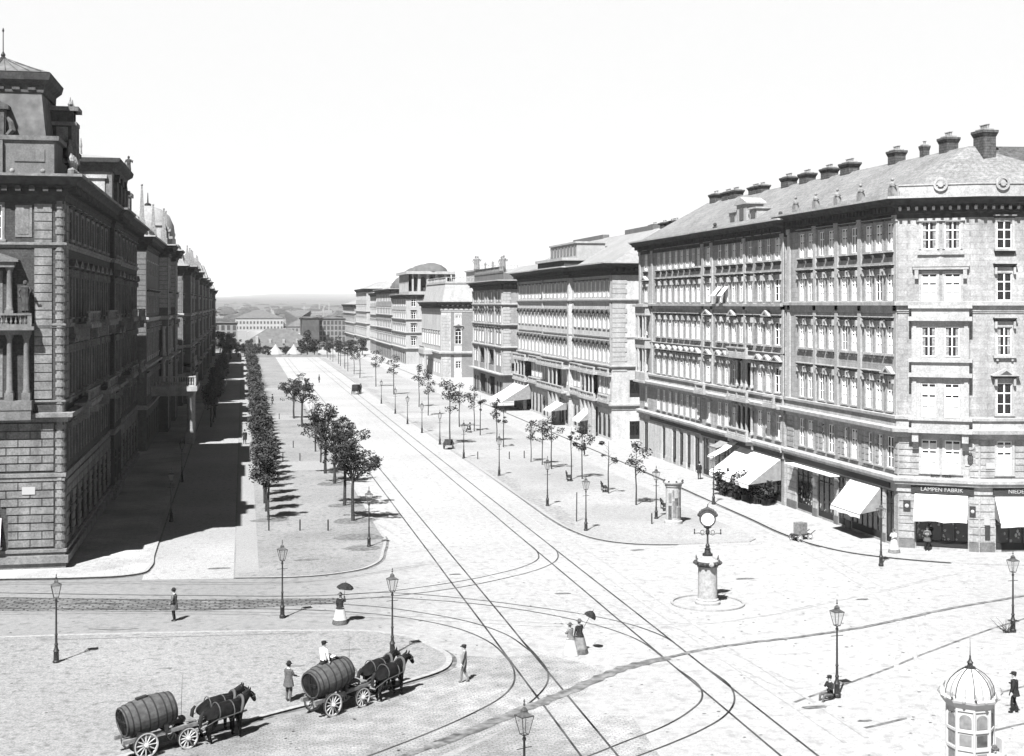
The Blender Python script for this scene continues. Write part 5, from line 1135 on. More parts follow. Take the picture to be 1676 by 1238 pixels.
# ------------------------------------------------------------------ trees
def leaves(mb, rng, blobs, n, size):
    tot = sum(r**2.2 for c, r, f in blobs)
    for c, r, fl in blobs:
        for k in range(max(4, int(n*r**2.2/tot))):
            while True:
                d = V3((rng.uniform(-1, 1), rng.uniform(-1, 1), rng.uniform(-1, 1)))
                if .15 < d.length < 1: break
            p = V3(c)+V3((d.x*r, d.y*r, d.z*r*fl)); s = size*rng.uniform(.6, 1.35)
            a = V3((rng.gauss(0, 1), rng.gauss(0, 1), rng.gauss(0, .5))).normalized(); b = a.cross(V3((rng.gauss(0, .6), rng.gauss(0, .6), 1))).normalized()
            mb.add([p-a*s*.5-b*s*.28, p+a*s*.5-b*s*.34, p+a*s*.62+b*s*.2, p+b*s*.42, p-a*s*.5+b*s*.25], [(0, 1, 2, 3, 4)])
def tree_meshes(kind, seed):
    rng = random.Random(seed); T = MB(); C = MB(); blobs = []
    if kind == 'row':
        H = 6.3; T.tube([(0, 0, -.1), (.03, .02, 1.4), (-.03, .03, 2.8), (.02, 0, 4.6), (0, 0, 5.7)], [.10, .085, .075, .05, .02], 7)
        for k in range(20):
            z = rng.uniform(2.4, 6.0); q = 1-abs(z-4.1)/2.6; a = rng.uniform(0, 6.28); r = rng.uniform(.2, 1.18)*(.45+.55*q); p = (r*math.cos(a), r*math.sin(a), z)
            T.tube([(0, 0, max(2.5, z-.8)), p], [.03, .01], 4); blobs.append((p, rng.uniform(.38, .66), .8))
        leaves(C, rng, blobs, 1500, .175)
    elif kind == 'spread':
        T.tube([(0, 0, -.1), (.05, .03, 1.2), (-.04, .05, 2.6), (0, 0, 3.6)], [.16, .13, .12, .11], 8)
        for k in range(11):
            a = k*.573*2+rng.uniform(-.3, .3); l = rng.uniform(.8, 2.75); up = 3.7-l*.85+rng.uniform(-.5, .5); m = V3((l*.45*math.cos(a), l*.45*math.sin(a), 3.4+up*.5)); e = V3((l*math.cos(a+.2), l*math.sin(a+.2), 3.4+up))
            T.tube([(0, 0, 3.3), m, e], [.07, .045, .018], 6)
            for j in range(7):
                q = m.lerp(e, rng.uniform(-.1, 1.08))+V3((rng.uniform(-.6, .6), rng.uniform(-.6, .6), rng.uniform(-.35, .4)))
                T.tube([m.lerp(e, .4), q], [.018, .007], 4); blobs.append((q, rng.uniform(.28, .5), .6))
        leaves(C, rng, blobs, 2300, .165)
    elif kind == 'young':
        T.tube([(0, 0, -.1), (.04, .02, 1.5), (-.03, .04, 3.), (.02, 0, 4.2), (0, 0, 5.4)], [.075, .06, .05, .035, .012], 6)
        for k in range(rng.randint(11, 18)):
            a = rng.uniform(0, 6.28); z = rng.uniform(3.1, 5.5); r = rng.uniform(.2, 1.25)*(1-.35*abs(z-4.2)); p = (r*math.cos(a), r*math.sin(a), z)
            T.tube([(0, 0, z-.5), p], [.02, .008], 4); blobs.append((p, rng.uniform(.26, .55), .75))
        leaves(C, rng, blobs, 520, .15)
    elif kind == 'thin':
        T.tube([(0, 0, -.1), (.03, .02, 1.8), (-.04, .03, 3.4), (0, 0, 5.0)], [.07, .055, .04, .012], 6)
        for k in range(9):
            a = rng.uniform(0, 6.28); z = rng.uniform(2.9, 4.8); r = rng.uniform(.2, .8); p = (r*math.cos(a), r*math.sin(a), z)
            T.tube([(0, 0, z-.4), p], [.016, .006], 4)
            if k % 2: blobs.append((p, rng.uniform(.2, .36), .6))
        leaves(C, rng, blobs, 190, .15)
    elif kind == 'bare':
        T.tube([(0, 0, -.1), (.05, 0, 2), (-.02, .03, 3.)], [.1, .08, .07], 7)
        for k in range(14):
            a = rng.uniform(0, 6.28); e = V3((rng.uniform(.5, 1.5)*math.cos(a), rng.uniform(.5, 1.5)*math.sin(a), rng.uniform(4.2, 6.2))); m = V3((e.x*.3, e.y*.3, 3.8)); T.tube([(0, 0, 2.9), m, e], [.035, .025, .007], 4)
            for j in range(3): T.tube([m.lerp(e, .4+.2*j), e+V3((rng.uniform(-.5, .5), rng.uniform(-.5, .5), rng.uniform(-.5, .2)))], [.012, .005], 4)
            blobs.append((e, .25, .7))
        leaves(C, rng, blobs, 40, .18)
    else:   # broad park tree
        T.tube([(0, 0, -.1), (0, .1, 1.5), (0, 0, 3.5)], [.2, .16, .1], 7)
        for k in range(22):
            a = rng.uniform(0, 6.28); z = rng.uniform(2.2, 7.2); r = rng.uniform(.3, 2.2)*(1-.12*abs(z-4)); p = (r*math.cos(a), r*math.sin(a), z)
            T.tube([(0, 0, min(3.4, z-.6)), p], [.05, .015], 4); blobs.append((p, rng.uniform(.6, 1.15), .8))
        leaves(C, rng, blobs, 1300, .42)
    lm = {'row': 'leaf_p', 'park': 'leaf_p'}.get(kind, 'leaf')
    return T.mesh('trunk', [M['bark']], smooth=True), C.mesh('crown', [M[lm]])
TM = {}
def tree(kind, x, y, label, group=None, s=1., var=0, name='tree', z=0.):
    if (kind, var) not in TM: TM[kind, var] = tree_meshes(kind, var*17+len(kind))
    tm, cm = TM[kind, var]
    o = thing(name, label, 'tree', (x, y, z), R.uniform(0, 6.28), group); o.scale = (s, s, s*R.uniform(.95, 1.05))
    obj('trunk', tm, o); obj('crown', cm, o); return o
k = 0; y = 110.2
near_lab = ['first and nearest tree of the dense dark promenade row, its slim trunk in full view', 'second tree of the dense promenade row, trunk showing just behind the nearest one', 'third tree of the dense promenade row, its trunk nearly hidden by two nearer ones']
while y < 446:
    tree('row', 1.9+R.uniform(-.12, .12), y, near_lab[k] if k < 3 else 'young leafy tree merging into the dense dark row along the pale promenade path', 'dense row of promenade trees', R.uniform(.92, 1.08), k % 5, z=.06); k += 1; y += 4.7
SP = [((8.3, 139.5), 'sparse spreading tree at the back of the near clump, beside the almost bare trees', 1.05), ((8.67, 108.55), 'nearest sparse spreading tree by the tram tracks, forked low on a thin trunk', 1.0), ((8.6, 116.9), 'second sparse spreading tree by the tram tracks, behind the nearest', .98), ((8.7, 131.35), 'third sparse spreading tree by the tram tracks, thick trunk with raised soil', .98), ((8.21, 192.73), 'leafy spreading tree standing nearer of the far pair on the promenade edge', 1.05), ((7.58, 207.33), 'leafy spreading tree standing farther of the far pair on the promenade edge', .95)]
for i, ((x, y), lb, s) in enumerate(SP): tree('spread', x, y, lb, 'spreading trees along the promenade edge', s, (i+5) % 6, z=.06)
tree('bare', 8.38, 149.33, 'almost bare tree with upright twigs behind the sparse spreading trees', None, 1., 0, z=.06)
tree('bare', 8.4, 160.5, 'farther almost bare tree with upright twigs by the tram tracks', None, 1.0, 1, z=.06)
RT = [(33.44, 112.29, 'young', 1.0, 'dark round young tree left of the advertising column'), (33.0, 119.65, 'thin', 1.0, 'thin sparse young tree standing behind a bench before the pale block'),
      (33.18, 130.17, 'young', .95, 'airy young tree in front of the pale block awnings, with two stakes'), (32.0, 129.93, 'thin', 1., 'thin staked sapling left of the airy young tree'),
      (31.96, 138.49, 'young', .95, 'right one of three small dark trees growing close together'), (31.82, 142.36, 'young', .9, 'middle one of three small dark trees growing close together'), (31.18, 145.2, 'young', .8, 'left one of three small dark trees growing close together'),
      (31.11, 160.85, 'thin', 1.1, 'thin sparse tree left of the large striped awning'), (31.57, 167.72, 'young', 1., 'slim tree in front of the small awning of the grey corner block'), (30.89, 176, 'thin', 1.1, 'sparse sapling before the columned corner of the grey block'), (31.04, 181.65, 'young', 1.05, 'leafy tree left of the seated dark figure'),
      (30.07, 188.35, 'young', 1.15, 'leafy tree behind the full dark tree by the lamps'), (25.16, 164.94, 'young', 1.45, 'tall full dark tree at the kerb near a standing cart'), (28.39, 208.87, 'young', 1.15, 'small tree in front of the brick end of the palace'), (29.22, 226.48, 'young', 1.2, 'slim tree left of the brick end of the palace'),
      (28.51, 258.69, 'young', 1.4, 'flat topped dark tree before the loggia house'), (27.5, 284, 'young', 1.4, 'dark tree on the right promenade below the domed house'), (27, 318, 'young', 1.5, 'farther dark tree on the right promenade below the domed house')]
for i, (x, y, kd, s, lb) in enumerate(RT): tree(kd, x, y, lb, 'young trees on the right promenade', s, i % 7, z=.06)
y = 335
while y < 446: tree('young', 27+R.uniform(-.5, .5), y, 'small far tree near the end of the right promenade', 'far trees of the right promenade', R.uniform(1.2, 1.5), int(y) % 4, z=.06); y += 15
y = 196; k = 0
while y < 480:
    tree('row', -4.4+R.uniform(-.2, .2), y, 'nearest dark tree beside the left pavement behind the white porch' if k == 0 else 'dark street tree in the shade beside the left pavement', 'shaded trees along the left pavement', R.uniform(.95, 1.2), k % 5, z=.0); y += 8; k += 1
FT = [(-4.5, 470, 1.0), (-8, 484, 1.1), (-1.6, 452, .8), (4.5, 451, .6), (7.4, 452.5, .55), (13.6, 450.5, .6), (21, 452, 1.1), (23.5, 455, .85), (27.5, 453, .7), (31.5, 456, .7), (36, 458, .8), (.4, 455, .7), (19, 450.5, .6), (40, 462, .8)]
for i, (x, y, s) in enumerate(FT): tree('park', x, y, ['tall bushy tree before the dark warehouse', 'full tree at the left of the far cross street', 'bushy tree at the far end of the street'][0 if i == 6 else 1 if i == 0 else 2], 'trees at the far end of the street', s, i % 3)

# ------------------------------------------------------------------ street lamps
for nm, al in (('lampglass', .16),):
    M[nm].node_tree.nodes['Principled BSDF'].inputs['Alpha'].default_value = al
def lamp_proto():
    P_ = MB()
    P_.lathe([(.17, 0), (.17, .12), (.13, .16), (.12, .55), (.15, .6), (.09, .72), (.07, .85), (.095, .92), (.06, 1.0), (.055, 1.35), (.08, 1.4), (.05, 1.46), (.038, 2.95), (.06, 2.98), (.07, 3.03), (.035, 3.10), (.05, 3.16)], 10)
    P_.tube([(-.3, 0, 2.72), (.3, 0, 2.72)], .016, 5)
    post = P_.mesh('post', [M['iron']], smooth=True)
    L_ = MB(); n = 4; a0 = math.pi/4
    b, t = .15, .33
    for k in range(4):
        a = a0+k*math.pi/2; q = a0+(k+1)*math.pi/2
        L_.tube([(b*math.cos(a), b*math.sin(a), 3.18), (t*math.cos(a), t*math.sin(a), 3.80)], .015, 4)
        for r, z in ((b, 3.18), (t, 3.80)): L_.tube([(r*math.cos(a), r*math.sin(a), z), (r*math.cos(q), r*math.sin(q), z)], .017, 4)
    lant = L_.mesh('lantern_frame', [M['iron']])
    G = MB(); G.loft([[(r*math.cos(a0+k*math.pi/2), r*math.sin(a0+k*math.pi/2), z) for k in range(4)] for r, z in ((b*.97, 3.19), (t*.97, 3.79))], cap=False)
    gl = G.mesh('lantern_glass', [M['lampglass']])
    K = MB(); K.loft([[(r*math.cos(a0+k*math.pi/2), r*math.sin(a0+k*math.pi/2), z) for k in range(4)] for r, z in ((.335, 3.81), (.14, 3.90), (.11, 3.97), (.14, 3.98), (.04, 4.08))]); K.lathe([(.03, 4.12), (.05, 4.18), (.015, 4.22), (.035, 4.28), (.004, 4.36)], 6)
    cap = K.mesh('lantern_cap', [M['trim_d']])
    return post, lant, gl, cap
LP_ = lamp_proto()
LAMPS = [(-8.9, 68.33, 'street lamp at the far left edge of the gravel island'), (2.14, 75.96, 'street lamp left of the woman with the black parasol'), (7.26, 66.59, 'street lamp rising behind the front barrel wagon team'), (9.16, 43.72, 'street lamp cut off by the bottom edge, only its lantern and upper post in view'),
  (25.9, 55.79, 'street lamp with a hunched figure sitting at its foot on the bright square'), (40.26, 65.06, 'street lamp at the right edge with a bundle of brushwood at its foot'), (8.88, 96.87, 'street lamp at the rounded tip of the tree promenade'), (-5.67, 111.11, 'nearer street lamp on the shaded left pavement'), (-5.88, 135.64, 'second street lamp on the shaded left pavement, further back'),
  (25.79, 113.32, 'street lamp second from the near end of the right kerb'), (25.88, 100.37, 'nearest street lamp of the right kerb, beside a tall thin stake'), (32.92, 104.83, 'street lamp just left of the advertising column'), (24.49, 150.29, 'street lamp on the right kerb near the standing cart'), (25.5, 134.13, 'third street lamp along the right kerb, by the crossing path'), (24.02, 165.9, 'street lamp beside the tall full dark tree at the kerb'), (23.8, 181.32, 'sixth street lamp along the right kerb'), (23.49, 195.11, 'seventh street lamp along the right kerb'),
  (41.76, 83.17, 'street lamp in front of the shop corner with the three awnings'), (40.28, 111.65, 'street lamp in front of the dark bushes and big café awning'), (23.8, 214, 'eighth street lamp along the right kerb'), (23.8, 236, 'farthest street lamp along the right kerb')]
for x, y, lb in LAMPS:
    o = thing('street_lamp', lb, 'street lamp', (x, y, .06 if (x < 0 or 8 < y < 72) and x < 9 else .03), R.uniform(-.2, .2)+.2, 'gas street lamps')
    for m_, n_ in zip(LP_, ('post', 'lantern_frame', 'lantern_glass', 'lantern_cap')): obj(n_, m_, o)
# stakes, bollards
mb = MB(); mb.lathe([(.055, -.1), (.055, .8), (.04, .87)], 8); bol = mb.mesh('bollard', [M['wood_d']])
BL = [('left bollard of the three at the promenade tip', 1.94, 105.16), ('middle bollard of the three at the promenade tip', 4.29, 104.69), ('right bollard of the three at the promenade tip', 6.41, 104.26), ('nearer left bollard at the cross path', 4.34, 151.9), ('nearer right bollard at the cross path', 6.2, 151.4), ('farther left bollard at the cross path', 3.93, 165.58), ('farther right bollard at the cross path', 5.96, 165.17), ('bollard left of the far leafy tree pair', 5.36, 206.67), ('left bollard at the crossing of the right promenade', 25.87, 148.98), ('middle bollard at the crossing of the right promenade', 29.35, 148.28), ('right thick bollard at the crossing of the right promenade', 31.2, 148.95), ('bollard left of the lamp by the advertising column', 31.79, 102.4)]
for lb, x, y in BL: thing('bollard', lb, 'bollard', (x, y, .05), 0, 'thin bollards', bol)
mb = MB(); mb.tube([(0, 0, -.1), (.02, 0, 2.35)], [.05, .04], 6); thing('stake', 'tall dark wooden stake left of the nearest lamp on the right kerb', 'stake', (26.23, 104.73, .05), 0, None, mb.mesh('stake', [M['wood_d']]))
# benches
def bench(x, y, rz, lb):
    o = thing('park_bench', lb, 'bench', (x, y, .06), rz, 'benches on the right promenade'); mb = MB()
    for k in range(3): mb.box(-.9, .9, -.24+k*.17, -.1+k*.17, .43, .47)
    part('seat', mb, M['wood_d'], o); mb = MB()
    for k in range(2): mb.box(-.9, .9, .26, .30, .6+k*.18, .72+k*.18)
    part('backrest', mb, M['wood_d'], o)
    for s_ in (-1, 1):
        mb = MB(); mb.box(s_*.7-.03, s_*.7+.03, -.22, -.16, 0, .43); mb.box(s_*.7-.03, s_*.7+.03, .2, .26, 0, .9); mb.box(s_*.7-.028, s_*.7+.028, -.2, .24, .36, .425); part('leg', mb, M['iron'], o)
bench(32.98, 121, 1.4, 'bench under the thin sparse tree on the right promenade'); bench(35.03, 109.15, 1.4, 'bench right of the dark round young tree'); bench(31.6, 129.2, 1.4, 'bench between the two staked saplings'); bench(30.2, 180.6, 1.4, 'bench with the seated dark figure')
# potted shrubs below the café awning
for i, (x, y, s, lb) in enumerate([(42.9, 116.4, 1.0, 'leftmost tall dark potted shrub before the café awning'), (43.2, 115.0, .95, 'second tall dark potted shrub before the café awning'), (43.3, 113.7, 1.0, 'third dark potted shrub from the left before the café awning'), (43.5, 112.4, 1.1, 'tallest potted shrub, just left of the gap below the café awning'), (43.9, 110.7, .75, 'small potted shrub right of the awning gap'), (44.3, 109.6, .9, 'broad round potted shrub at the right end of the café awning')]):
    rng = random.Random(40+i); o = thing('potted_shrub', lb, 'potted shrub', (x, y, .1), 0, 'potted shrubs before the café'); mb = MB()
    mb.lathe([(.34, 0), (.44, .6), (.4, .6), (.38, .5)], 10); part('tub', mb, M['wood_d'], o); mb = MB()
    mb.tube([(0, 0, .4), (0, 0, 1.3)], .05, 6); part('stem', mb, M['bark'], o); mb = MB()
    leaves(mb, rng, [((rng.uniform(-.5, .5)*s, rng.uniform(-.6, .6)*s, rng.uniform(.9, 2.2)*s), rng.uniform(.4, .6)*s, .9) for k in range(12)], 620, .2); part('foliage', mb, M['leaf'], o)

# ------------------------------------------------------------------ people
def skin_body(verts, edges, radii, sub=1):
    me = bpy.data.meshes.new('tmp'); me.from_pydata(verts, edges, []); o = bpy.data.objects.new('tmp', me); col.objects.link(o)
    md = o.modifiers.new('s', 'SKIN'); md.use_smooth_shade = True
    for i, r in enumerate(radii): sv = me.skin_vertices[0].data[i]; sv.radius = (r, r) if not isinstance(r, tuple) else r; sv.use_root = (i == 0)
    ss = o.modifiers.new('u', 'SUBSURF'); ss.levels = sub; ss.render_levels = sub
    bpy.context.view_layer.update(); ev = o.evaluated_get(bpy.context.evaluated_depsgraph_get()); m2 = ev.to_mesh()
    mb = MB(); mb.v = [v.co.copy() for v in m2.vertices]; mb.f = [list(p.vertices) for p in m2.polygons]; mb.m = [0]*len(mb.f)
    ev.to_mesh_clear(); bpy.data.objects.remove(o); bpy.data.meshes.remove(me); return mb
def hand(mb, wr, d, side):
    d = V3(d).normalized(); u = d.cross(V3((0, 0, 1)) if abs(d.z) < .8 else V3((1, 0, 0))).normalized(); w = d.cross(u)
    p = V3(wr); mb.tube([p, p+d*.05, p+d*.09], [.03, .038, .034], 6)
    for k, l in enumerate((.065, .08, .085, .07)):
        o = u*(k-1.5)*.019; q = p+d*.085+o; mb.tube([q, q+d*l*.55+w*.008, q+d*l*.85+w*.03], [.0095, .009, .007], 5)
    q = p+d*.03+u*.03*side; mb.tube([q, q+u*.03*side+d*.03, q+u*.03*side+d*.06+w*.02], [.012, .011, .008], 5)
def person(label, x, y, z=0., rz=0., H=1.72, top='coat', legs='coat', arms='down', hat='top', skirt=None, walk=.0, coat_len=None, sit=False, coatm=None, group=None):
    k = H/1.72; o = thing('person', label, 'person', (x, y, z), rz, group); o.scale = (k, k, k)
    A = {'down': [(.25, .02, 1.17), (.27, .08, .93)], 'akimbo': [(.38, -.02, 1.2), (.22, .12, 1.03)], 'hold': [(.26, .08, 1.18), (.12, .26, 1.24)], 'fwd': [(.24, .1, 1.18), (.2, .34, 1.1)], 'up': [(.26, .12, 1.25), (.16, .22, 1.45)]}
    aL, aR = (arms, arms) if isinstance(arms, str) else arms
    if not sit: hipz = .92; Lk, La, Lt = (-.1, .03+walk*.5, .5), (-.1, -.03+walk, .09), (-.1, .13+walk, .04); Rk, Ra, Rt = (.1, .05-walk*.2, .5), (.1, -.03-walk, .09+max(0, walk)*.15), (.1, .12-walk, .04)
    elif sit == 'recline': hipz = .92; Lk, La, Lt = (-.12, .42, 1.10), (-.13, .80, .84), (-.13, .92, .90); Rk, Ra, Rt = (.12, .45, 1.05), (.13, .86, .82), (.13, .98, .88)
    else: hipz = .92; Lk, La, Lt = (-.13, .46, .95), (-.13, .62, .50), (-.13, .78, .47); Rk, Ra, Rt = (.13, .46, .95), (.13, .52, .48), (.13, .68, .44)
    vs = [(0, 0, hipz), (0, .01, 1.12), (0, 0, 1.34), (0, .0, 1.47), (0, .02, 1.56)]; es = [(0, 1), (1, 2), (2, 3), (3, 4)]; rr = [(.16, .12), (.145, .11), (.17, .12), .062, .06]
    def chain(start, pts, r):
        p = start
        for q, a in zip(pts, r): vs.append(q); rr.append(a); es.append((p, len(vs)-1)); p = len(vs)-1
    for s_, ar in ((-1, aL), (1, aR)): e, w = A[ar]; chain(2, [(s_*.19, 0, 1.39), (s_*e[0], e[1], e[2]), (s_*w[0], w[1], w[2])], [.075, .055, .036])
    chain(0, [(-.095, .0, .86), Lk, La, Lt], [.105, .072, .05, .042]); chain(0, [(.095, .0, .86), Rk, Ra, Rt], [.105, .072, .05, .042])
    mb = skin_body(vs, es, rr)
    for i, f in enumerate(mb.f):
        c = sum((mb.v[q] for q in f), V3())/len(f)
        mb.m[i] = 2 if c.z > 1.46 and abs(c.x) < .09 else (0 if (c.z > .96 or abs(c.x) > .19) and not (sit and c.y > .15 and c.z < 1.02) else 1)
    mb.cm = 2
    mb.loft([[(w*math.cos(t*.628), .025+d*math.sin(t*.628), z_) for t in range(10)] for w, d, z_ in ((.045, .05, 1.49), (.062, .075, 1.53), (.074, .09, 1.58), (.078, .097, 1.63), (.074, .093, 1.68), (.045, .055, 1.715))])
    mb.loft([[(-.012, .11, 1.615), (.012, .11, 1.615), (.0, .105, 1.65)], [(-.016, .142, 1.595), (.016, .142, 1.595), (0, .125, 1.61)]])
    for s_ in (-1, 1): mb.ball((s_*.078, .02, 1.605), .022, 5, 4, .5, 1, 1.4)
    mb.cm = 3
    for s_ in (-1, 1): mb.ball((s_*.03, .113, 1.635), .010, 5, 4)
    mb.box(-.022, .022, .10, .121, 1.558, 1.566)
    mb.cm = 2
    for s_, ar in ((-1, aL), (1, aR)): e, w = A[ar]; w = V3((s_*w[0], w[1], w[2])); hand(mb, w, w-V3((s_*e[0], e[1], e[2])), -s_)
    part('body', mb, [M[top], M[legs], M['skin'], M['hair']], o, smooth=True)
    mb = MB(); mb.lathe([(.082, 1.60), (.088, 1.66), (.075, 1.72), (.03, 1.745)], 10, (0, .012, 0), 1, 1.15); part('hair', mb, M['hair'], o, smooth=True)
    mb = MB()
    if hat == 'top': mb.lathe([(.145, 1.675), (.15, 1.69), (.093, 1.695), (.085, 1.80), (.088, 1.82), (.02, 1.825)], 12, (0, .02, 0), 1, 1.15)
    elif hat == 'bowl': mb.lathe([(.14, 1.675), (.14, 1.69), (.1, 1.695), (.09, 1.77), (.05, 1.81), (.01, 1.82)], 12, (0, .02, 0), 1, 1.15)
    elif hat == 'cap': mb.lathe([(.098, 1.67), (.11, 1.71), (.10, 1.76), (.02, 1.77)], 10, (0, .02, 0), 1, 1.1); mb.box(-.07, .07, .1, .19, 1.665, 1.682)
    elif hat == 'bonnet': mb.lathe([(.17, 1.67), (.17, 1.685), (.1, 1.70), (.09, 1.77), (.04, 1.80)], 12, (0, .0, 0))
    part('hat', mb, M['coat' if hat != 'bonnet' else 'coat_g'], o, smooth=True)
    def cloth(nm, rows, m):
        mb = MB(); mb.loft([[(w*math.cos(t*.393)*(1+.05*math.cos(t*2.2)), c+d*math.sin(t*.393)*(1+.05*math.sin(t*1.7)), z_) for t in range(16)] for w, d, c, z_ in rows]); return part(nm, mb, M[m], o, smooth=True)
    if coat_len: cloth('coat', [(.20, .15, 0, 1.40), (.205, .155, 0, 1.2), (.19, .15, 0, 1.05), (.23, .19, 0, .9), (.26, .22, 0, coat_len)], coatm or top)
    if skirt:
        cloth('skirt', [(.16, .13, 0, 1.08), (.22, .2, -.01, .95), (.29, .29, -.02, .7), (.36, .37, -.03, .35), (.40, .42, -.035, .26)], skirt[0]); cloth('skirt_hem', [(.38, .40, -.035, .3), (.42, .45, -.04, .12), (.44, .48, -.045, .02)], skirt[1])
        cloth('jacket', [(.19, .14, 0, 1.42), (.2, .16, 0, 1.25), (.165, .135, 0, 1.1), (.25, .24, -.02, .86)], top)
    return o
def parasol(label, x, y, z, tilt=(.15, .1), r=.45, m='coat'):
    o = thing('parasol', label, 'parasol', (x, y, z)); o.rotation_euler = (tilt[0], tilt[1], 0); mb = MB(); n = 8
    mb.loft([[(q*math.cos(t*math.pi/4), q*math.sin(t*math.pi/4), h-(.02 if t % 2 else 0)*q/r) for t in range(n)] for q, h in ((.02, .95), (r*.5, .88), (r*.85, .76), (r, .66))], cap=False)
    mb.loft([[(q*math.cos(t*math.pi/4), q*math.sin(t*math.pi/4), h-(.02 if t % 2 else 0)*q/r-.012) for t in range(n)] for q, h in ((.02, .95), (r*.5, .88), (r*.85, .76), (r, .66))], cap=False)
    part('canopy', mb, M[m], o); mb = MB(); mb.tube([(0, 0, 0), (0, 0, 1.04)], .012, 6); mb.tube([(0, 0, 0), (.03, 0, -.05), (.06, 0, 0)], .014, 6); part('stick', mb, M['wood_d'], o)
person('man in dark knee-length coat and hat, standing alone with hands at his waist', -3.74, 76.4, .004, 1.3, 1.76, 'coat_g', 'coat', 'akimbo', 'bowl', coat_len=.62)
person('woman in dark jacket and white skirt with black hem, walking under a black parasol', 5.22, 74.03, .004, -.6, 1.64, 'coat', 'coat', ('down', 'up'), 'bonnet', ('skirt', 'coat_g')); parasol('black parasol held by the lone woman in the white skirt', 5.40, 74.06, 1.30, (.05, .12), .48)
person('woman in dark jacket and grey skirt, right of the pair crossing between the tracks', 16.55, 65.5, 0, .4, 1.64, 'coat', 'coat', ('down', 'up'), 'bonnet', ('skirt_g', 'coat_g')); parasol('small dark parasol over the pair crossing between the tracks', 16.78, 65.55, 1.24, (.1, .5), .34)
person('woman in pale dress and hat, left of the pair crossing between the tracks', 16.0, 65.2, 0, .6, 1.55, 'skirt_g', 'skirt', 'hold', 'bonnet', ('skirt', 'skirt'))
person('man in pale grey clothes walking on the setts below the curved tracks', 10.04, 61.42, 0, 1.2, 1.7, 'skirt_g', 'skirt_g', 'down', 'cap', walk=.16)
person('man in a long dark coat walking beside the dense tree row', .2, 170.6, .06, .2, 1.76, 'coat', 'coat', 'down', 'top', walk=.14, coat_len=.55)
person('man in dark suit and cap stepping along the kerb at the right edge', 32.37, 52.2, 0, .9, 1.72, 'coat', 'coat', ('down', 'hold'), 'cap', walk=.12, coat_len=.75)
person('dark figure walking on the far promenade between the tree rows', 4.99, 236.96, .06, 1.9, 1.72, 'coat', 'coat', 'down', 'top', walk=.14, coat_len=.6)
person('dark figure seated on a bench on the right promenade', 30.35, 180.9, -.43, 1.4, 1.72, 'coat', 'coat', 'hold', 'bowl', sit=True)
person('faint pale woman standing near the lamp by the shop corner', 44.68, 87.06, .1, 2.2, 1.62, 'skirt', 'skirt', 'hold', 'bonnet', ('skirt', 'skirt_g'))
person('man in grey beside the left end of the front awning', 47.3, 87.2, .1, 2.6, 1.7, 'coat_g', 'coat', 'hold', 'cap', coat_len=.7)
person('man in grey standing behind the front wagon beside the tracks', 1.95, 59.6, .1, -.8, 1.7, 'coat_g', 'coat_g', 'fwd', 'bowl', coat_len=.7)
person('woman in a pale blouse with a dark sash standing against the kiosk', 26.35, 43.75, 0, 2.9, 1.66, 'shirt', 'coat', 'hold', 'bonnet', ('skirt_g', 'coat_g'))
for i, (x, y, lb) in enumerate([(44.4, 127.2, 'man by the far shop doors of the adjoining house'), (38.5, 150, 'far man on the pavement before the pale block'), (16.5, 300, 'far person crossing the carriageway')]): person(lb, x, y, .1, i, 1.7, 'coat', 'coat', 'down', 'top', coat_len=.65)

# ------------------------------------------------------------------ horses and barrel wagons
def horse_mesh(hd=0.):
    vs = [(0, 0, 1.22), (-.36, 0, 1.27), (-.74, 0, 1.28), (.38, 0, 1.22), (.64, 0, 1.38), (.88, hd*.3, 1.58), (1.10, hd*.7, 1.74), (1.24, hd, 1.63), (1.36, hd*1.3, 1.40), (1.42, hd*1.5, 1.27)]
    rr = [(.35, .35), (.325, .33), (.33, .30), (.335, .35), (.22, .28), (.155, .22), (.115, .14), (.115, .14), (.085, .095), (.075, .075)]
    es = [(0, 1), (1, 2), (0, 3), (3, 4), (4, 5), (5, 6), (6, 7), (7, 8), (8, 9)]
    def chain(st, pts, r):
        p = st
        for q, a in zip(pts, r): vs.append(q); rr.append(a); es.append((p, len(vs)-1)); p = len(vs)-1
    for s_ in (-1, 1):
        j = .06*s_
        chain(2, [(-.70, s_*.17, 1.08), (-.52+j, s_*.18, .86), (-.80+j, s_*.17, .54), (-.74+j, s_*.17, .15), (-.68+j, s_*.17, .05)], [.23, .17, .088, .064, .082])
        chain(3, [(.44, s_*.17, 1.02), (.42-j, s_*.17, .82), (.46-j, s_*.17, .48), (.45-j, s_*.17, .14), (.50-j, s_*.17, .05)], [.19, .13, .08, .06, .08])
    mb = skin_body(vs, es, rr)
    for s_ in (-1, 1): mb.tube([(1.08, hd*.7+s_*.06, 1.82), (1.10, hd*.7+s_*.075, 1.90), (1.11, hd*.7+s_*.07, 1.98)], [.035, .035, .006], 5)
    mb.cm = 1
    for s_ in (-1, 1): mb.ball((1.22, hd+s_*.105, 1.66), .018, 5, 4)
    return mb
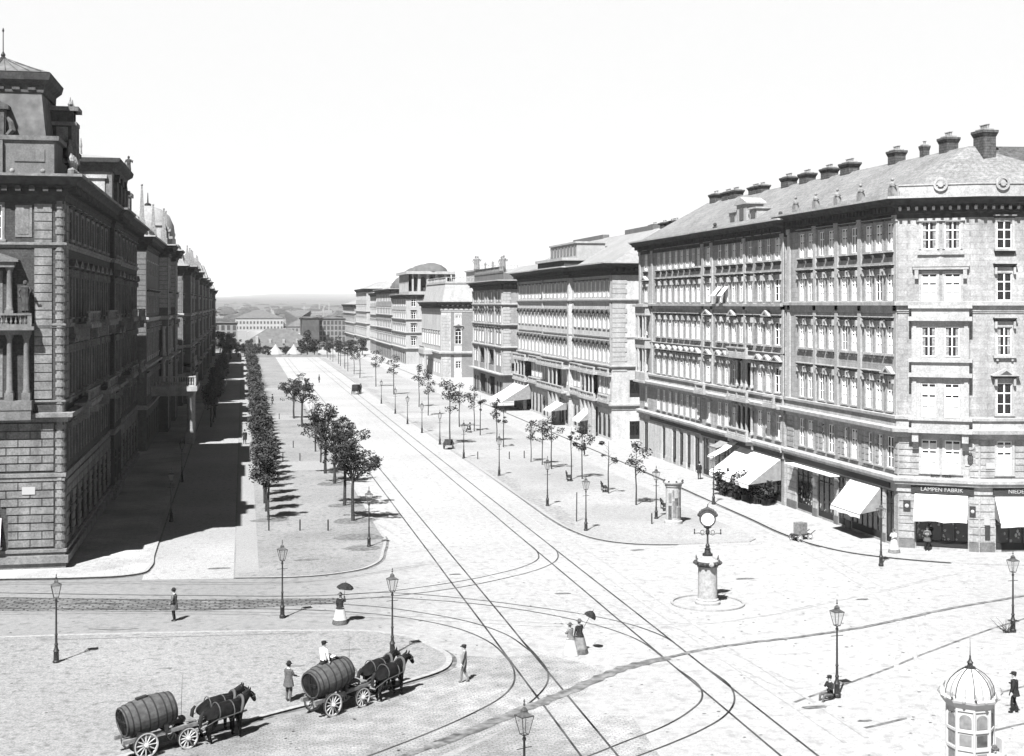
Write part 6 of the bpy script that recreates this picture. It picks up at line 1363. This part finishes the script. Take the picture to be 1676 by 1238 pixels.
def horse(x, y, rz, label, hd, grp='dark wagon horses'):
    o = thing('horse', label, 'horse', (x, y, 0), rz, grp); part('body', horse_mesh(hd), [M['horse'], M['leather']], o, smooth=True)
    mb = MB(); mb.tube([(-.98, 0, 1.35), (-1.1, 0, 1.2), (-1.13, .02, .9), (-1.08, .0, .5)], [.05, .075, .08, .02], 7); part('tail', mb, M['hair'], o, smooth=True)
    mb = MB()
    for k in range(9): t = k/8; p = V3((.58+.48*t, hd*.6*t*t, 1.62+.22*t)); mb.tube([p, p+V3((-.04, .06, .03)), p+V3((-.02, .13, -.18))], [.03, .035, .008], 5)
    part('mane', mb, M['hair'], o)
    mb = MB(); n = 18; c = V3((.56, 0, 1.28)); pts = [c+V3((.12*math.sin(t*6.283/n), .30*math.cos(t*6.283/n), .43*math.sin(t*6.283/n))) for t in range(n+1)]; mb.tube(pts, .06, 6); part('collar', mb, M['leather'], o, smooth=True)
    o.scale = (1.0, 1.04, .96); mb = MB()
    for x_, w, z0 in ((.18, .375, 1.21), (-.45, .355, 1.26)):
        mb.tube([(x_, w*math.cos(t*.4189), z0+(w+.01)*math.sin(t*.4189)) for t in range(16)], .022, 5)
    for s_ in (-1, 1): mb.tube([(.5, s_*.34, 1.15), (0, s_*.39, 1.1), (-.6, s_*.36, 1.02), (-1.25, s_*.3, .75)], .018, 5)
    part('harness', mb, M['leather'], o)
    mb = MB(); mb.tube([(1.28+.12*math.cos(t*.628), hd*1.05+.125*math.sin(t*.628), 1.56+.05*math.cos(t*.628)) for t in range(11)], .013, 4); mb.tube([(1.12, hd*.8+.13, 1.76), (1.38, hd*1.25+.10, 1.40)], .013, 4); mb.tube([(1.12, hd*.8-.13, 1.76), (1.38, hd*1.25-.10, 1.40)], .013, 4); part('bridle', mb, M['leather'], o)
    return o
def wheel(root, x, y, r, name='wheel', w=.08, ns=12):
    mb = MB(); n = 24
    def ring(r0, r1, y0, y1): mb.loft([[(x+q*math.cos(2*math.pi*t/n), yy, r+q*math.sin(2*math.pi*t/n)) for t in range(n)] for q, yy in ((r0, y0), (r1, y0), (r1, y1), (r0, y1), (r0, y0))], cap=False)
    ring(r*.86, r*.99, y-w/2, y+w/2)
    for k in range(ns): a = 2*math.pi*k/ns; mb.tube([(x+.05*math.cos(a), y, r+.05*math.sin(a)), (x+r*.88*math.cos(a), y, r+r*.88*math.sin(a))], [.032, .024], 5)
    o = part(name, mb, M['wood_p'], root); mb = MB(); mb.tube([(x, y-.16, r), (x, y-.1, r), (x, y+.1, r), (x, y+.16, r)], [.05, .09, .09, .05], 10); part('hub', mb, M['wood_p'], root, parent=o)
    mb = MB(); n_ = 24
    mb.loft([[(x+q*math.cos(2*math.pi*t/n_), yy, r+q*math.sin(2*math.pi*t/n_)) for t in range(n_)] for q, yy in ((r*.985, y-w/2-.004), (r, y-w/2-.004), (r, y+w/2+.004), (r*.985, y+w/2+.004), (r*.985, y-w/2-.004))], cap=False); part('tyre', mb, M['hoop'], root, parent=o)
    return o
def wagon(x, y, rz, label, reel=False):
    o = thing('barrel_wagon', label, 'wagon', (x, y, 0), rz, 'barrel water wagons')
    for yy in (-.62, .62): wheel(o, 0, yy, .50)
    for yy in (-.58, .58): wheel(o, 1.75, yy, .42)
    mb = MB()
    for yy in (-.40, .40): mb.loft([[(-.85, yy-.07, .62), (-.85, yy+.07, .62), (-.85, yy+.07, .78), (-.85, yy-.07, .78)], [(2.2, yy-.07, .80), (2.2, yy+.07, .80), (2.2, yy+.07, .95), (2.2, yy-.07, .95)]])
    part('beam', mb, M['wood'], o); mb = MB()
    mb.box(-.07, .07, -.62, .62, .43, .57); mb.box(1.68, 1.82, -.6, .6, .36, .5); mb.box(1.6, 1.9, -.45, .45, .5, .78); mb.box(-.12, .12, -.5, .5, .57, .64); part('axle', mb, M['wood_d'], o)
    mb = MB(); mb.tube([(1.7, 0, .55), (2.6, 0, .62), (4.6, 0, .85)], [.06, .055, .04], 7); mb.tube([(2.35, -.75, .66), (2.35, .75, .66)], .04, 6); mb.tube([(1.75, -.4, .6), (2.5, 0, .62)], .035, 6); mb.tube([(1.75, .4, .6), (2.5, 0, .62)], .035, 6); part('drawbar', mb, M['wood'], o)
    mb = MB(); mb.box(1.75, 2.15, -.45, .45, 1.0, 1.05); mb.box(1.9, 2.0, -.4, -.32, .9, 1.); mb.box(1.9, 2.0, .32, .4, .9, 1.0); part('seat_board', mb, M['wood'], o)
    tl = rad(8); bx, bz, Ln = .30, 1.50, 2.1
    def T(q): xx = q[0]; return V3((bx+xx*math.cos(tl)-q[2]*math.sin(tl), q[1], bz+xx*math.sin(tl)+q[2]*math.cos(tl)))
    prof = lambda t: .56+.135*(1-(2*t-1)**2)
    mb = MB(T); n = 28; rows = []
    for i in range(13):
        t = i/12; rows.append([((t-.5)*Ln, prof(t)*(1-.006*(j % 2))*math.cos(2*math.pi*j/n), prof(t)*(1-.006*(j % 2))*math.sin(2*math.pi*j/n)) for j in range(n)])
    rows = [[(-Ln/2+.07, q[1]*.93, q[2]*.93) for q in rows[0]], [(-Ln/2, q[1]*.93, q[2]*.93) for q in rows[0]]]+rows+[[(Ln/2, q[1]*.93, q[2]*.93) for q in rows[-1]], [(Ln/2-.07, q[1]*.93, q[2]*.93) for q in rows[-1]]]
    mb.loft(rows); b = part('barrel', mb, M['oak'], o)
    for t in (.03, .12, .24, .42, .58, .76, .88, .97):
        mb = MB(T); mb.loft([[((t-.5)*Ln+dx, rr_*math.cos(2*math.pi*j/n), rr_*math.sin(2*math.pi*j/n)) for j in range(n)] for dx, rr_ in ((-.028, prof(t)*.99), (-.028, prof(t)+.010), (.028, prof(t)+.010), (.028, prof(t)*.99), (-.028, prof(t)*.99))], cap=False); part('hoop', mb, M['hoop'], o, parent=b)
    mb = MB(T); mb.loft([[(-Ln/2+dx, r_*math.cos(2*math.pi*j/n), r_*math.sin(2*math.pi*j/n)) for j in range(n)] for dx, r_ in ((.045, .51), (.06, .51))]); mb.box(-Ln/2-.02, -Ln/2+.05, -.06, .06, -.45, .45); mb.box(-Ln/2-.015, -Ln/2+.05, -.4, .4, -.05, .07); part('barrel_end', mb, M['oakend'], o, parent=b)
    mb = MB(T); mb.box(-.35, .1, -.1, .1, .66, .75); part('bung', mb, M['wood_d'], o, parent=b)
    mb = MB(T)
    for xx in (-.6, .5):
        mb.loft([[(xx-.08, yy, zz) for yy, zz in ((-.55, -.74), (.55, -.74), (.55, -.35), (.3, -.55), (-.3, -.55), (-.55, -.35))], [(xx+.08, yy, zz) for yy, zz in ((-.55, -.74), (.55, -.74), (.55, -.35), (.3, -.55), (-.3, -.55), (-.55, -.35))]])
    part('cradle', mb, M['wood_d'], o)
    mb = MB(); mb.tube([(1.95, .5, 1.0), (2.05, .6, 2.6)], [.012, .005], 5); part('whip', mb, M['wood_d'], o)
    if reel: wheel(o, 2.35, .95, .52, 'reel', .05, 14).location.z = .35
    return o
h1 = rad(27); a1 = V3((math.cos(h1), math.sin(h1), 0)); n1 = V3((-a1.y, a1.x, 0)); p1 = V3((-3.95, 54.1, 0))
h2 = rad(38); a2 = V3((math.cos(h2), math.sin(h2), 0)); n2 = V3((-a2.y, a2.x, 0)); p2 = V3((3.35, 57.9, 0))
wagon(p1.x, p1.y, h1, 'rear barrel wagon at the lower left, without a rider')
wagon(p2.x, p2.y, h2, 'front barrel wagon with a man in white lying back on its barrel', True)
for p, a, n, h, tx, dd in ((p1, a1, n1, h1, 'rear', 3.45), (p2, a2, n2, h2, 'front', 3.55)):
    q = p+a*dd-n*.45; horse(q.x, q.y, h+.04, f'dark horse nearer the camera drawing the {tx} barrel wagon', .12 if tx == 'rear' else -.05)
    q = p+a*(dd+.08)+n*.45; horse(q.x, q.y, h-.03, f'dark horse on the far side of the pair drawing the {tx} barrel wagon', .02)
q = p2+a2*.02; o = person('man in white shirt and dark hat sitting on the front barrel with legs stretched forward', q.x, q.y, 1.36, h2-math.pi/2, 1.7, 'shirt', 'coat', ('fwd', 'down'), 'cap', sit='recline')

# ------------------------------------------------------------------ clock column, advertising column, kiosk, handcart, heaps
o = thing('clock_column', 'street clock with white round dial on a pale stone drum inside a round kerb', 'clock', (26.62, 74.8, 0), -.30)
mb = MB(); n = 40; mb.loft([[(q*math.cos(2*math.pi*t/n), q*math.sin(2*math.pi*t/n), z) for t in range(n)] for q, z in ((2.0, -.1), (2.16, -.1), (2.16, .09), (2.0, .09), (2.0, -.1))], cap=False); part('kerb_ring', mb, M['kerb'], o)
mb = MB(); mb.lathe([(.74, 0), (.74, .14), (.64, .2), (.64, .28), (.57, .34), (.55, 2.1), (.6, 2.14), (.6, 2.2)], 28); part('pedestal', mb, M['stone_w'], o, smooth=True)
mb = MB(); mb.lathe([(.6, 2.2), (.74, 2.32), (.78, 2.44), (.66, 2.5)], 24)
for k in range(14):
    a = k*.449; mb.ball((.76*math.cos(a), .76*math.sin(a), 2.40), .10, 6, 4)
for k in range(4):
    a = .78+k*1.571; mb.tube([(.72*math.cos(a), .72*math.sin(a), 2.4), (.9*math.cos(a), .9*math.sin(a), 2.52), (.92*math.cos(a), .92*math.sin(a), 2.72)], [.07, .06, .015], 6)
part('garland', mb, M['bronze'], o); mb = MB(); mb.ball((.2, -.76, 2.4), .15, 10, 6, 1, .5, 1); part('medallion', mb, M['stone_w'], o)
mb = MB(); mb.lathe([(.62, 2.5), (.5, 2.62), (.32, 2.74), (.3, 2.8)], 20); part('drum_top', mb, M['stone_w'], o, smooth=True)
mb = MB(); mb.lathe([(.3, 2.8), (.3, 2.92), (.2, 2.96), (.16, 3.15), (.2, 3.2), (.11, 3.26), (.13, 3.4), (.06, 3.5), (.05, 4.0), (.1, 4.05), (.13, 4.2), (.08, 4.35), (.12, 4.46)], 12)
for s_ in (-1, 1):
    mb.tube([(0, 0, 4.12), (s_*.3, 0, 4.0), (s_*.5, 0, 4.12), (s_*.66, 0, 4.1), (s_*.76, 0, 4.1)], .03, 6); mb.tube([(s_*.3+.11*math.cos(t*.7), 0, 4.17+.11*math.sin(t*.7)) for t in range(10)], .018, 5); mb.lathe([(.035, 4.05), (.05, 4.12), (.02, 4.2), (.045, 4.3), (.02, 4.36)], 6, (s_*.76, 0, 0))
part('post', mb, M['iron'], o, smooth=True)
cz = 4.95; mb = MB(); n = 28
mb.loft([[(q*math.cos(2*math.pi*t/n), yy, cz+q*math.sin(2*math.pi*t/n)) for t in range(n)] for q, yy in ((.38, -.17), (.46, -.17), (.48, -.1), (.48, .1), (.46, .17), (.38, .17), (.38, -.17))], cap=False)
for s_ in (-1, 1): mb.tube([(s_*.08, 0, 4.42), (s_*.22, 0, 4.5)], .05, 5)
for k in range(9):
    a = math.pi*(.12+.76*k/8); mb.ball((.52*math.cos(a), 0, cz+.50*math.sin(a)+.04), .12 if k != 4 else .17, 6, 5)
mb.tube([(0, 0, cz+.6), (0, 0, cz+.86)], [.05, .02], 6); mb.tube([(-.02, 0, cz+.78), (.12, 0, cz+.98)], [.02, .008], 5)
ck = part('clock_case', mb, M['bronze'], o)
mb = MB(); mb.loft([[(.385*math.cos(2*math.pi*t/n), yy, cz+.385*math.sin(2*math.pi*t/n)) for t in range(n)] for yy in (-.14, .14)]); dl = part('dial', mb, M['dial'], o, parent=ck)
mb = MB(); mb.loft([[(-.24, -.15, cz-.02), (0, -.15, cz-.015), (0, -.15, cz+.015), (-.24, -.15, cz+.0)], [(-.24, -.146, cz-.02), (0, -.146, cz-.015), (0, -.146, cz+.015), (-.24, -.146, cz)]]); mb.box(0, .30, -.152, -.147, cz-.012, cz+.012); part('hands', mb, M['skirt_g'], o, parent=dl)
o = thing('advertising_column', 'round advertising column with posters at the kerb corner right of a lamp', 'advertising column', (33.56, 102.35, .03))
mb = MB(); mb.lathe([(.72, 0), (.72, .25), (.6, .32), (.6, 2.95), (.68, 3.0), (.66, 3.12), (.82, 3.25), (.84, 3.36), (.6, 3.42), (.3, 3.6), (.05, 3.66)], 24); part('drum', mb, M['stone_w'], o, smooth=True)
rng = random.Random(3)
for a0, a1_, z0, z1, m in ((-2.6, -2.1, .4, 1.5, 'poster_d'), (-2.0, -1.45, .55, 1.9, 'poster'), (-1.7, -1.2, 1.5, 2.1, 'poster_d'), (-1.35, -.9, .5, 1.35, 'poster'), (-2.55, -2.1, 1.7, 2.5, 'poster'), (-1.1, -.6, 1.5, 2.6, 'poster'), (-.8, -.3, .5, 1.3, 'poster_d'), (-2.0, -1.75, 2.05, 2.75, 'poster')):
    mb = MB(); mb.loft([[(q*math.cos(a0+(a1_-a0)*t/5), q*math.sin(a0+(a1_-a0)*t/5), z) for z in (z0, z1)] for t in range(6) for q in (.606,)], cap=False, close=False); part('poster', mb, M[m], o)
for k in range(8):
    mb = MB(); a = k*.785; mb.ball((.78*math.cos(a), .78*math.sin(a), 3.42), .09, 6, 4); part('crest_ball', mb, M['bronze'], o)
# kiosk
o = thing('weather_kiosk', 'white octagonal kiosk with ribbed dome and spike at the bottom right', 'kiosk', (25.78, 44.42, 0), .05)
def octa(r, z, a0=.3927): return [(r*math.cos(a0+k*.7854), r*math.sin(a0+k*.7854), z) for k in range(8)]
mb = MB(); mb.loft([octa(.92, 0), octa(.92, .25), octa(.8, .3), octa(.8, 3.02)])
for k in range(8):
    a = .3927+k*.7854; mb.tube([(.8*math.cos(a), .8*math.sin(a), .3), (.8*math.cos(a), .8*math.sin(a), 3.02)], .055, 6)
for z in (1.55, 2.2, 2.95): mb.loft([octa(.8, z), octa(.85, z), octa(.85, z+.09), octa(.8, z+.09)])
bd = part('body', mb, M['kiosk'], o)
mb = MB(); mb.loft([octa(.82, 3.0), octa(.88, 3.08), octa(1.02, 3.26), octa(1.06, 3.36), octa(.96, 3.40), octa(.8, 3.34)])
for k in range(16): a = k*.3927; mb.ball((1.0*math.cos(a), 1.0*math.sin(a), 3.40), .07, 6, 4, 1, 1, 1.5)
part('eave', mb, M['kiosk'], o)
mb = MB(); mb.loft([octa(r, z) for r, z in ((.84, 3.35), (.85, 3.5), (.80, 3.72), (.68, 3.95), (.5, 4.13), (.3, 4.27), (.16, 4.34))]); dm = part('dome', mb, M['kiosk'], o)
for k in range(8):
    a = .3927+k*.7854; mb = MB(); mb.tube([(r*math.cos(a), r*math.sin(a), z) for r, z in ((.85, 3.37), (.86, 3.5), (.81, 3.73), (.69, 3.96), (.51, 4.14), (.31, 4.28), (.16, 4.35))], .016, 5); part('rib', mb, M['wood_d'], o, parent=dm)
mb = MB(); mb.lathe([(.16, 4.33), (.2, 4.38), (.1, 4.42), (.09, 4.5), (.12, 4.54), (.06, 4.62), (.03, 4.7), (.035, 4.78), (.016, 4.82), (.004, 5.42)], 8); part('spike', mb, M['iron'], o, parent=dm)
for k in range(8):
    a = k*.7854; f = F((.742*math.cos(a)+.27*math.sin(a), .742*math.sin(a)-.27*math.cos(a)), (.742*math.cos(a)-.27*math.sin(a), .742*math.sin(a)+.27*math.cos(a))); f.n = V3((math.cos(a), math.sin(a), 0))
    mb = MB(f.p); mb.vprism([(.06, 2.34), (.48, 2.34)]+[(.27+.21*math.cos(t*.314), 2.66+.17*math.sin(t*.314)) for t in range(11)], -.02, .018); part('arched_panel', mb, M['kpanel'], o)
    mb = MB(f.p); mb.box(.06, .48, -.02, .015, 1.72, 2.12); part('notice_panel', mb, M['kpanel' if k % 3 else 'poster_d'], o)
    if k % 2 == 0: mb = MB(f.p); mb.box(.08, .46, -.02, .016, .5, 1.45); part('lower_panel', mb, M['poster'], o)
for k in range(8):
    a = .3927+k*.7854; mb = MB(); mb.tube([(1.0*math.cos(a), 1.0*math.sin(a), 3.38), (1.12*math.cos(a), 1.12*math.sin(a), 3.5), (1.05*math.cos(a), 1.05*math.sin(a), 3.66)], [.05, .045, .012], 5); part('corner_scroll', mb, M['kpanel'], o)
    a = k*.7854; mb = MB(); mb.tube([(r*.94*math.cos(a), r*.94*math.sin(a), z) for r, z in ((.85, 3.37), (.86, 3.5), (.81, 3.73), (.69, 3.96), (.51, 4.14), (.31, 4.28))], .012, 4); part('rib', mb, M['kpanel'], o, parent=dm)
mb = MB(); mb.box(.66, .74, -.95, -.6, 1.5, 2.0); part('hanging_board', mb, M['kiosk'], o)
# handcart
o = thing('handcart', 'low handcart carrying an upright crate on the square before the awnings', 'handcart', (40.48, 93.36, 0), .35); mb = MB(); mb.box(-.75, .75, -.38, .38, .42, .5); mb.tube([(.7, -.3, .47), (1.15, -.3, .7)], .03, 5); mb.tube([(.7, .3, .47), (1.15, .3, .7)], .03, 5); part('platform', mb, M['wood_d'], o)
for x in (-.5, .5):
    for y in (-.42, .42): wheel(o, x, y, .27, 'wheel', .05, 8)
o = thing('crate', 'upright slatted crate on the low handcart', 'crate', (40.45, 93.35, .5), .35); mb = MB(); mb.box(-.4, .4, -.28, .28, 0, .8)
for k in range(4): mb.box(-.42+k*.22, -.28+k*.22, -.31, .31, -.0+.01, .84)
part('slats', mb, M['wood'], o)
person('dark figure sitting hunched against the lamp foot on the bright square', 25.45, 55.55, -.62, 1.9, 1.66, 'coat', 'coat_g', 'hold', 'cap', sit=True, coat_len=None)
o = thing('brushwood', 'loose bundle of dark brushwood at the foot of the lamp at the right edge', 'brushwood', (39.9, 65.0, 0)); mb = MB(); rng = random.Random(8)
for k in range(26): a = rng.uniform(0, 3.14); mb.tube([(rng.uniform(-.2, .2), rng.uniform(-.1, .1), 0), (rng.uniform(-.9, .5), rng.uniform(-.3, .3), rng.uniform(.3, .9))], [.014, .005], 4)
part('twigs', mb, M['bark'], o)
o = thing('market_cart', 'small dark loaded cart standing at the right kerb', 'cart', (24.3, 160.5, 0), 1.2); mb = MB(); mb.box(-.9, .9, -.45, .45, .55, .65); mb.vprism([(-.8, .65), (.8, .65), (.5, 1.15), (-.4, 1.25)], -.4, .4); part('load', mb, M['wood_d'], o)
for y in (-.55, .55): wheel(o, 0, y, .45, 'wheel', .06, 10)
for x, y, lb, rz in ((21.5, 262, 'dark carriage blurred by distance on the carriageway', 1.25),):
    o = thing('carriage', lb, 'carriage', (x, y, 0), rz); mb = MB(); mb.vprism([(-1.3, .7), (1.0, .7), (1.15, 1.4), (.7, 2.2), (-1.2, 2.2), (-1.4, 1.4)], -.65, .65); part('body', mb, M['coat'], o)
    for xx in (-.9, 1.0):
        for yy in (-.72, .72): wheel(o, xx, yy, .5, 'wheel', .06, 10)
    o.scale = (.85, .85, .85); horse(x+2.9*math.cos(rz), y+2.9*math.sin(rz), rz, lb.replace('coach', 'horse drawing the coach').replace('carriage blurred by distance', 'horse drawing the lone carriage'), .03, 'carriage horses')

# ------------------------------------------------------------------ sky, sun, camera
EL, AZ = rad(53.5), rad(32)       # light travels towards +x*sin(AZ), +y*cos(AZ)
w = bpy.data.worlds.new('World'); sc.world = w; w.use_nodes = True; nt = w.node_tree
sky = nt.nodes.new('ShaderNodeTexSky'); sky.sky_type = 'NISHITA'; sky.sun_disc = False; sky.sun_elevation = EL; sky.sun_rotation = AZ+math.pi; sky.air_density = .4; sky.dust_density = .4; sky.ozone_density = 1.
sp = nt.nodes.new('ShaderNodeSeparateColor'); nt.links.new(sky.outputs[0], sp.inputs[0])     # red channel only: dims the upper sky to cut fill
tc = nt.nodes.new('ShaderNodeTexCoord'); sx = nt.nodes.new('ShaderNodeSeparateXYZ'); nt.links.new(tc.outputs['Generated'], sx.inputs[0])
mr = nt.nodes.new('ShaderNodeMapRange'); mr.interpolation_type = 'SMOOTHSTEP'; mr.inputs[1].default_value = .225; mr.inputs[2].default_value = .33; mr.inputs[3].default_value = HZ; mr.inputs[4].default_value = 0.; nt.links.new(sx.outputs[2], mr.inputs[0])
mx = nt.nodes.new('ShaderNodeMath'); mx.operation = 'MAXIMUM'; nt.links.new(sp.outputs[0], mx.inputs[0]); nt.links.new(mr.outputs[0], mx.inputs[1])   # added bright band over the low visible sky, cut off above
bg = nt.nodes['Background']; nt.links.new(mx.outputs[0], bg.inputs['Color']); bg.inputs['Strength'].default_value = SKY
d = V3((math.sin(AZ)*math.cos(EL), math.cos(AZ)*math.cos(EL), -math.sin(EL)))
su = bpy.data.lights.new('sun', 'SUN'); su.energy = SUN; su.angle = rad(.5); so = bpy.data.objects.new('sun', su); col.objects.link(so); so.rotation_euler = d.to_track_quat('-Z', 'Y').to_euler()
if HAZE:
    m = bpy.data.materials.new('haze'); m.use_nodes = True; nt = m.node_tree; nt.nodes.remove(nt.nodes['Principled BSDF'])
    pv = nt.nodes.new('ShaderNodeVolumePrincipled'); pv.inputs['Color'].default_value = (1, 1, 1, 1); pv.inputs['Density'].default_value = HAZE; pv.inputs['Anisotropy'].default_value = -.4; nt.links.new(pv.outputs[0], nt.nodes['Material Output'].inputs['Volume'])
    mb = MB(); mb.box(-9000, 9000, -80, 10500, -3, 160); structure('haze', mb, m, kind='stuff')
cd = bpy.data.cameras.new('camera'); cd.sensor_width = 36; cd.lens = 36*2200/1676; cd.shift_y = -121/1676; cd.clip_start = .5; cd.clip_end = 20000
co = bpy.data.objects.new('camera', cd); col.objects.link(co); co.location = CAM; co.rotation_euler = (rad(90), 0, -math.atan(440/2200)); sc.camera = co
sc.view_settings.view_transform = 'Standard'; sc.view_settings.look = 'None'; sc.view_settings.gamma = 1; sc.view_settings.exposure = EXPO
sc.cycles.volume_bounces = 0; sc.cycles.max_bounces = 6; sc.cycles.diffuse_bounces = 3; sc.cycles.transparent_max_bounces = 8
